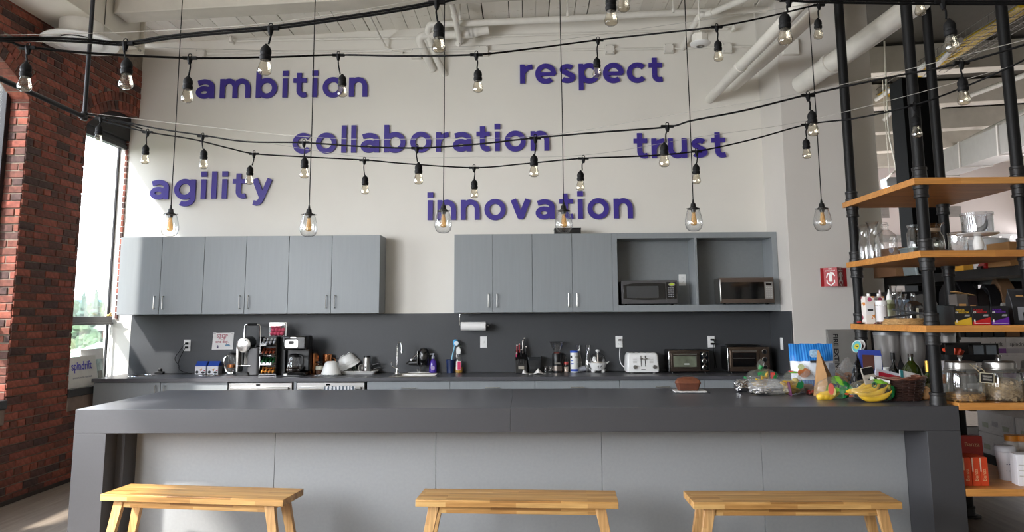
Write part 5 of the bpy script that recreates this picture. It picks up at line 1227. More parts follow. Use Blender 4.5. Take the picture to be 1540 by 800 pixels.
# --- napkin, clear bin, grinder, mills, canister, carafes, egg cooker
t = place('paper_napkin', 'crumpled white paper napkin on the counter edge by the knife block', 'napkin', 803, 562.5, rad=.3); m = MB(); N = 8
hts = lambda x, y: .004+.055*max(0, 1-abs(x-.045)/.05)*max(0, 1-abs(y)/.07)+.05*max(0, 1-abs(x+.1)/.035)*max(0, 1-abs(y)/.06)
m.add([Vector((-.12+.24*i/16, -.05+.1*j/N, hts(-.12+.24*i/16, -.05+.1*j/N)+.003*math.sin(i*2.1)*math.cos(j*1.7))) for j in range(N+1) for i in range(17)], [(j*17+i, j*17+i+1, (j+1)*17+i+1, (j+1)*17+i) for j in range(N) for i in range(16)])
o = obj('sheet', m, PAPER, t, smooth=25); o.modifiers.new('thick', 'SOLIDIFY').thickness = .0015
t = place('clear_bin', 'smoky clear plastic bin right of the knife block', 'bin', 804, 558, off=.05)
obj('bin', MB().loft([[Vector((x, y, z)) for x, y in rrect(-a, a, -a, a, .015)] for a, z in ((.06, 0), (.075, .16), (.08, .163), (.077, .166), (.072, .16), (.057, .004))]), GLASS('smoke_plastic', '9A9EA2', .35, .12, .12, film=.15, filmcol='6A6D70'), t)
t = place('coffee_mill', 'black coffee mill with clear glass hopper on top', 'coffee mill', 838, 557.5, off=.03)
obj('body', MB().lathe([(0, 0), (.05, 0), (.052, .01), (.05, .06), (.052, .09), (.052, .19), (.048, .198), (0, .198)], 28), BLACKP, t); obj('window_jar', MB().lathe([(.0525, .02), (.0535, .02), (.0535, .07), (.0525, .07)], 28), P('dim_steel', '8B8078', .3, .8), t); obj('badge', MB().prism(rrect(-.03, .03, .088, .105, .004), -.054, -.051, FRONT), NICKEL, t)
obj('hopper', MB().lathe([(.035, .198), (.04, .23), (.075, .30), (.078, .315), (.075, .315), (.036, .232)], 32), CLEAR, t); obj('hopper_lid', MB().lathe([(0, .318), (.085, .316), (.087, .322), (0, .325)], 32), CLEAR, t); obj('beans', MB().lathe([(0, .199), (.034, .199), (.036, .212), (0, .216)], 20), P('beans', '6B2E22', .6, var=.3, scale=80), t)
t = place('pepper_mill', 'small clear mill with red and black top', 'mill', 851.5, 558)
obj('glass', MB().lathe([(0, 0), (.024, 0), (.026, .06), (.02, .07)], 20), CLEAR, t); obj('contents', MB().lathe([(0, .003), (.022, .003), (.023, .055), (0, .055)], 16), P('pink_salt', 'CBB4A2', .8, var=.2, scale=80), t); obj('red_band', MB().lathe([(.0, .071), (.024, .071), (.024, .11), (0, .11)], 18), P('dull_red', 'A8352F', .4), t); obj('top', MB().lathe([(0, .1105), (.02, .1105), (.014, .13), (.006, .145), (.006, .17), (0, .172)], 16), BLACKP, t); obj('collar', MB().lathe([(0.0243, .066), (.0255, .066), (.0255, .082), (.0243, .082)], 18), BLACKP, t)
for px, lb in ((820, 'short clear glass left of the coffee mill'), (827.5, 'short clear glass in front of the coffee mill')):
    t = place('shot_glass', lb, 'glass', px, 558.5, off=.01); obj('tumbler', MB().lathe([(0, 0), (.022, 0), (.026, .06), (.0235, .06), (.02, .01), (0, .01)], 18), CLEAR, t)
t = place('wipes_canister', 'tall white canister with blue cap and blue print', 'canister', 864, 558.5)
obj('body', MB().lathe([(0, 0), (.042, 0), (.043, .004), (.043, .205), (0, .205)], 32), WHITEP, t); BLUEP = P('print_blue', '2B50B8', .45)
obj('cap', MB().lathe([(0, .2055), (.044, .2055), (.044, .222), (.04, .226), (0, .226)], 32), BLUEP, t)
for z0, z1, a0, a1, mm in ((.012, .035, 200, 330, BLUEP), (.085, .097, 210, 255, BLUEP), (.118, .126, 205, 250, BLUEP), (.15, .175, 195, 235, PRK), (.15, .17, 275, 340, P('print_grey', 'B9B5AE', .5))):
    obj('print', MB().add([Vector((.0436*math.cos(R(a0+(a1-a0)*i/10)), .0436*math.sin(R(a0+(a1-a0)*i/10)), z)) for z in (z0, z1) for i in range(11)], [(i, i+1, 12+i, 11+i) for i in range(10)]), mm, t)
t = place('plastic_cup', 'small clear plastic cup lying on its side by the canister', 'cup', 873, 559.5); t.rotation_euler = (0, R(80), R(20)); t.location.z += .03
obj('cup', MB().lathe([(0, -.02), (.022, -.02), (.03, .05), (.028, .05), (.02, -.017), (0, -.017)], 20), GLASS('cloudy_plastic', ''), t)
CARAF = [(0, 0), (.04, 0), (.044, .008), (.044, .09), (.036, .13), (.020, .19), (.019, .215), (.029, .26), (.031, .262), (.0275, .26), (.0175, .215), (.0185, .188), (.034, .128), (.0415, .088), (.041, .01), (0, .007)]
for px, lb in ((870.5, 'clear glass carafe behind the white canister'), (885, 'clear glass carafe between the canister and the egg cooker')):
    t = place('glass_carafe', lb, 'carafe', px, 557.5, off=.07, rad=.05, group='counter carafes'); del t['group']; t.scale = (1.0, 1.0, 1.08); obj('carafe', MB().lathe(CARAF, 28), CLEAR, t)
t = place('egg_cooker', 'white egg cooker with clear dome lid and round knob', 'egg cooker', 899.5, 560, off=.02)
obj('base', MB().lathe([(0, .02), (.06, .02), (.075, .045), (.09, .085), (.092, .098), (.084, .098), (0, .09)], 36), WHITEP, t, bev=.001)
for sx in (-1, 1): obj('foot', MB().lathe([(0, 0), (.02, 0), (.03, .03), (0, .03)], 12, (sx*.05, -.02, 0)), WHITEP, t); obj('ear', MB().prism([(sx*.088, .082), (sx*.118, .105), (sx*.118, .112), (sx*.088, .1)], -.02, .02, FRONT), WHITEP, t)
obj('dome', MB().lathe([(.084, .099), (.084, .13), (.072, .165), (.05, .188), (.02, .198), (0, .2)], 32), CLEAR, t); obj('knob', MB().lathe([(0, .2), (.008, .2), (.009, .21), (.02, .215), (.023, .225), (.018, .235), (0, .238)], 20), WHITEP, t)
obj('egg_rack', MB().lathe([(0, .1), (.07, .1), (.07, .106), (0, .106)], 24).cyl((0, 0, .106), (0, 0, .195), .007, n=8), P('rack_cream', 'D8CFC2', .5), t); obj('egg', MB().lathe([(0, -.03), (.02, -.018), (.023, 0), (.016, .022), (0, .03)], 16, (-.035, 0, .135)), WHITEP, t)
obj('badge', MB().tube([(-.01, -.082, .06), (.0, -.084, .075), (-.005, -.08, .05)], .003, 6).tube([(.02, -.08, .055), (.035, -.079, .075)], .003, 6), PRK, t); obj('switch', MB().b2(-.03, .03, -.06, -.055, .012, .022), BLACKP, t)
# --- toaster with cord
t = place('toaster', 'white four slice toaster with chrome levers', 'toaster', 965, 560.5, off=.1, rad=.14)
W = .165; obj('shell', MB().loft([[Vector((x, y, z)) for x, y in rrect(-a, a, -b, b, .025)] for a, b, z in ((W, .125, .012), (W+.003, .126, .03), (W-.005, .118, .17), (W-.015, .105, .20), (W-.03, .09, .208))]), WHITEP, t, smooth=50)
obj('plinth', MB().b2(-W+.01, W-.01, -.11, .11, .004, .0125), BLACKP, t)
for x in (-W+.05, W-.05):
    for y in (-.09, .09): obj('foot', MB().cyl((x, y, 0), (x, y, .006), .014, n=12), WHITEP, t)
for x in (-.085, -.03, .03, .085): obj('bread_slot', MB().b2(x-.012, x+.012, -.075, .075, .2075, .2092), BLACKP, t)
for x in (-.022, .022):
    obj('lever_slot', MB().b2(x-.0025, x+.0025, -.1262, -.118, .07, .18), BLACKP, t); l = obj('lever', MB().b2(x-.016, x+.016, -.155, -.1265, .145, .155), CHROME, t, bev=.003)
for x in (-.085, .115): obj('dial', MB().cyl((x, -.14, .065), (x, -.122, .065), .02, n=20).box((x+.004, -.145, .067), (.04, .008, .008), Matrix.Rotation(R(-35 if x < 0 else 15), 3, 'Y')), STEEL, t, bev=.001)
for x in (-.085, .085):
    for k in range(4): obj('button', MB().b2(x-.02, x+.02, -.1245, -.119, .105+k*.016, .110+k*.016), P('button_light', ''), t)
obj('badge', MB().b2(-.022, .022, -.1275, -.122, .036, .042), PRK, t)
q = atY(931, 514, YW-.03); t2 = thing('extension_cord', 'white cord hanging from the outlet to the white toaster', 'cord', (q.x+.006, YW-.03, q.z+.018)); org = Vector(t2.location); tl = Vector(t.location)
obj('plug', MB().b2(-.012, .012, -.028, -.001, -.01, .01), P('plug_grey', '4A4A4A', .5), t2, bev=.003)
obj('cable', MB().tube(smoothpath([(0, -.03, 0), (.0, -.035, -.06), (-.008, -.04, -.15), (.0, -.05, -.24), (.05, -.07, -.30), tl+Vector((-W+.012, .1, .04))-org], 6), .0042, 8), WHITEP, t2)
# --- toaster ovens
def oven(px, py, W, H, D, label, m, off, glassm, rz=0):
    t = place('toaster_oven', label, 'toaster oven', px, py, off=off, rz=rz, rad=D/2+.005); k = W*.26; f = -D/2
    obj('body', MB().b2(-W/2+.004, W/2-.004, f+.02, D/2, .018, H), BLACKP, t, bev=.012)
    obj('front_frame', MB().b2(-W/2, W/2, f, f+.0195, .016, H-.002), m, t, bev=.008)
    dr = obj('door', MB().prism(rrect(-W/2+.02, W/2-k, .05, H-.03, .008), f-.012, f-.0005, FRONT), m, t, bev=.003)
    obj('door_glass', MB().prism(rrect(-W/2+.045, W/2-k-.03, .065, H-.06, .006), f-.0145, f-.0125, FRONT), glassm, dr)
    obj('handle', MB().tube([(-W/2+.05, f-.012, H-.042), (-W/2+.05, f-.035, H-.042), (W/2-k-.03, f-.035, H-.042), (W/2-k-.03, f-.012, H-.042)], .007, 10), STEEL, dr)
    obj('side_trim', MB().b2(-W/2-.004, -W/2+.012, f-.01, f+.03, .02, H-.01), CHROME, t, bev=.004)
    cp = obj('control_panel', MB().prism(rrect(W/2-k+.012, W/2-.012, .03, H-.02, .006), f-.004, f-.0002, FRONT), BLACKG if glassm.name.startswith('lit') else m, t)
    for i in range(3):
        z = .06+(H-.11)*i/2; x = W/2-k/2
        kb = obj('knob', MB().lathe([(0, .02), (.018, .018), (.021, .0), (0, 0)], 20, (x, f-.005, z), Matrix.Rotation(PI/2, 3, 'X')), BLACKP, cp); obj('knob_ring', MB().lathe([(.021, .004), (.026, .002), (.026, 0), (.021, 0)], 20, (x, f-.005, z), Matrix.Rotation(PI/2, 3, 'X')), CHROME, kb)
    for x in (-W/2+.04, W/2-.04): obj('foot', MB().cyl((x, f+.03, 0), (x, f+.03, .018), .011, n=12).cyl((x, D/2-.03, 0), (x, D/2-.03, .018), .011, n=12), BLACKP, t)
    return t
LITG = P('lit_oven_glass', '6D7262', .12, .1, var=.35, scale=9)
ov1 = oven(1033, 559, .42, .235, .27, 'black toaster oven with a lighter grey green glass door', P('oven_bronze', '5A4F48', .3, .8, var=.05), .15, LITG)
obj('badge', MB().prism(rrect(-.055, -.005, .085, .102, .003), -.152, -.15, FRONT), P('print_pale', 'A9ADA6', .5), ov1)
ov2 = oven(1121, 558, .43, .265, .29, 'bronze toaster oven with dark glass door near the pilaster', P('oven_bronze2', '6B5C50', .3, .8, var=.05), .165, BLACKG)
obj('rack', MB().cyl((-.165, -.161, .15), (.06, -.161, .15), .003, n=6), STEEL, ov2); obj('badge', MB().prism(rrect(-.06, .0, .026, .036, .003), -.147, -.145, FRONT), NICKEL, ov2)
t = thing('baking_tray', 'dark baking tray lying on top of the bronze toaster oven', 'tray', (ov2.location.x-.02, ov2.location.y, ZC+.2662)); obj('tray_body', MB().loft([[Vector((x, y, z)) for x, y in rrect(-a, a, -b, b, .02)] for a, b, z in ((.13, .09, 0), (.15, .11, .018), (.155, .115, .02), (.148, .108, .017), (.128, .088, .003))]), P('dark_steel', '6A6967', .35, .9), t)
q = atY(1069.5, 514, YW-.03)
t = thing('extension_cord', 'two black plugs and cords in the outlet between the toaster ovens', 'cord', (q.x+.012, YW-.03, q.z))
for dz in (-.021, .021): obj('plug', MB().b2(-.02, .016, -.032, -.001, dz-.01, dz+.01), BLACKR, t, bev=.004)
obj('cable', MB().tube(smoothpath([(.01, -.03, .021), (.018, -.04, -.03), (.014, -.045, -.14), (.02, -.05, -.27)], 5), .004, 7).tube(smoothpath([(.005, -.03, -.021), (.002, -.035, -.1), (.008, -.045, -.2), (.0, -.05, -.28)], 5), .004, 7), BLACKR, t)
# loose black cord along the back of the counter
t = place('extension_cord', 'black cord lying along the back of the counter behind the toaster', 'cord', 905, 557.5, off=.1, rad=.03); obj('cable', MB().tube(smoothpath([(0, 0, .0045), (.1, .02, .0045), (.22, -.01, .0045), (.3, .02, .0045)], 5), .004, 7), BLACKR, t)

# ================================================================== WINDOW SILL SIGNS
pa, pb = atX(108, 580, -4.42), atX(156, 573, -4.42)
t = thing('window_card', 'white card with blue violet lettering leaning on the window sill', 'sign', (-4.40, 7.45, SILL+.0008)); t.rotation_euler = (R(0), R(-9), 0)
w0, w1 = -.30, .22
YZ2 = Matrix(((0, 0, 1), (1, 0, 0), (0, 1, 0)))
cd = obj('card', MB().prism([(w0, 0), (w1+.02, .0), (w1, .30), (w0, .30)], -.006, 0, YZ2), P('card_cream', 'EFEEE8', .6), t)
VIO = P('violet_print', '5A58C8', .5)
o = txt('lettering', 'spindrift', .105, VIO, t, (.001, -.03, .17), rot=(PI/2, 0, PI/2), bold=.02); o.scale = (.98, 1.1, 1)
o = txt('lettering', 'SPARKLING WATER  REAL FRUIT', .022, P('grey_print', '9A9AA6', .6), t, (.001, -.03, .085), rot=(PI/2, 0, PI/2))
t = thing('photo_frame', 'glossy picture board with a landscape leaning behind the white card', 'picture', (-4.46, 7.66, SILL+.0008)); t.rotation_euler = (0, R(-6), 0)
obj('board', MB().b2(-.008, 0, -.16, .24, 0, .36), PAPER, t, bev=.002); obj('picture', MB().b2(.0002, .0012, -.14, .22, .02, .25), P('photo_print', '9FB3B0', .25, var=.5, scale=12), t); obj('dark_stripe', MB().b2(.0013, .002, .12, .2, .02, .13), P('photo_dark', '3C4438', .4, var=.5, scale=30), t)
for s_, z in (('A', .31), ('ll', .30)): pass
# ================================================================== FOOD AND BAGS ON THE ISLAND
def bagm(w_, d_, h, seed, amp=.16, top=None, sub=4, flat=.0):
    """crumpled closed bag standing on z = 0"""
    b = bmesh.new(); bmesh.ops.create_icosphere(b, subdivisions=sub, radius=1); m = MB(); vs = []
    for v in b.verts:
        c = v.co; n1 = noise.noise(c*1.6+Vector((seed, 2, 5))); n2 = abs(noise.noise(c*3.6+Vector((3, seed, 1)))); n3 = abs(noise.noise(c*8+Vector((1, 7, seed))))
        s = 1+amp*(n1*.9-n2*.9-n3*.5+.25); p = Vector((c.x*s, c.y*s, c.z*s))
        q = Vector((math.copysign(abs(p.x)**.8, p.x), math.copysign(abs(p.y)**.8, p.y), p.z))
        z = (q.z+1)/2
        k = 1.0 if top is None else 1-(1-top)*max(0, z)**1.5
        vs.append(Vector((q.x*w_/2*k, q.y*d_/2*k, max(.0008, (z-flat)*h/(1-flat)))))
    m.add(vs, [[v.index for v in f.verts] for f in b.faces]); b.free(); return m
def banana(mb, c, L, bend, rot, r=.019, tilt=0, curl=1):
    pts = []; rr = []
    for i in range(15):
        u = i/14; a = (u-.5)*bend; Rr = L/bend
        pts.append(Vector((Rr*math.sin(a), 0, curl*Rr*(1-math.cos(a)))))
        rr.append(r*(.28 if i == 0 else .55 if i == 1 else .85 if i == 2 else 1 if i < 11 else .9 if i == 11 else .62 if i == 12 else .36 if i == 13 else .3))
    M_ = Euler((tilt, 0, rot)).to_matrix()
    mb.tube([M_ @ p+Vector(c) for p in pts], rr, 7)
YEL = P('banana_yellow', 'E0B432', .45, var=.12, scale=14); GRN = P('leaf_green_print', '1F8A47', .4, var=.1); LIME = P('lime_print', '7DBB3C', .4, var=.1)
STEM = P('banana_stem', '8E8A35', .6); REDP = P('print_red', 'D8423A', .4); FRUITP = P('fruit_pink', 'E8705F', .4, var=.15)
PBAG = GLASS('produce_film', 'FFFFFF', .32, .05, .1, film=.045, filmcol='E8EFE4', wrinkle=.7)
FOIL = P('aluminium_foil', 'CFCFD1', .22, 1, var=.1, bump=.9, bscale=45)
def W_(px0, px1, Y, py=585): return (atY(px1, py, Y)-atY(px0, py, Y)).x
# loaf cake on a white board
t = place('cutting_board', 'thin white board with dark rim under the loaf cake', 'board', 1037, 589.5, rz=R(-3)); bp = t.location.copy()
obj('board', MB().prism(rrect(-.125, .125, -.085, .085, .012), .004, .012), WHITEP, t, bev=.002); obj('rim', MB().prism(rrect(-.145, .145, -.1, .1, .014), 0, .0038), P('rim_dark', '3C3C3E', .4), t, bev=.001)
t = thing('loaf_cake', 'brown loaf cake with domed crust on the white board', 'cake', (bp.x-.01, bp.y+.01, bp.z+.0125), R(-3)); t.scale = (1, 1, 1.14); CRU = P('cake_crust', '6A3A22', .7, var=.22, scale=22, bump=.5, bscale=60)
rings = []
for z, a, b_ in ((0, .075, .045), (.01, .080, .05), (.045, .092, .056), (.05, .096, .06), (.066, .09, .052), (.082, .07, .036), (.09, .04, .015)): rings.append([Vector((x+.004*noise.noise(Vector((x*40, y*40, z*40))), y, z+.003*noise.noise(Vector((x*30, y*30, 5))))) for x, y in rrect(-a, a, -b_, b_, min(a, b_)*.35, 6)])
obj('loaf', MB().loft(rings[:4]), P('cake_side', '5A2F1C', .75, var=.2, scale=26, bump=.4), t, smooth=50); obj('crust', MB().loft(rings[3:]), CRU, t, smooth=60)
# foil ball
t = place('foil_ball', 'ball of crumpled aluminium foil at the left of the food bags', 'foil', 1115.5, 590.5, off=.03); obj('foil', bagm(.12, .10, .10, 3.3, .3), FOIL, t, smooth=20)
# bag with bananas and knotted top, behind the foil
t = place('produce_bag', 'clear produce bag with bananas, green band and knotted green top, behind the foil', 'bag', 1147, 588, off=.16); w_ = W_(1119, 1177, t.location.y)
obj('film', bagm(w_, .2, .165, 7.1, .14, .75), PBAG, t)
m = MB()
for k in range(4): banana(m, (-.03+.025*k, -.06+.025*k, .035+.022*k), .19, 1.3, .5+.25*k, tilt=R(-30+14*k))
obj('bananas', m, YEL, t, smooth=60, kind='stuff')
m = bagm(w_*1.015, .205, .168, 7.1, .14, .75, 5); keep = [f for f in m.f if .085 < sum(m.v[i].z for i in f)/3 < .135 and noise.noise(Vector((sum(m.v[i].x for i in f)*5, sum(m.v[i].y for i in f)*5, 4))) > .08]; m.f = keep; m.m = [0]*len(keep); obj('printed_band', m, GRN, t)
obj('knot_top', bagm(.06, .035, .09, 1.7, .35).__class__ and (lambda mm: (setattr(mm, 'v', [Matrix.Rotation(R(18), 3, 'Y') @ v+Vector((-.02, 0, .15)) for v in mm.v]), mm)[1])(bagm(.055, .03, .085, 1.7, .3)), PBAG, t); obj('tape', MB().cyl((-.015, 0, .155), (.0, 0, .185), .014, .02, 10), GRN, t)
obj('sticker', MB().box((.065, -.07, .11), (.035, .004, .05)), REDP, t)
# cloudy zip bag with foil in front
t = place('zip_bag', 'cloudy zip bag with a purple seal holding foil, lying at the front', 'bag', 1156, 595, off=.045, rz=R(-6)); w_ = W_(1124, 1184, t.location.y)
obj('film', bagm(w_, .15, .115, 12.5, .24, None), FILM2, t); obj('foil_piece', bagm(w_*.55, .09, .06, 9.9, .3), FOIL, t, smooth=20); obj('zip_seal', MB().box((w_/2-.004, 0, .05), (.009, .14, .10), Matrix.Rotation(R(-8), 3, 'Y')), P('zip_purple', '6C3A5C', .4), t, bev=.002)
for o in t.children:
    if o.name.startswith('foil_piece'): o.location = (-w_*.2, -.015, .001)
# bag of potatoes and fruit with green print
t = place('produce_bag', 'clear bag of pale fruit with dark green leaf print, left of the blue food bag', 'bag', 1191, 592.5, off=-.02); w_ = W_(1173, 1211, t.location.y)
obj('film', bagm(w_*1.04, .17, .175, 4.4, .14, .5), PBAG, t); m = MB(); random.seed(4); FR = P('pale_fruit', 'C9B46A', .5, var=.2, scale=12)
for k in range(9): m.lathe([(0, -.03), (.022, -.02), (.03, 0), (.022, .02), (0, .03)], 12, (random.uniform(-.05, .055), random.uniform(-.05, .04), .032+.03*(k//4)))
obj('fruit', m, FR, t, smooth=60, kind='stuff'); m = MB(); banana(m, (-.04, -.045, .085), .13, 1.0, .4, r=.02, tilt=R(-60)); banana(m, (.0, -.055, .06), .13, 1.0, .1, r=.02, tilt=R(-40)); obj('bananas', m, YEL, t, smooth=60)
obj('leaf_print', MB().prism([(.0, .06), (.03, .045), (.055, .06), (.06, .09), (.045, .11), (.035, .095), (.02, .1)], -.092, -.089, FRONT), P('print_dark_green', '0F6B3A', .4), t); obj('label', MB().box((.01, -.03, .165), (.05, .05, .012)), LIME, t, bev=.004); obj('sticker', MB().box((-.01, -.035, .172), (.03, .03, .008)), REDP, t, bev=.003)
# large blue and white food bag standing up
p0, p1 = atY(1188, 560, 5.93), atY(1254, 560, 5.93); zt0 = atY(1220, 517, 5.93).z
t = thing('food_bag', 'large blue and white food bag standing behind the produce', 'bag', ((p0.x+p1.x)/2, 5.93, ZC+.0006)); W = p1.x-p0.x; H = zt0-ZC
def sheet(z0, z1, y0, seed, wob=.012, nx=26, nz=10, wx=1.0):
    m = MB(); fs = []; vs = []
    for s in (-1, 1):
        for j in range(nz+1):
            z = z0+(z1-z0)*j/nz
            for i in range(nx+1):
                u = i/nx*2-1; bul = (1-u*u)*max(0, 1-(z/H)**2)*.075+.006
                vs.append(Vector((u*W/2*wx*(1-.05*(1-z/H)), s*bul+y0+wob*noise.noise(Vector((u*3, z*9, seed+s)))*(1 if z > .03 else .3), z+(.008*noise.noise(Vector((u*4, seed, 0))) if j == nz else 0))))
    n = (nx+1)*(nz+1)
    for s in (0, 1):
        for j in range(nz):
            for i in range(nx): a = s*n+j*(nx+1)+i; fs.append((a, a+1, a+nx+2, a+nx+1))
    return m.add(vs, fs)
BLB, bnt, bb = newmat('blue_stripe_film'); bco = node(bnt, 'ShaderNodeTexCoord'); bw_ = node(bnt, 'ShaderNodeTexWave'); bw_.inputs['Scale'].default_value = 16; bw_.inputs['Distortion'].default_value = .6
bnt.links.new(bco.outputs['Object'], bw_.inputs[0]); brp = node(bnt, 'ShaderNodeValToRGB'); brp.color_ramp.elements[0].color = lin('1668C4'); brp.color_ramp.elements[1].color = lin('3E9BE8'); bnt.links.new(bw_.outputs[0], brp.inputs[0]); bnt.links.new(brp.outputs[0], bb.inputs[0]); bb.inputs['Roughness'].default_value = .22
BW = P('bag_white', 'E4EAF2', .28, var=.04, bump=.1, bscale=12)
obj('lower_bag', sheet(.0, H*.13, 0, 2.0), BW, t); obj('lower_band', sheet(H*.13, H*.26, 0, 2.0), BLB, t); obj('white_panel', sheet(H*.26, H*.64, 0, 2.0), BW, t); obj('blue_top', sheet(H*.64, H, 0, 2.0), BLB, t)
yf = lambda u, z: -((1-u*u)*max(0, 1-(z/H)**2)*.075+.006)-.016
obj('food_picture', MB().prism(arc(-W*.27, H*.41, .048, .036, 0, 360, 20)[:-1], -.085, -.081, FRONT), P('fried_food', 'C9763F', .6, var=.35, scale=45), t); obj('dip_picture', MB().prism(arc(-W*.33, H*.53, .026, .022, 0, 360, 14)[:-1], -.087, -.0835, FRONT), P('dip_green', 'CBD3A0', .5, var=.2, scale=50), t)
obj('black_strip', MB().prism(rrect(-W*.1, W*.18, H*.615, H*.66, .003), -.07, -.066, FRONT), PRK, t); obj('white_mark', MB().prism(rrect(-W*.08, W*.13, H*.72, H*.88, .02), -.045, -.042, FRONT), P('mark_pale_blue', 'A9CDF2', .4, var=.3, scale=60), t)
for k in range(3): obj('print_line', MB().prism(rrect(.0, W*.22, H*(.34+.08*k), H*(.345+.08*k), .001), -.083, -.0815, FRONT), P('line_grey_blue', 'AEB9CC', .5), t)
obj('side_panel', MB().prism(rrect(W*.34, W*.48, H*.3, H*.6, .004), -.045, -.042, FRONT), P('silver_panel', '8F949C', .35, .4, var=.2, scale=40), t); obj('navy_patch', MB().prism(rrect(W*.38, W*.49, H*.12, H*.3, .004), -.04, -.036, FRONT), P('navy_print', '1B2C66', .4), t)
# clear bag with rolls, and box of cherry tomatoes
t = place('plastic_bag', 'crumpled clear bag in front of the blue food bag', 'bag', 1213, 588, off=-.14); obj('film', bagm(W_(1196, 1232, t.location.y)*1.1, .16, .17, 15.2, .26, .4), FILM2, t); obj('bread', bagm(.12, .1, .07, 2.2, .1), P('pale_bread', 'C9AFA0', .7, var=.15), t)
t = place('tomato_box', 'small box of dark red cherry tomatoes', 'tomatoes', 1221.5, 593.5, off=-.02); TOM = P('cherry_red', '8E1C1C', .25)
obj('punnet', MB().loft([[Vector((x, y, z)) for x, y in rrect(-a, a, -a, a, .01)] for a, z in ((.04, 0), (.046, .05), (.044, .05), (.038, .003))]), CLEAR, t)
for k in range(7): obj('tomato', MB().lathe([(0, -.013), (.01, -.009), (.0135, 0), (.01, .009), (0, .012)], 12, (-.024+.024*(k % 3), -.022+.022*(k//3 % 3), .0165+.012*(k % 2))), TOM, t)
# brown paper bag with folded top
p = atZ(1240, 585, ZC)
t = thing('paper_bag', 'tall brown paper bag folded to a point in front of the blue food bag', 'bag', (atY(1240, 570, 5.62).x, 5.62, ZC+.0006)); KR = P('kraft_paper', 'B48A5C', .75, var=.1, scale=9, bump=.15, bscale=30); KRD = P('kraft_shaded', '94704A', .75, var=.12, scale=9, bump=.15, bscale=30)
hb = atY(1235, 527, 5.62).z-ZC
obj('front_fold', MB().loft([[Vector((-.075, -.04, 0)), Vector((.0, -.07, 0)), Vector((.01, .05, 0)), Vector((-.07, .05, 0))], [Vector((-.06, -.02, hb*.55)), Vector((-.005, -.05, hb*.5)), Vector((.0, .03, hb*.55)), Vector((-.05, .03, hb*.55))], [Vector((-.04, 0, hb)), Vector((-.03, -.006, hb*.99)), Vector((-.028, .008, hb)), Vector((-.038, .008, hb))]]), KR, t, smooth=0)
obj('side_fold', MB().loft([[Vector((.001, -.068, 0)), Vector((.075, -.03, 0)), Vector((.07, .05, 0)), Vector((.012, .05, 0))], [Vector((-.003, -.048, hb*.5)), Vector((.05, -.015, hb*.42)), Vector((.045, .03, hb*.42)), Vector((.003, .03, hb*.5))], [Vector((-.029, -.006, hb*.99)), Vector((-.02, 0, hb*.93)), Vector((-.02, .006, hb*.93)), Vector((-.027, .008, hb*.99))]]), KRD, t, smooth=0)  # shade of the side fold painted in with a darker copy of the paper
# pastries in clear bags
PAS = P('pastry', 'B0764E', .6, var=.25, scale=25)
for px, py, w0, h0, sd, lb in ((1258, 583, 40, .10, 21.0, 'clear bag of pastries behind the green produce bag, left one'), (1276, 582, 38, .15, 23.0, 'clear knotted bag of pastries behind the green produce bag, right one')):
    t = place('pastry_bag', lb, 'bag', px, py, off=.12); w_ = w0/FPX*t.location.y; obj('film', bagm(w_, .13, h0*1.5, sd, .22, .35), FILM, t); m = MB()
    for k in range(3): m.lathe([(.012, -.014), (.036, -.012), (.04, 0), (.034, .014), (.012, .014), (.012, -.014)], 16, (-.05+.05*k, -.01*k, .045+.03*(k % 2)), Matrix.Rotation(R(60), 3, 'X'))
    obj('pastries', m, PAS, t, smooth=60, kind='stuff')
# wooden riser hidden under them
# front green produce bag with squash
t = place('produce_bag', 'clear bag with green and lime print holding yellow squash, at the front', 'bag', 1254, 602, off=.07); w_ = W_(1226, 1284, t.location.y)
obj('film', bagm(w_, .16, .15, 31.0, .16, .8), PBAG, t); m = MB()
for x, z, rr in ((-.075, .03, .03), (-.05, .032, .034), (-.02, .03, .03)): m.lathe([(0, -.06), (rr*.7, -.05), (rr, -.02), (rr*.7, .03), (rr*.4, .055), (0, .06)], 14, (x, -.025, z), Matrix.Rotation(R(70), 3, 'Y'))
obj('squash', m, YEL, t, smooth=60, kind='stuff')
m = bagm(w_*1.02, .165, .153, 31.0, .16, .8, 5); mg = MB(); mg.v = m.v; mg.f = [f for f in m.f if sum(m.v[i].x for i in f)/3 > .045 and sum(m.v[i].z for i in f)/3 < .125 and noise.noise(Vector((sum(m.v[i].x for i in f)*6, sum(m.v[i].z for i in f)*6, 2))) > -.12]; mg.m = [0]*len(mg.f); obj('green_print', mg, GRN, t)
mg = MB(); mg.v = m.v; mg.f = [f for f in m.f if -.02 < sum(m.v[i].x for i in f)/3 < .05 and sum(m.v[i].z for i in f)/3 > .03 and noise.noise(Vector((sum(m.v[i].x for i in f)*7, sum(m.v[i].z for i in f)*7, 9))) > .12]; mg.m = [0]*len(mg.f); obj('lime_print', mg, LIME, t)
obj('fruit_print', MB().prism(arc(-.048, .078, .02, .04, 0, 360, 18)[:-1], -.088, -.083, FRONT), FRUITP, t); obj('cream_print', MB().prism(arc(-.028, .06, .014, .026, 0, 360, 14)[:-1], -.0868, -.0835, FRONT), P('print_cream_yellow', 'EAD98A', .5), t)
for x, z in ((.06, .045), (.09, .03)): obj('orange_print', MB().prism(arc(x, z, .016, .008, 0, 360, 12)[:-1], -.086, -.083, FRONT), P('print_orange', 'C2532C', .4), t)
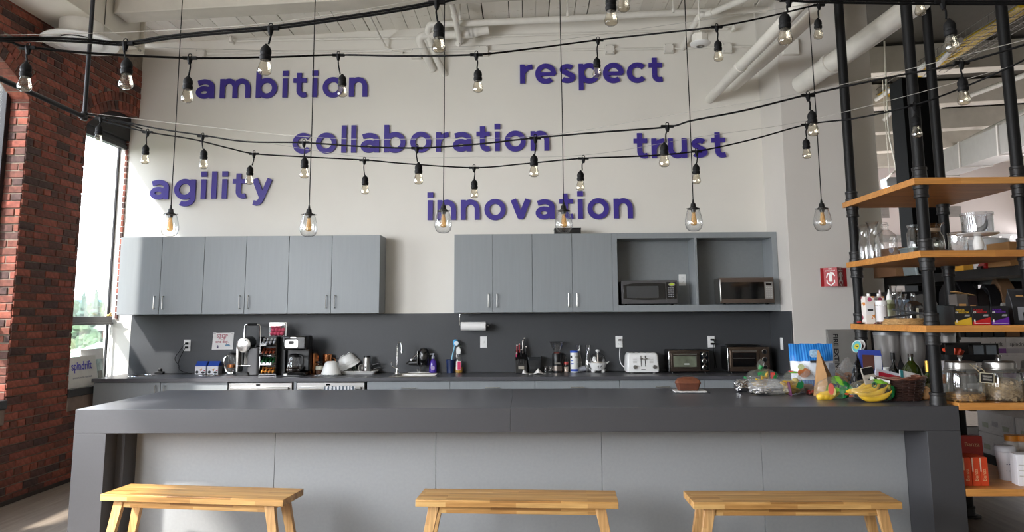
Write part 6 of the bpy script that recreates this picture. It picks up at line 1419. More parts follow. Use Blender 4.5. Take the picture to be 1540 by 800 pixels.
# banana bag
t = place('banana_bag', 'clear bag holding a bunch of yellow bananas in front of the basket', 'bananas', 1312, 604.5, off=.025); w_ = W_(1277, 1347, t.location.y)
obj('film', bagm(w_, .17, .155, 41.0, .13, .85), PBAG, t)
for k, (y, z, tl, L) in enumerate(((-.05, .022, -78, .25), (-.04, .048, -72, .25), (-.015, .07, -66, .24), (.01, .09, -60, .22), (.03, .1, -50, .2))):
    m = MB(); banana(m, (.012-.01*k, y, z), L, 1.25, R(0), r=.0205, tilt=R(0)); b_ = obj('banana', m, YEL, t, smooth=60); b_.rotation_euler = (R(-4*k), R(-8-3*k), R(4*k))
obj('stem', MB().tube([(.10, -.03, .085), (.112, -.02, .11), (.11, -.01, .13)], [.016, .014, .01], 8), STEM, t)
m = bagm(w_*1.02, .175, .158, 41.0, .13, .85, 5); mg = MB(); mg.v = m.v; mg.f = [f for f in m.f if sum(m.v[i].x for i in f)/3 > w_*.34 and sum(m.v[i].z for i in f)/3 < .11]; mg.m = [0]*len(mg.f); obj('green_end', mg, GRN, t)
mg = MB(); mg.v = m.v; mg.f = [f for f in m.f if -.0 < sum(m.v[i].x for i in f)/3 < w_*.3 and .125 < sum(m.v[i].z for i in f)/3]; mg.m = [0]*len(mg.f); obj('lime_band', mg, LIME, t)
obj('round_mark', MB().tube([(.016*math.cos(k*PI/8)-.01, -.068, .118+.016*math.sin(k*PI/8)) for k in range(16)], .003, 6, closed=True), P('mark_green', '2E7E55', .4), t)
# wicker basket with what it holds
by = 5.36; b0_, b1_ = atY(1318, 590, by), atY(1390, 590, by); bxc = (b0_.x+b1_.x)/2+.005; bw2 = (b1_.x-b0_.x)/2
t = thing('wicker_basket', 'dark brown wicker basket full of packets beside the iron pole', 'basket', (bxc, by, ZC+.0006)); WK = P('wicker', '35201A', .5, var=.3, scale=30, bump=.3); WKL = P('wicker_rim', '6B4232', .5, var=.25, scale=30)
NST = 22
def ell(u, z): f = .74+.26*z/.16; return Vector((bw2*f*math.cos(u), .13*f*math.sin(u), z))
obj('liner', MB().loft([[ell(2*PI*i/40, z)*.965 if z else ell(2*PI*i/40, 0.001) for i in range(40)] for z in (0.001, .05, .1, .145)], caps=False).add([ell(2*PI*i/40, .004)*.95 for i in range(40)], [tuple(range(40))]), P('wicker_inside', '24140D', .8), t)
for j in range(12):
    z = .008+j*.012; pts = []
    for i in range(NST*4):
        u = 2*PI*i/(NST*4); s = math.sin(u*NST/2+(PI if j % 2 else 0)); p = ell(u, z); p.x *= 1+.03*s; p.y *= 1+.03*s; pts.append(p)
    obj('wicker_strand', MB().tube(pts, .0065, 6, closed=True), WK, t)
for j in range(2): obj('rim', MB().tube([ell(2*PI*i/40, .152+.007*j)+Vector((0, 0, .004*math.sin(i*1.6+j*3))) for i in range(40)], .0075, 6, closed=True), WKL, t)
for i in range(NST): u = 2*PI*(i+.5)/NST; obj('stake', MB().tube([ell(u, .0), ell(u, .155)], .004, 5), WK, t)
def at_b(px, py, y): p = atY(px, py, y); return p
def packet(name, label, cat, px, pyb, y, w_, h, d_, mt, rot, parts=()):
    p = atY(px, pyb, y); t = thing(name, label, cat, p); t.rotation_euler = rot
    obj('packet', bagm(w_, d_, h, px*.37, .06, None, 3), mt, t, smooth=60) if mt is not None else None
    for nm, x0, x1, z0, z1, mm in parts: obj(nm, MB().prism(rrect(x0*w_, x1*w_, z0*h, z1*h, .004), -d_/2-.002, -d_/2+.004, FRONT), mm, t)
    return t
def pouch(name, label, cat, px, pyb, y, w_, h, d_, mt, rot, parts=()):
    p = atY(px, pyb, y); t = thing(name, label, cat, p); t.rotation_euler = rot
    obj('pouch', MB().loft([[Vector((x, yy, z)) for x, yy in ((-a, -b), (a, -b), (a, b), (-a, b))] for a, b, z in ((w_/2*.94, d_/2, 0), (w_/2, d_/2*.95, h*.3), (w_/2, d_/2*.6, h*.8), (w_/2*.99, .002, h*.93), (w_/2*.99, .002, h))]), mt, t, bev=.002)
    for nm, x0, x1, z0, z1, mm in parts: obj(nm, MB().prism(rrect(x0*w_, x1*w_, z0*h, z1*h, .004), -d_/2-.003, -d_/2-.0005, FRONT), mm, t)
    return t
BLU = P('pouch_blue', '33479E', .35, var=.05); BRN = P('panel_brown', '55322A', .5, var=.1); SIL = P('panel_pale', 'C9CCD6', .4, var=.05)
pouch('snack_pouch', 'blue pouch with brown and silver panels standing at the back of the basket', 'pouch', 1310.5, 574, 5.5, .165, .225, .04, BLU, (R(-4), R(2), 0), [('brown_panel', -.38, .12, .38, .84, BRN), ('pale_panel', .14, .44, .36, .82, SIL)])
for k in range(3): pass
pouch('snack_packet', 'red and white packet with purple edge lying tilted in the basket', 'packet', 1335, 580, 5.4, .17, .115, .035, P('packet_white', 'C9CBD6', .4), (R(-28), R(14), R(-6)), [('red_panel', -.4, .46, .12, .72, P('packet_red', 'AE2339', .4, var=.1, scale=20)), ('purple_edge', .2, .48, .0, .12, P('packet_navy', '33246B', .4))])
pouch('chocolate_box', 'small grey and black flat carton in the basket', 'carton', 1310.5, 577, 5.30, .085, .115, .02, P('carton_grey', 'A9A196', .5), (R(-12), R(-10), R(5)), [('black_panel', -.48, .48, .55, .95, BLACKP), ('script_mark', -.25, .3, .22, .3, BLACKP)])
t = thing('paper_tube', 'white tube lying across the front of the basket', 'tube', atY(1323, 572, 5.26)); obj('tube', MB().cyl((-.06, 0, .015), (.055, -.02, -.012), .013, n=14), WHITEP, t); obj('dark_cap', MB().cyl((-.045, -.002, .0115), (-.025, -.006, .0068), .0135, n=14), BLACKP, t)
pouch('paper_envelope', 'white folded paper with teal edge sticking out of the basket at right', 'paper', 1370, 580, 5.42, .165, .10, .012, PAPER, (R(-20), R(14), R(8)), [('teal_edge', -.5, -.36, .1, .95, P('teal', '2E8288', .4)), ('dark_line', -.3, .5, .34, .38, P('line_maroon', '6A2A30', .5))])
# black twisted bag and the round paddle on a stick
t = thing('black_bag', 'black plastic bag twisted to a point beside the round paddle', 'bag', (atY(1291, 572, 5.5).x, 5.5, ZC+.0006)); obj('film', bagm(.13, .11, atY(1291, 535, 5.5).z-ZC, 51.0, .3, .12), P('black_film', '0C0C0E', .15, bump=.8, bscale=25), t, smooth=30)
p = atY(1291, 521, 5.62)
t = thing('round_paddle', 'turquoise and white round discs on a white stick behind the black bag', 'paddle', (p.x, 5.62, ZC+.0006)); h = p.z-ZC
obj('stick', MB().cyl((.012, .0, 0), (.0, 0, h-.04), .006, n=8), WHITEP, t); rot = Matrix.Rotation(PI/2, 3, 'X')
d1 = obj('disc', MB().lathe([(0, -.004), (.046, -.004), (.046, .004), (0, .004)], 28, sx=.72), P('turquoise', '6CC6CE', .4), t, (-.022, -.02, h)); d1.rotation_euler = (PI/2, R(20), R(-10)); obj('yellow_centre', MB().lathe([(0, .0042), (.022, .0042), (.022, .0055), (0, .0055)], 20, sx=.72), P('disc_yellow', 'D8CE3E', .4), d1); obj('white_edge', MB().lathe([(.041, .0042), (.046, .0042), (.046, .005), (.041, .005)], 28, sx=.72), PRW, d1); obj('line', MB().box((0, 0, .006), (.02, .006, .0008)), PRK, d1)
d2 = obj('disc', MB().lathe([(0, -.004), (.046, -.004), (.046, .004), (0, .004)], 28, sx=.72), WHITEP, t, (.014, 0, h+.004)); d2.rotation_euler = (PI/2, R(20), R(-10)); obj('pictogram', MB().lathe([(0, .0042), (.016, .0042), (.016, .005), (0, .005)], 16, (.008, 0, 0)), BRN, d2)
t = place('kraft_box', 'crumpled kraft paper packet between the basket and the iron pole', 'packet', 1390, 603, off=.06); obj('packet', bagm(.085, .09, .10, 61.0, .12), KR, t, smooth=30)
# ================================================================== ON THE PIPE SHELVES
Z1, Z2, Z3, Z4, Z5 = [z+.045 for z in (2.415, 1.918, 1.420, .918, .378)]
def stand(name, label, cat, px, Y, Z, rz=0, group=None):
    x = (px-770)/FPX; p = EYE+ray(px, PPY)*0
    # solve the point at depth Y and height Z that projects to column px
    a, b = -1.0, 8.0
    for _ in range(40):
        m_ = (a+b)/2
        if proj((m_, Y, Z+.05))[0] < px: a = m_
        else: b = m_
    return thing(name, label, cat, (a, Y, Z+.0006), rz, group)
def wd(px0, px1, Y): return (px1-px0)/FPX*Y*.985
def hh(py0, py1, Y): return (py1-py0)/FPX*Y*.985
# --- lower shelf at island height: dispensers, bottles, jars
for px, Y, lb in ((1338, 6.0, 'clear cereal dispenser with grey lid, left of three'), (1376, 5.95, 'clear cereal dispenser with grey lid, middle of three'), (1422, 5.80, 'clear cereal dispenser with grey lid, right of three, behind the iron pole')):
    t = stand('cereal_dispenser', lb, 'dispenser', px, Y, Z4); r0 = wd(1318, 1357, 6.0)/2*.91; top = 1.405-Z4
    obj('base', MB().lathe([(0, 0), (.06, 0), (.06, .02), (0, .02)], 20), BLACKP, t); obj('neck', MB().lathe([(0, .0205), (.03, .0205), (.028, .10), (.04, .115), (0, .115)], 18), BLACKP, t)
    obj('hopper', MB().lathe([(.035, .116), (.055, .15), (.082, .22), (r0*.97, .30), (r0, top-.03)], 32), GLASS('smoky_hopper', 'C4C2C0', .5, .1, .05, film=.34, filmcol='B4B0AC'), t); obj('lid', MB().lathe([(0, top-.03), (r0*1.02, top-.03), (r0*1.03, top-.008), (r0*.9, top), (0, top)], 32), P('lid_grey', '77787A', .35, .4), t)
BOT = lambda r, h, n, s: [(0, 0), (r*.96, 0), (r, .006), (r, h*s), (r*.8, h*(s+.08)), (n, h*(s+.18)), (n, h*.93), (n*1.25, h*.935), (n*1.25, h), (0, h)]
WINE = P('dark_bottle_glass', '0D1110', .08, coat=.3); OLIVE = P('olive_bottle_glass', '2A3510', .08, coat=.4, var=.2)
t = stand('wine_bottle', 'slim dark bottle behind the basket', 'bottle', 1346, 5.72, Z4); obj('bottle', MB().lathe(BOT(.036, .285, .012, .52), 24), WINE, t); obj('capsule', MB().lathe([(.013, .235), (.0165, .235), (.0165, .287), (0, .287)], 18), BLACKP, t); obj('label', MB().lathe([(.0364, .07), (.0364, .13)], 24), P('label_dim', '6D6A64', .6), t, smooth=60)
t = stand('olive_oil_jug', 'large round dark green bottle behind the basket', 'bottle', 1373, 5.62, Z4); obj('bottle', MB().lathe([(0, 0), (.07, 0), (.075, .01), (.076, .12), (.066, .17), (.04, .21), (.018, .235), (.016, .262), (0, .262)], 32), OLIVE, t); obj('cap', MB().lathe([(0, .2625), (.019, .2625), (.019, .285), (0, .285)], 18), P('cap_brown', '2C211A', .4), t); obj('label', MB().lathe([(.0765, .03), (.0765, .1)], 32), P('label_olive', '394019', .5), t, smooth=60)
t = stand('white_wine_bottle', 'green bottle with gold foil neck beside the iron pole', 'bottle', 1397.5, 5.42, Z4); obj('bottle', MB().lathe(BOT(.038, .24, .014, .5), 24), OLIVE, t); obj('foil', MB().lathe([(.0145, .17), (.018, .17), (.0185, .245), (0, .246)], 18), P('gold_foil', 'C9A24A', .3, .8), t); obj('label', MB().lathe([(.0384, .03), (.0384, .09)], 24), P('label_pale_green', 'B9C29A', .6), t, smooth=60)
t = stand('white_mug', 'small white cup behind the blue pouch', 'cup', 1333.5, 5.85, Z4); obj('cup', MB().lathe([(0, 0), (.028, 0), (.03, .01), (.03, .17), (.027, .17), (.027, .012), (0, .012)], 24), WHITEC, t); obj('handle', MB().tube(smoothpath([(.028, 0, .15), (.048, 0, .14), (.048, 0, .10), (.028, 0, .09)], 4), .004, 8), WHITEC, t)
def cereal_jar(px, label, fill, colr, tagged):
    Y = 5.155; t = stand('cereal_jar', label, 'jar', px, Y, Z4); r = .134
    obj('glass', MB().lathe([(0, .002), (r*.9, .002), (r*.97, .01), (r, .04), (r*1.0, .14), (r*.94, .185), (r*.78, .2), (r*.74, .204)], 40), GLASS('jar_glass', 'EEF0EE', .5, .12, .05, film=.12, filmcol='8C8B88'), t)
    fl_ = obj('cereal', bagm(r*1.86, r*1.86, fill, px*.11, .05, None, 4, .1), P(colr[0], colr[1], .8, var=.4, scale=55, bump=1.0, bscale=50), t, (0, 0, .006), smooth=60, kind='stuff')
    m = MB(); rn = random.Random(px)
    for k in range(240):
        a = rn.uniform(PI, 2*PI); zz = rn.uniform(.01, fill*.92); rr = r*.9
        m.box((rr*math.cos(a), rr*math.sin(a), zz), (.019, .004, .013), Euler((rn.uniform(-.8, .8), rn.uniform(-.8, .8), a+PI/2+rn.uniform(-.5, .5))).to_matrix())
    obj('flakes', m, P(colr[0]+'_flake', colr[2], .8, var=.35, scale=30), t, kind='stuff', smooth=0)
    lid = obj('lid', MB().lathe([(0, .262), (.085, .26), (.097, .252), (.1, .238), (.1, .212), (.106, .209), (.106, .204), (0, .204)], 40), P('lid_steel', 'A09D99', .3, .9, var=.05), t); obj('knob', MB().lathe([(0, .261), (.01, .261), (.011, .28), (.018, .29), (.016, .296), (0, .297)], 20), CHROME, lid)
    if tagged:
        obj('tag_string', MB().tube(smoothpath([(.02, -.115, .24), (.07, -.12, .215), (.085, -.134, .185)], 5), .0016, 5).tube(smoothpath([(.0, -.11, .245), (.045, -.125, .2), (.06, -.136, .175)], 5), .0016, 5), P('twine', 'C9B58E', .8), t)
        tg = obj('tag', MB().prism(rrect(-.042, .042, -.028, .028, .004), -.0015, .0015, FRONT), P('tag_black', '1B1A19', .6), t, (.085, -.142, .158)); tg.rotation_euler = (0, R(6), 0)
        obj('tag_edge', MB().prism(rrect(-.047, .047, -.033, .033, .005), -.0008, .0012, FRONT), P('tag_cream', 'C9BFA4', .7), tg)
        obj('tag_print', MB().b2(-.03, .03, -.0022, -.0016, .003, .016).b2(-.028, .03, -.0022, -.0016, -.016, -.004), P('tag_chalk', '8E8B84', .7, var=.5, scale=140), tg)
    return t
cereal_jar(1448, 'glass jar with steel lid, nearly empty of granola, with a small black tag', .05, ('granola', 'A87B42', 'C2934F'), True)
cereal_jar(1507, 'glass jar with steel lid, three quarters full of flakes', .145, ('bran_flakes', 'A88A62', 'BFA27A'), False)
cereal_jar(1566, 'glass jar cut by the right edge of the view', .08, ('oats', '8E7B62', 'A8957A'), False)
# black snack rack
t = stand('snack_rack', 'black two tier snack rack with orange packets, behind the cereal jars', 'rack', 1452, 5.47, Z4)
obj('stem', MB().cyl((0, 0, 0), (0, 0, .25), .014, n=12), BLACKP, t)
for z, w_ in ((.09, .165), (.235, .19)):
    obj('tray', MB().loft([[Vector((x, y, zz)) for x, y in rrect(-a, a, -a*.62, a*.62, .04)] for a, zz in ((w_*.94, z), (w_, z+.055), (w_*.97, z+.055), (w_*.91, z+.006))]), BLACKP, t)
m = MB()
for x0, x1 in ((-.185, -.125), (-.02, .01), (.085, .1), (.175, .187)): m.b2(x0, x1, -.118, -.112, .29, .365)
m.b2(-.187, .187, -.118, -.112, .355, .367); obj('divider_frame', m, BLACKP, t); obj('back_wall', MB().b2(-.187, .187, .08, .09, .24, .367), BLACKP, t)
obj('frosted_panel', MB().b2(.012, .084, -.116, -.113, .292, .354), P('frost_grey', '5A6064', .4), t); obj('frosted_panel', MB().b2(.102, .172, -.116, -.113, .292, .354), P('frost_grey', ''), t)
random.seed(14)
for k in range(8): obj('snack_packet', MB().box((-.11+.03*(k % 3)+random.uniform(-.006, .006), -.06+.03*(k//3), .30+.01*k % .02), (.045, .02, .05), Euler((.2*k, .3*(k % 3-1), .3*k)).to_matrix()), P('packet_orange', 'C9472A', .4, var=.2, scale=30), t, bev=.004)
for k in range(9): obj('snack_packet', MB().box((-.12+.03*k, -.05+.02*(k % 2), .125), (.028, .05, .05), Euler((0, .1*(k % 3-1), .1*k)).to_matrix()), P('packet_dark_red', '6E1F1B', .4, var=.3, scale=30), t, bev=.004)
t = stand('snack_carton', 'white carton with orange corner behind the first cereal jar', 'carton', 1417.5, 5.33, Z4, rz=R(8)); obj('body', MB().b2(-.05, .05, -.04, .04, 0, .25), CTW, t, bev=.002); obj('orange_print', MB().b2(-.048, .0, -.0412, -.0402, .1, .16), P('print_orange_light', 'E08A4A', .5), t)
# --- shelf 3: cartons, bottles, boxes
FLORAL, fnt, fb = newmat('floral_print'); fco = node(fnt, 'ShaderNodeTexCoord'); fv = node(fnt, 'ShaderNodeTexVoronoi'); fv.inputs['Scale'].default_value = 26; fnt.links.new(fco.outputs['Object'], fv.inputs[0]); frp = node(fnt, 'ShaderNodeValToRGB'); fnt.links.new(fv.outputs['Color'], frp.inputs[0])
fe = frp.color_ramp.elements; frp.color_ramp.interpolation = 'CONSTANT'
for p_, c_ in ((.45, 'EDE6DF'), (.62, 'D98A3C'), (.72, 'EDE6DF'), (.82, '8E3A50')): e = fe.new(p_); e.color = lin(c_)
fe[0].color = lin('EDE6DF'); fnt.links.new(frp.outputs[0], fb.inputs[0])
for px, Y, lb in ((1306.5, 5.93, 'white floral drink carton at the left end of the shelf, front one'), (1322, 6.0, 'white floral drink carton standing second on the shelf, with white cap')):
    t = stand('drink_carton', lb, 'carton', px, Y, Z3); w_ = .036; H_ = .215
    obj('body', MB().b2(-w_, w_, -w_, w_, 0, H_), FLORAL, t, bev=.002); obj('label', MB().b2(-w_*.85, w_*.85, -w_-.0015, -w_-.0003, .07, .15), P('label_white', 'ECEAEA', .6), t); obj('text_print', MB().b2(-w_*.6, w_*.6, -w_-.0022, -w_-.0016, .10, .116), PRK, t); obj('cap', MB().cyl((.01, 0, H_), (.01, 0, H_+.022), .014, n=14), WHITEP, t); obj('pink_blossom', MB().cyl((0, -w_-.002, .19), (0, -w_-.0004, .19), .017, n=10), P('blossom', 'C05070', .5), t)
t = stand('spice_container', 'clear jar with white lid half full of brown contents', 'jar', 1326.5, 5.74, Z3); obj('jar', MB().lathe([(0, .001), (.038, .001), (.04, .01), (.04, .145)], 24), CLEAR, t); obj('contents', MB().lathe([(0, .004), (.036, .004), (.037, .09), (0, .1)], 20), P('brown_contents', '5A2E1C', .7, var=.3, scale=40), t); obj('lid', MB().lathe([(0, .1455), (.043, .1455), (.043, .178), (0, .18)], 24), WHITEP, t); obj('white_panel', MB().lathe([(.0404, .02), (.0404, .14)], 24), P('label_clearwhite', 'DAD6D6', .5), t, smooth=60)
o = t.children[-1]
t = stand('syrup_bottle', 'pale green bottle with white pointed cap', 'bottle', 1339.5, 5.86, Z3); obj('bottle', MB().lathe([(0, 0), (.034, 0), (.036, .006), (.036, .16), (.026, .185), (0, .185)], 24), P('pale_green_bottle', 'B6BCA0', .35), t); obj('label', MB().lathe([(.0364, .11), (.0364, .155)], 24), P('label_green_dark', '7E8654', .5), t, smooth=60); obj('cap', MB().lathe([(0, .1855), (.022, .1855), (.02, .21), (.008, .24), (.005, .265), (0, .266)], 18), WHITEP, t)
for px, Y, h, lb, sc in ((1346, 6.02, .30, 'clear glass carafe with flared mouth behind the green bottle', 1.0), (1354.5, 5.92, .265, 'clear glass bottle beside the flared carafe', .95), (1361, 6.03, .235, 'short clear glass bottle behind the others', .9)):
    t = stand('glass_bottle', lb, 'bottle', px, Y, Z3); obj('glass', MB().lathe([(r*sc, z*h/.262) for r, z in CARAF], 24), CLEAR, t)
t = stand('pump_bottle', 'tall clear pump bottle at the back of the shelf', 'bottle', 1326, 6.1, Z3); obj('bottle', MB().lathe([(0, .001), (.026, .001), (.027, .18), (.012, .2)], 20), CLEAR, t); obj('pump', MB().cyl((0, 0, .2), (0, 0, .27), .008, n=10).cyl((0, 0, .2), (0, 0, .222), .018, n=12), P('pump_pink', 'D9C9CC', .4), t)
p = atY(1360, 470, 6.09); t = thing('bright_view_panel', 'pale blue panel standing in for a bright view at the back of the shelf', 'panel', (p.x, 6.11, Z3+.0006)); obj('panel', MB().b2(-.055, .055, -.006, .006, 0, .19), P('pale_blue_panel', '9DBFE0', .4), t, bev=.003); obj('frame', MB().b2(-.06, .06, .0065, .012, 0, .2), P('panel_frame', '3A3A3C', .5), t)  # added panel, its pale colour stands in for a bright view beyond
t = stand('spirit_bottle', 'square clear bottle with glass stopper and dark label', 'bottle', 1375, 5.72, Z3, rz=R(12)); obj('glass', MB().loft([[Vector((x, y, z)) for x, y in rrect(-a, a, -a*.7, a*.7, a*.3, 4)] for a, z in ((.056, .001), (.058, .13), (.05, .155), (.02, .175), (.016, .2), (.02, .202))], caps=False), GLASS('bottle_grey_glass', 'C8C6C4', .55, .12), t); obj('liquid', MB().loft([[Vector((x, y, z)) for x, y in rrect(-.052, .052, -.036, .036, .014, 4)] for z in (.004, .11)]), GLASS('liquid_grey', 'A9A6A2', .3, .1, film=.25, filmcol='77736E'), t); obj('stopper', MB().lathe([(0, .2), (.017, .2), (.019, .215), (.016, .235), (0, .236)], 16), CLEAR, t); obj('label', MB().b2(.012, .04, -.0425, -.041, .08, .115), PRK, t); obj('label_strip', MB().b2(-.012, .008, -.0425, -.041, .02, .12), P('label_cream', ''), t)
t = stand('platter', 'grey metal platter edge seen behind the spirit bottle', 'platter', 1390, 5.95, Z3); obj('plate', MB().lathe([(0, 0), (.1, .004), (.115, .012), (.1, .008), (0, .006)], 32, (0, 0, .115), Matrix.Rotation(R(82), 3, 'X')), P('platter_grey', '6B6A68', .4, .5), t)
t = stand('wicker_mat', 'natural wicker tray near the front left of the shelf', 'tray', 1362, 5.5, Z3); WKN = P('natural_wicker', 'B08A58', .7, var=.25, scale=60, bump=.5)
for k in range(5): obj('wicker_strand', MB().tube([((.158-.004*k)*math.cos(2*PI*i/40), (.13-.004*k)*math.sin(2*PI*i/40), .006+.008*k+.003*math.sin(i*2.5+k*3)) for i in range(40)], .006, 6, closed=True), WKN, t)
obj('base', MB().lathe([(0, .001), (.148, .001), (.148, .006), (0, .006)], 32, sy=.78), WKN, t)
t = thing('serving_tongs', 'two dark grey flat tools crossed on the wicker tray', 'tools', Vector(t.location)+Vector((0, 0, .046))); DG = P('dark_grey_plastic', '3C3E41', .45)
obj('blade', MB().box((-.02, -.01, .02), (.3, .05, .012), Euler((0, R(-6), R(14))).to_matrix()), DG, t, bev=.003); obj('blade', MB().box((.06, .02, .042), (.26, .05, .012), Euler((0, R(10), R(-16))).to_matrix()), DG, t, bev=.003)
p = atY(1292, 486, 5.6); t = stand('red_clip', 'small red and black clip on the shelf by the rear pole', 'clip', 1291, 5.92, Z3); obj('clip', MB().b2(-.035, .03, -.02, .02, 0, .01), BLACKP, t, bev=.003); obj('red_lever', MB().b2(-.01, .015, -.014, .014, .0102, .02), P('clip_red', 'C03A34', .4), t, bev=.002)
# flavour boxes at the front
BK = P('box_black', '17171A', .45, var=.05)
def flavour(px0, px1, cname, col, label):
    Y = 5.10; px = (px0+px1)/2; t = stand('snack_box', label, 'box', px, Y+.06, Z3, group=None); w_ = wd(px0, px1, Y)/2-.001; H_ = .128; f = -.06
    obj('carton', MB().b2(-w_, w_, f, .06, 0, H_), BK, t, bev=.0012); cm = P('flavour_'+cname, col, .45, var=.03)
    obj('colour_wedge', MB().prism([(-w_, 0.001), (w_, 0.001), (w_, .052), (-w_, .022)], f-.0012, f-.0002, FRONT), cm, t)
    txt('lettering', 'FLAVOR', .0165, cm, t, (-w_+.012, f-.0012, .096), align='LEFT', bold=.02); txt('lettering', 'FREEDOM', .0155, cm, t, (-w_+.030, f-.0012, .080), align='LEFT', bold=.02); txt('lettering', 'OF', .014, PRW, t, (-w_+.009, f-.0012, .080), align='LEFT', bold=.03)
    obj('white_print', MB().b2(-w_+.01, -w_+.018, f-.0016, f-.0003, .018, .036), PRW, t); obj('grey_print', MB().prism([(.012, .058), (.045, .058), (.048, .07), (.018, .07)], f-.0012, f-.0002, FRONT), P('print_silver', '9C9C9E', .5), t); obj('stripe', MB().b2(-w_+.01, w_-.008, f-.002, f-.0013, .009, .0115), PRW if cname != 'yellow' else cm, t)
flavour(1427.5, 1453.5, 'yellow', 'D9B22F', 'black snack box with yellow wedge, leftmost of three flavours'); flavour(1454.5, 1481.5, 'red', 'B8191E', 'black snack box with red wedge, middle of three flavours'); flavour(1482.5, 1509, 'purple', '5E1F96', 'black snack box with purple wedge, right of three flavours')
t = stand('snack_box', 'dark box seen at an angle left of the yellow flavour box', 'box', 1419, 5.3, Z3, rz=R(0)); obj('carton', MB().b2(-.035, .04, -.09, .09, 0, .135), P('box_dark_teal', '22282A', .45), t, bev=.0015); obj('yellow_print', MB().b2(-.01, .028, -.0915, -.0902, .018, .07), P('flavour_yellow', ''), t); obj('white_print', MB().b2(-.03, -.005, -.0915, -.0902, .08, .092), PRW, t)
for px0, px1, h, m, lb in ((1435, 1452, .215, P('box_grey_brown', '5E5752', .6, var=.1), 'grey brown upright box behind the yellow flavour box'), (1452.5, 1466, .20, P('box_maroon', '2B1A1B', .5), 'dark maroon box with gold lines behind the red flavour box')):
    t = stand('tea_box', lb, 'box', (px0+px1)/2, 5.45, Z3); w_ = wd(px0, px1, 5.45)/2-.001; obj('carton', MB().b2(-w_, w_, -.05, .05, 0, h), m, t, bev=.0015)
    obj('print', MB().b2(-w_*.7, w_*.6, -.0512, -.0502, h*.6, h*.68), P('print_tan', 'C9975A', .5), t); obj('print', MB().b2(-w_*.3, w_*.8, -.0512, -.0502, h*.45, h*.5), P('print_silver', ''), t); obj('flap', MB().box((0, 0, h+.012), (w_*1.6, .09, .003), Matrix.Rotation(R(12), 3, 'Y')), P('flap_tan', 'C79A5E', .6), t)
t = stand('coffee_bag', 'tall black and silver coffee bag at the right of the flavour boxes', 'bag', 1533, 5.22, Z3); H_ = .245
obj('bag', MB().loft([[Vector((x, y, z)) for x, y in ((-a, -b), (a, -b), (a, b), (-a, b))] for a, b, z in ((.058, .035, 0), (.063, .04, .08), (.066, .03, .17), (.066, .004, .225), (.066, .004, H_))]), P('coffee_bag_dark', '3E3D3F', .3, .3, var=.15, scale=14), t, bev=.002); obj('label', MB().b2(-.032, .016, -.042, -.0402, .03, .12), P('label_silver', 'A9ABB0', .4), t); obj('print', MB().b2(-.03, .045, -.034, -.031, .19, .2), P('print_tan', ''), t)
t = stand('grey_packet', 'pale grey packet beside the coffee bag', 'packet', 1514, 5.3, Z3); obj('packet', MB().loft([[Vector((x, y, z)) for x, y in ((-a, -b), (a, -b), (a, b), (-a, b))] for a, b, z in ((.028, .03, 0), (.032, .03, .08), (.03, .006, .15))]), P('packet_grey', '8A8883', .45, var=.1, scale=20), t, bev=.002); obj('dark_print', MB().b2(-.02, .02, -.031, -.0295, .02, .04), PRK, t)
# --- shelf 2: glassware
for px, Y, lb, sc in ((1300.5, 5.93, 'flared glass carafe at the left end of the glassware shelf', 1.0), (1315, 5.86, 'taller flared glass carafe second on the glassware shelf', 1.06)):
    t = stand('glass_carafe', lb, 'carafe', px, Y, Z2); obj('carafe', MB().lathe([(r*1.0*sc, z*1.1*sc) for r, z in [(0, 0), (.042, 0), (.044, .01), (.043, .10), (.036, .145), (.026, .185), (.03, .225), (.044, .255), (.046, .257), (.0425, .255), (.028, .225), (.0235, .185), (.0335, .145), (.0405, .1), (.0415, .012), (0, .008)]], 28), CLEAR, t)
t = stand('swing_top_bottle', 'square shouldered clear glass bottle with wire stopper', 'bottle', 1333.5, 5.66, Z2); obj('glass', MB().loft([[Vector((x, y, z)) for x, y in rrect(-a, a, -a, a, a*.45, 5)] for a, z in ((.064, .001), (.068, .01), (.068, .14), (.06, .17), (.03, .205), (.019, .215), (.019, .24), (.023, .242), (.022, .255))], caps=False), CLEAR, t); obj('stopper', MB().lathe([(0, .256), (.02, .256), (.018, .27), (0, .272)], 16), CLEAR, t); obj('wire', MB().tube(smoothpath([(-.022, 0, .262), (-.034, 0, .245), (-.036, 0, .225), (-.02, 0, .215)], 4), .002, 6), NICKEL, t); obj('emblem', MB().prism(arc(.0, .05, .017, .02, 0, 360, 14)[:-1], -.0695, -.0685, FRONT), P('emblem_grey', '8B8A96', .4), t)
t = stand('glass_jar', 'clear glass jar partly hidden by the front iron pole, left one', 'jar', 1379, 5.5, Z2); obj('glass', MB().lathe([(0, .002), (.058, .002), (.062, .01), (.062, .17), (.05, .19), (.05, .205), (.055, .21), (.055, .22)], 32), CLEAR, t); obj('lid', MB().lathe([(0, .22), (.056, .22), (.056, .228), (0, .23)], 28), CLEAR, t)
t = stand('glass_pitcher', 'bulbous clear glass pitcher right of the front iron pole', 'pitcher', 1403, 5.6, Z2); obj('glass', MB().lathe([(0, .002), (.06, .002), (.078, .03), (.084, .09), (.078, .15), (.058, .19), (.056, .205), (.072, .245), (.076, .248), (.053, .205)], 32), GLASS('pitcher_glass', 'EDEAE2', .5, .09), t); obj('lip', MB().tube([(.05, 0, .235), (.085, 0, .25), (.098, 0, .255)], .008, 8), CLEAR, t); obj('band', MB().lathe([(.0575, .19), (.0605, .19), (.0605, .212), (.0575, .212)], 32), P('band_tan', '8F7A62', .5), t)
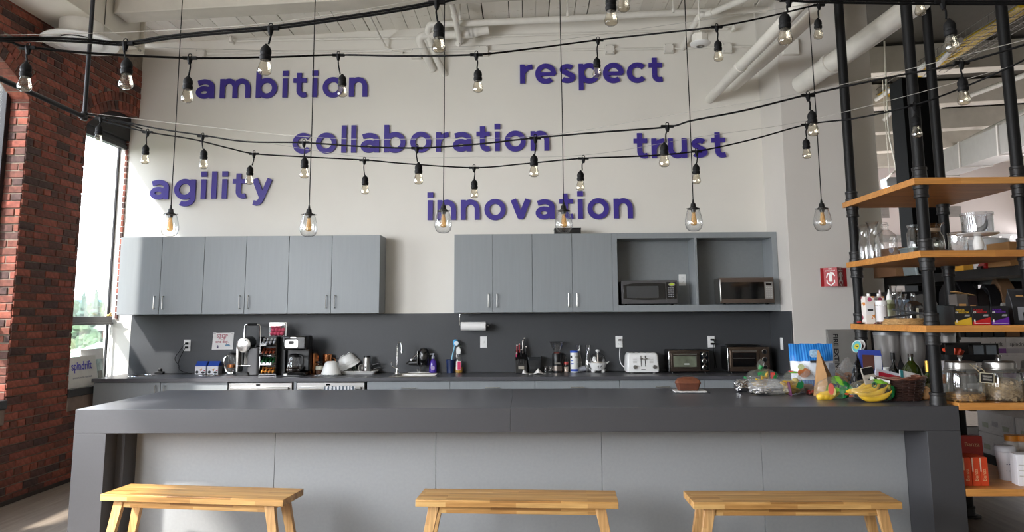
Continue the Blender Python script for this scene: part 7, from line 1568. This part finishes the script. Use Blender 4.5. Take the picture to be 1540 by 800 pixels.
t = stand('metal_jar', 'tall clear glass jar with ribbed sides and glass lid', 'jar', 1441.5, 5.5, Z2); obj('glass', MB().lathe([(0, .002), (.062, .002), (.066, .01), (.064, .15), (.06, .155)], 32), GLASS('bright_jar', 'F4F6F8', .6, .22), t); obj('lid', MB().lathe([(0, .157), (.066, .157), (.068, .168), (.06, .172), (0, .173)], 32), CLEAR, t)
t = stand('cake_stand', 'white footed cake stand on the glassware shelf', 'stand', 1472, 5.35, Z2); obj('plate', MB().lathe([(0, .128), (.1, .130), (.136, .142), (.138, .147), (.12, .142), (0, .14)], 40), WHITEC, t); obj('stem', MB().lathe([(0, .0295), (.03, .0295), (.037, .06), (.036, .085), (.026, .115), (.024, .1275), (0, .1275)], 28), WHITEC, t); obj('foot', MB().lathe([(0, 0), (.062, 0), (.06, .01), (.035, .026), (0, .029)], 32), WHITEC, t); cs = t.location.copy()
t = thing('glass_bowl', 'straight sided clear glass bowl on top of the cake stand', 'bowl', (cs.x+.005, cs.y, cs.z+.1435)); obj('glass', MB().lathe([(0, .002), (.09, .002), (.1, .01), (.102, .13), (.108, .135), (.108, .15), (.104, .15), (.098, .135), (.096, .014), (0, .008)], 36), GLASS('bowl_glass', 'F2F4F6', .55, .12), t); obj('white_ladle', MB().tube(smoothpath([(-.05, 0, .05), (.0, .02, .03), (.05, .0, .05), (.07, 0, .1)], 5), [.006+.012*math.sin(PI*i/15) for i in range(16)], 10), P('grey_ceramic', 'A7A4A2', .3), t)
# --- bottom shelf: pasta boxes, tubs
PO = P('pasta_box_orange', 'D2461F', .5, var=.06, scale=20); PR_ = P('pasta_box_red', 'A8281C', .5, var=.06); PKR = P('pale_window', 'E6C9B0', .5)
t = stand('pasta_box', 'dark red pasta box standing at the back behind the orange boxes', 'box', 1463, 5.42, Z5, rz=R(-8)); obj('carton', MB().b2(-.075, .065, -.03, .03, 0, .268), PR_, t, bev=.0015); txt('lettering', 'Banza', .042, P('print_cream', 'E0B58A', .5), t, (-.004, -.0308, .2)); obj('picture', MB().prism([(-.02, .1), (.045, .1), (.05, .125), (.02, .15), (-.01, .135)], -.0312, -.0302, FRONT), P('pasta_picture', '4A211A', .5, var=.3, scale=40), t)
for k, (px, lb) in enumerate(((1446.5, 'orange pasta box hidden at left by the island end'), (1459.5, 'orange pasta box, middle of the front row on the bottom shelf'), (1471.5, 'orange pasta box, right of the front row on the bottom shelf'))):
    t = stand('pasta_box', lb, 'box', px, 5.16, Z5, rz=R(-2)); obj('carton', MB().b2(-.025, .025, -.075, .075, 0, .182), PO, t, bev=.0015); o = txt('lettering', 'Banza', .034, P('print_cream', ''), t, (.01, -.0756, .07), rot=(PI/2, -PI/2, 0)); obj('pale_edge', MB().b2(-.0245, -.017, -.0762, -.0752, (.09 if k else .1), .18), PKR, t)
TUB = P('tub_white', 'C4C1C4', .4, var=.03)
t = stand('plastic_tub', 'stack of grey white paper tubs on the bottom shelf', 'tub', 1515, 5.28, Z5)
t.scale = (.82, .82, 1); obj('tub', MB().lathe([(0, 0), (.058, 0), (.06, .004), (.076, .185), (0, .185)], 32), TUB, t); obj('rim', MB().lathe([(.074, .185), (.081, .187), (.082, .2), (.075, .215), (.06, .225), (0, .225)], 32), P('tub_rim', 'B4B2B6', .4), t)
for r_ in range(2):
    for k in range(5): obj('print', MB().cyl((-.035+.018*k, -math.sqrt(max(.0001, (.064+.009*r_)**2-(-.035+.018*k)**2))-.0012, .065+.045*r_), (-.035+.018*k, -.05, .065+.045*r_), .004, n=8), P('print_navy_dot', '3A3F63', .5), t)
for px, Y, lb in ((1524, 5.62, 'white jar with orange lid behind the tubs, left'), (1541, 5.6, 'white jar with orange lid behind the tubs, right')):
    t = stand('vitamin_jar', lb, 'jar', px, Y, Z5); obj('jar', MB().lathe([(0, 0), (.045, 0), (.048, .01), (.048, .19), (.04, .2), (0, .2)], 24), P('jar_white', 'D6D2CE', .4), t); obj('lid', MB().lathe([(0, .2005), (.044, .2005), (.044, .24), (0, .24)], 24), P('lid_orange', 'D88A2E', .4), t); obj('label', MB().lathe([(.0485, .03), (.0485, .09)], 24), P('label_peach', 'D2966A', .5), t, smooth=60)
t = stand('tissue_box', 'white carton with grey print at the right edge of the bottom shelf', 'carton', 1541, 5.12, Z5, rz=R(-10)); obj('carton', MB().b2(-.06, .06, -.05, .05, 0, .2), CTW, t, bev=.002)
for k in range(3): obj('print', MB().b2(-.05, .03, -.0512, -.0502, .06+.035*k, .066+.035*k), P('print_grey', ''), t)
# ================================================================== BLACK STORAGE RACK BEHIND
RKX0, RKX1, RKY0, RKY1 = 3.76, 4.66, 5.35, 7.8
t = thing('storage_rack', 'black steel storage rack behind the pipe shelves', 'rack', (RKX0, RKY0, 0)); RB = P('rack_black', '161617', .45, .3)
for z in (.34, 1.84): obj('shelf_board', MB().b2(0, RKX1-RKX0, 0, RKY1-RKY0, z+.03, z+.06), P('rack_board', '3A3028', .7), t); obj('beam', MB().b2(-.02, .0, 0, RKY1-RKY0, z-.01, z+.065), RB, t); obj('beam', MB().b2(RKX1-RKX0, RKX1-RKX0+.02, 0, RKY1-RKY0, z-.01, z+.065), RB, t); obj('end_beam', MB().b2(0, RKX1-RKX0, -.02, 0, z-.01, z+.065), RB, t); obj('end_beam', MB().b2(0, RKX1-RKX0, RKY1-RKY0, RKY1-RKY0+.02, z-.01, z+.065), RB, t)
for x in (-.02, RKX1-RKX0-.03):
    for y in (-.02, RKY1-RKY0-.03): obj('post', MB().b2(x, x+.05, y, y+.05, 0, 1.91), RB, t)
obj('mid_board', MB().b2(0, RKX1-RKX0, 1.15, RKY1-RKY0, .72, .75), P('rack_board', ''), t)
RZ = 1.9006
def rbox(name, label, cat, px0, px1, Y, h, m, d_=.3, z=RZ, rz=0):
    t = stand(name, label, cat, (px0+px1)/2, Y, z, rz); w_ = wd(px0, px1, Y)/2; obj('carton', MB().b2(-w_, w_, -d_/2, d_/2, 0, h), m, t, bev=.003); return t, w_, d_
t, w_, d_ = rbox('cardboard_box', 'brown cardboard box at the far end of the storage rack', 'box', 1330, 1372, 7.45, .28, P('cardboard_dark', '6B4A30', .8, var=.08), .45); obj('edge_flap', MB().b2(-w_, -w_*.1, -d_/2-.004, -d_/2-.0005, 0, .278), P('cardboard_mid', '7E5A3B', .8), t)
t = stand('plastic_bin', 'translucent grey bin beside the brown cardboard box', 'bin', 1377, 7.1, RZ); obj('bin', MB().loft([[Vector((x, y, z)) for x, y in rrect(-a, a, -.12, .12, .02)] for a, z in ((.06, 0), (.085, .25), (.09, .25), (.08, .24), (.055, .005))]), P('bin_grey', '7C8688', .4), t); obj('rim', MB().loft([[Vector((x, y, z)) for x, y in rrect(-.092, .092, -.124, .124, .02)] for z in (.2505, .262)]), P('bin_rim', '8F999B', .4), t)
t, w_, d_ = rbox('drink_case', 'case of white capped bottles in a yellow tray on the rack', 'case', 1439, 1463, 6.6, .065, P('tray_yellow', 'D59A2A', .5), .2)
for k in range(4): obj('bottle', MB().lathe([(0, .066), (.022, .066), (.022, .12), (.012, .135), (.012, .15), (0, .15)], 14, (-w_+.026+.037*k, -.06, 0)), P('bottle_frost', 'C9C4C2', .4), t)
obj('label', MB().b2(.01, w_*.8, -.1015, -.1002, .018, .05), P('print_dark', ''), t)
t = stand('yellow_box', 'yellow flat box lying above the white bottles on the rack', 'box', 1452, 6.75, RZ); obj('carton', MB().b2(-.075, .075, -.06, .1, 0, .19), P('tray_yellow', ''), t, bev=.002); obj('top_edge', MB().b2(-.076, .076, -.062, .1, .1902, .2), P('tray_yellow_dark', 'B98322', .5), t)
t, w_, d_ = rbox('white_carton', 'white carton with violet print on the storage rack', 'carton', 1464, 1492, 6.5, .105, CTW, .2); obj('print', MB().b2(-w_*.7, w_*.2, -d_/2-.0015, -d_/2-.0003, .06, .085), P('print_violet', '6A5AA0', .5), t); q = t.location.copy()
t = thing('white_carton', 'white carton with violet lettering stacked on top of another on the rack', 'carton', (q.x+.02, q.y+.03, q.z+.1054)); obj('carton', MB().b2(-.09, .1, -.09, .09, 0, .08), CTW, t, bev=.002); obj('print', MB().b2(-.05, .08, -.0912, -.0902, .03, .055), P('print_violet', ''), t)
t = stand('red_tote', 'red plastic handled container on the storage rack', 'container', 1490, 6.1, RZ); m = MB(); RD = P('tote_red', 'B3171F', .3)
obj('body', MB().prism([(-.085, 0), (.08, 0), (.08, .13), (.0, .128), (-.05, .075), (-.08, .03)], -.05, .05, FRONT), RD, t, bev=.012); obj('grey_panel', MB().prism([(-.03, .055), (.05, .062), (.052, .1), (.0, .095)], -.0535, -.0495, FRONT), P('panel_pale', ''), t); obj('foot', MB().b2(-.1, -.05, -.03, .03, 0, .02), BLACKP, t)
t, w_, d_ = rbox('cardboard_box', 'tan cardboard box at the near end of the storage rack', 'box', 1501, 1532, 5.85, .185, CARD, .24, rz=R(6)); obj('tape', MB().b2(-.02, .02, -d_/2-.0012, -d_/2-.0002, .0, .185), P('packing_tape', 'B48E60', .4), t)
t, w_, d_ = rbox('cardboard_box', 'second tan cardboard box cut by the right edge of the view', 'box', 1541, 1580, 5.8, .2, CARD, .24)
# cartons below, on the middle board
random.seed(6)
PUR = P('stripe_purple', '7A4590', .5, var=.05); GC = P('case_white', 'CFCBCB', .5, var=.03)
zb = .7506
rows_ = [(.0, 4, .209, 6.75), (.21, 4, .209, 6.75), (.42, 4, .16, 6.75)]
names = ['lower', 'middle', 'upper']
for r_, (dz, n, h, Y) in enumerate(rows_):
    for k in range(n):
        px0 = 1426+k*36-(r_ % 2)*6; t, w_, d_ = rbox('drink_carton_case', 'white drink case with purple stripe, %s layer, %s on the rack' % (names[r_], ['leftmost', 'second from left', 'third from left', 'rightmost'][k]), 'case', px0, px0+35, Y, h, GC, .3, z=zb+dz)
        obj('stripe', MB().b2(-w_+.003, w_-.003, -d_/2-.0014, -d_/2-.0002, .025, .065), PUR if (k+r_) % 2 else P('stripe_grey', 'A49FA6', .5), t)
        if r_ == 2 or k % 2: txt('lettering', 'spindrift', .045, PRK, t, (0, -d_/2-.002, h*.55))
        else: obj('fruit_print', MB().cyl((0, -d_/2-.0014, h*.6), (0, -d_/2-.0002, h*.6), .03, n=16), P('print_lilac', 'A98BB8', .5), t)
for px, lb in ((1498, 'white paper roll in front of the drink cases, left'), (1513, 'white paper roll in front of the drink cases, right')):
    t = stand('paper_roll', lb, 'roll', px, 6.35, zb); obj('roll', MB().lathe([(.018, 0), (.048, 0), (.048, .26), (.018, .26), (.018, 0)], 24), PAPER, t); obj('label', MB().lathe([(.0485, .06), (.0485, .12)], 24), P('label_lilac', 'B7A3C0', .5), t, smooth=60)
# film wrapped cases low on the rack
zl = .4006
for k, (Y, h, lb) in enumerate(((5.72, .17, 'lower film wrapped white case near the end of the rack'), (6.2, .17, 'lower film wrapped white case further along the rack'))):
    for s in range(2):
        t = thing('wrapped_case', lb if s == 0 else lb.replace('lower', 'upper'), 'case', (RKX0+.25, Y, zl+s*(h+.004))); obj('carton', MB().b2(-.24, .26, -.225, .225, 0, h), GC, t, bev=.003)
        for q_ in range(3): obj('print', MB().b2(-.2412, -.2402, -.17+q_*.13, -.09+q_*.13, .04+.02*(q_ % 2), .08+.02*(q_ % 2)), P('stripe_grey', '') if q_ % 2 else P('print_sage', '9DA58A', .5), t)
        obj('film_wrap', MB().b2(-.246, .266, -.231, .231, .001, h+.0015), FILM, t, bev=.006)

t = stand('storage_tub', 'large pale grey tub on the storage rack, behind the cake stand', 'tub', 1489, 6.98, RZ); obj('tub', MB().lathe([(0, 0), (.185, 0), (.19, .01), (.188, .26), (.17, .32), (.0, .345)], 40), P('pale_grey_bowl', 'B4B4B5', .35), t); obj('rim', MB().lathe([(.189, .255), (.194, .255), (.194, .27), (.186, .272)], 40), P('pale_grey_rim', 'A5A5A7', .35), t)
# dark goods on the upper board of the rack
t, w_, d_ = rbox('black_crate', 'tall black bin under the brown cardboard box at the far end of the rack', 'crate', 1332, 1392, 7.4, 1.0, P('crate_black', '121214', .5), .45, z=zb); obj('grip', MB().b2(-.06, .06, -d_/2-.003, -d_/2-.0003, .86, .9), P('crate_dark', '050505', .7), t)
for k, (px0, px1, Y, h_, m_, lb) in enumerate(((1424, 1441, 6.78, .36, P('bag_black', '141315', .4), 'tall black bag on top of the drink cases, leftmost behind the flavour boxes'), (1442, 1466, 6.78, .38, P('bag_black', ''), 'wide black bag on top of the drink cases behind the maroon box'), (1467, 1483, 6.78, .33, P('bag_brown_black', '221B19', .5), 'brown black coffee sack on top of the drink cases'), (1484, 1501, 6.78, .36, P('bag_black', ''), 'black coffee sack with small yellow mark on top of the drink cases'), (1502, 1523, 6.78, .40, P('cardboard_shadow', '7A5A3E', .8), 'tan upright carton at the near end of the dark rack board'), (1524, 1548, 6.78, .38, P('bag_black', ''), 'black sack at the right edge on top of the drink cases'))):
    t = stand('coffee_sack', lb, 'sack', (px0+px1)/2, Y, zb+.42+.16+.0006); w_ = wd(px0, px1, Y)/2; h_ *= 1.3
    obj('sack', MB().loft([[Vector((x, y, z)) for x, y in ((-a, -b), (a, -b), (a, b), (-a, b))] for a, b, z in ((w_*.94, .1, 0), (w_, .11, h_*.4), (w_*.97, .08, h_*.85), (w_*.9, .02, h_))]), m_, t, bev=.004)
    if k in (2, 3): obj('print', MB().box((0, -.113, h_*.42), (.02, .002, .05)), P('print_mustard', '8E7A2A', .5), t)
# ================================================================== OUTSIDE THE WINDOW
GRASS = P('outside_ground', '3F4A2E', .9, var=.3, scale=.3)
struct('ground_outside', MB().b2(-150, -8, -60, 190, -3.7, -3.5), GRASS, 'grassy ground seen through the window')
LEAF = P('tree_leaves', '3A5230', .8, var=.35, scale=1.2, bump=.8, bscale=6); LEAF2 = P('conifer_leaves', '2E4636', .8, var=.35, scale=1.5, bump=.8, bscale=6); LEAF3 = P('yellow_leaves', '566030', .8, var=.3, scale=1.2, bump=.8, bscale=6)
BARK = P('bark', '4C4035', .9)
def blob(mb, c, r, seed, sq=1.0):
    b = bmesh.new(); bmesh.ops.create_icosphere(b, subdivisions=3, radius=1); vs = []
    for v in b.verts:
        n_ = noise.noise(v.co*2.3+Vector((seed, 0, 0)))*.35+noise.noise(v.co*6+Vector((0, seed, 0)))*.22
        p = v.co*(1+n_)*r; vs.append(Vector((p.x, p.y, p.z*sq))+Vector(c))
    mb.add(vs, [[v.index for v in f.verts] for f in b.faces]); b.free()
def tree(px, d, top_py, wpx, mat, label, conifer=False):
    top = atY(px, top_py, d); W = wpx/FPX*d; base = -3.5; Hh = top.z-base
    t = thing('tree', label, 'tree', (top.x, d, base), group='trees outside the window')
    obj('trunk', MB().cyl((0, 0, 0), (0, 0, Hh*.7), W*.07, W*.03, 10), BARK, t)
    m = MB(); rn = random.Random(px)
    if conifer:
        rings = []
        for k in range(44):
            f = k/43; rr = W*.5*(1-f)**.8*(.75+.5*(k % 3)/2)+.02
            rings.append([Vector((math.cos(a)*rr*(1+.45*noise.noise(Vector((math.cos(a)*2, math.sin(a)*2, k*.9+px)))), math.sin(a)*rr*(1+.45*noise.noise(Vector((math.cos(a)*2, 5+math.sin(a)*2, k*.9)))), Hh*(.12+.88*f))) for a in [2*PI*i/18 for i in range(18)]])
        m.loft(rings)
    else:
        for k in range(30):
            a = rn.uniform(0, 6.28); f = rn.random(); rr = W*.40*math.sqrt(max(0, 1-(2*f-1)**2*.9))
            blob(m, (rr*math.cos(a), rr*math.sin(a)*.8, Hh*(.38+.54*f)), W*rn.uniform(.13, .22), k+px)
    obj('foliage', m, mat, t)
tree(127, 34, 438, 44, LEAF2, 'tall pale conifer at the left of the window view', True)
tree(146, 33, 434, 40, LEAF2, 'tall conifer in the middle of the window view', True)
tree(118, 26, 468, 66, LEAF, 'broad green tree low at the left of the window view')
tree(158, 42, 452, 52, LEAF, 'green tree behind the conifers')
tree(176, 60, 456, 46, LEAF3, 'yellow green tree at the right of the window view')
tree(150, 24, 494, 70, LEAF, 'round leafy tree below the sash bar')
tree(100, 22, 486, 60, LEAF3, 'bushy tree low at the left edge of the pane')
tree(112, 46, 447, 60, LEAF, 'broad green tree far behind the conifers, left')
tree(134, 48, 449, 56, LEAF, 'broad green tree far behind the conifers, middle')
tree(163, 50, 451, 50, LEAF3, 'yellow green tree far behind the conifers')
hm = MB(); rows = []
for j in range(2):
    rows.append([Vector((-190+i*6, 150+j*8, -3.5 if j == 0 else 0)) for i in range(40)])
hr = [[Vector((-190+i*6, 140, -3.6)) for i in range(40)], [Vector((-190+i*6, 150, 5.2+1.6*noise.noise(Vector((i*.23, 1, 0)))+.8*noise.noise(Vector((i*.9, 3, 0))))) for i in range(40)], [Vector((-190+i*6, 175, -3.6)) for i in range(40)]]
hm.add([p for r in hr for p in r], [(j*40+i, j*40+i+1, (j+1)*40+i+1, (j+1)*40+i) for j in range(2) for i in range(39)])
struct('hills', hm, P('blue_hills', '35566B', .9, var=.15, scale=.1), 'blue wooded hills on the horizon')
p = atY(179, 505, 30)
t = thing('brick_house', 'brick building with grey roof beyond the trees', 'building', (p.x+.6, 30.5, -3.5))
hz_ = p.z+3.5+.2
obj('wall', MB().b2(-1.6, 3, 0, 3, 0, hz_), P('far_brick', '6A4438', .9, var=.15, scale=6), t); obj('roof', MB().prism([(-1.9, hz_), (3.3, hz_), (3.0, hz_+.45), (-1.5, hz_+.45)], -.3, 3.3, FRONT), P('far_roof', '7A7978', .8), t)
for k in range(3): obj('window', MB().b2(-1.2+k*1.3, -.6+k*1.3, -.03, .02, hz_-1.0, hz_-.3), P('far_window', '3A4248', .2), t)
p = atY(150, 514, 16)
t = thing('canopy_tent', 'pale green peaked canopy roof outside the window', 'canopy', (p.x, 16, -3.5)); hz_ = p.z+3.5
obj('canopy', MB().lathe([(0, hz_), (.9, hz_-.42), (.92, hz_-.62), (.9, hz_-.42)], 4, (0, 0, 0), Matrix.Rotation(R(20), 3, 'Z')), P('canopy_green', '7C9A88', .7), t, smooth=0)
for k in range(4):
    a = k*PI/2+R(20); obj('post', MB().cyl((.85*math.cos(a), .85*math.sin(a), 0), (.85*math.cos(a), .85*math.sin(a), hz_-.45), .03), PIPEW, t)
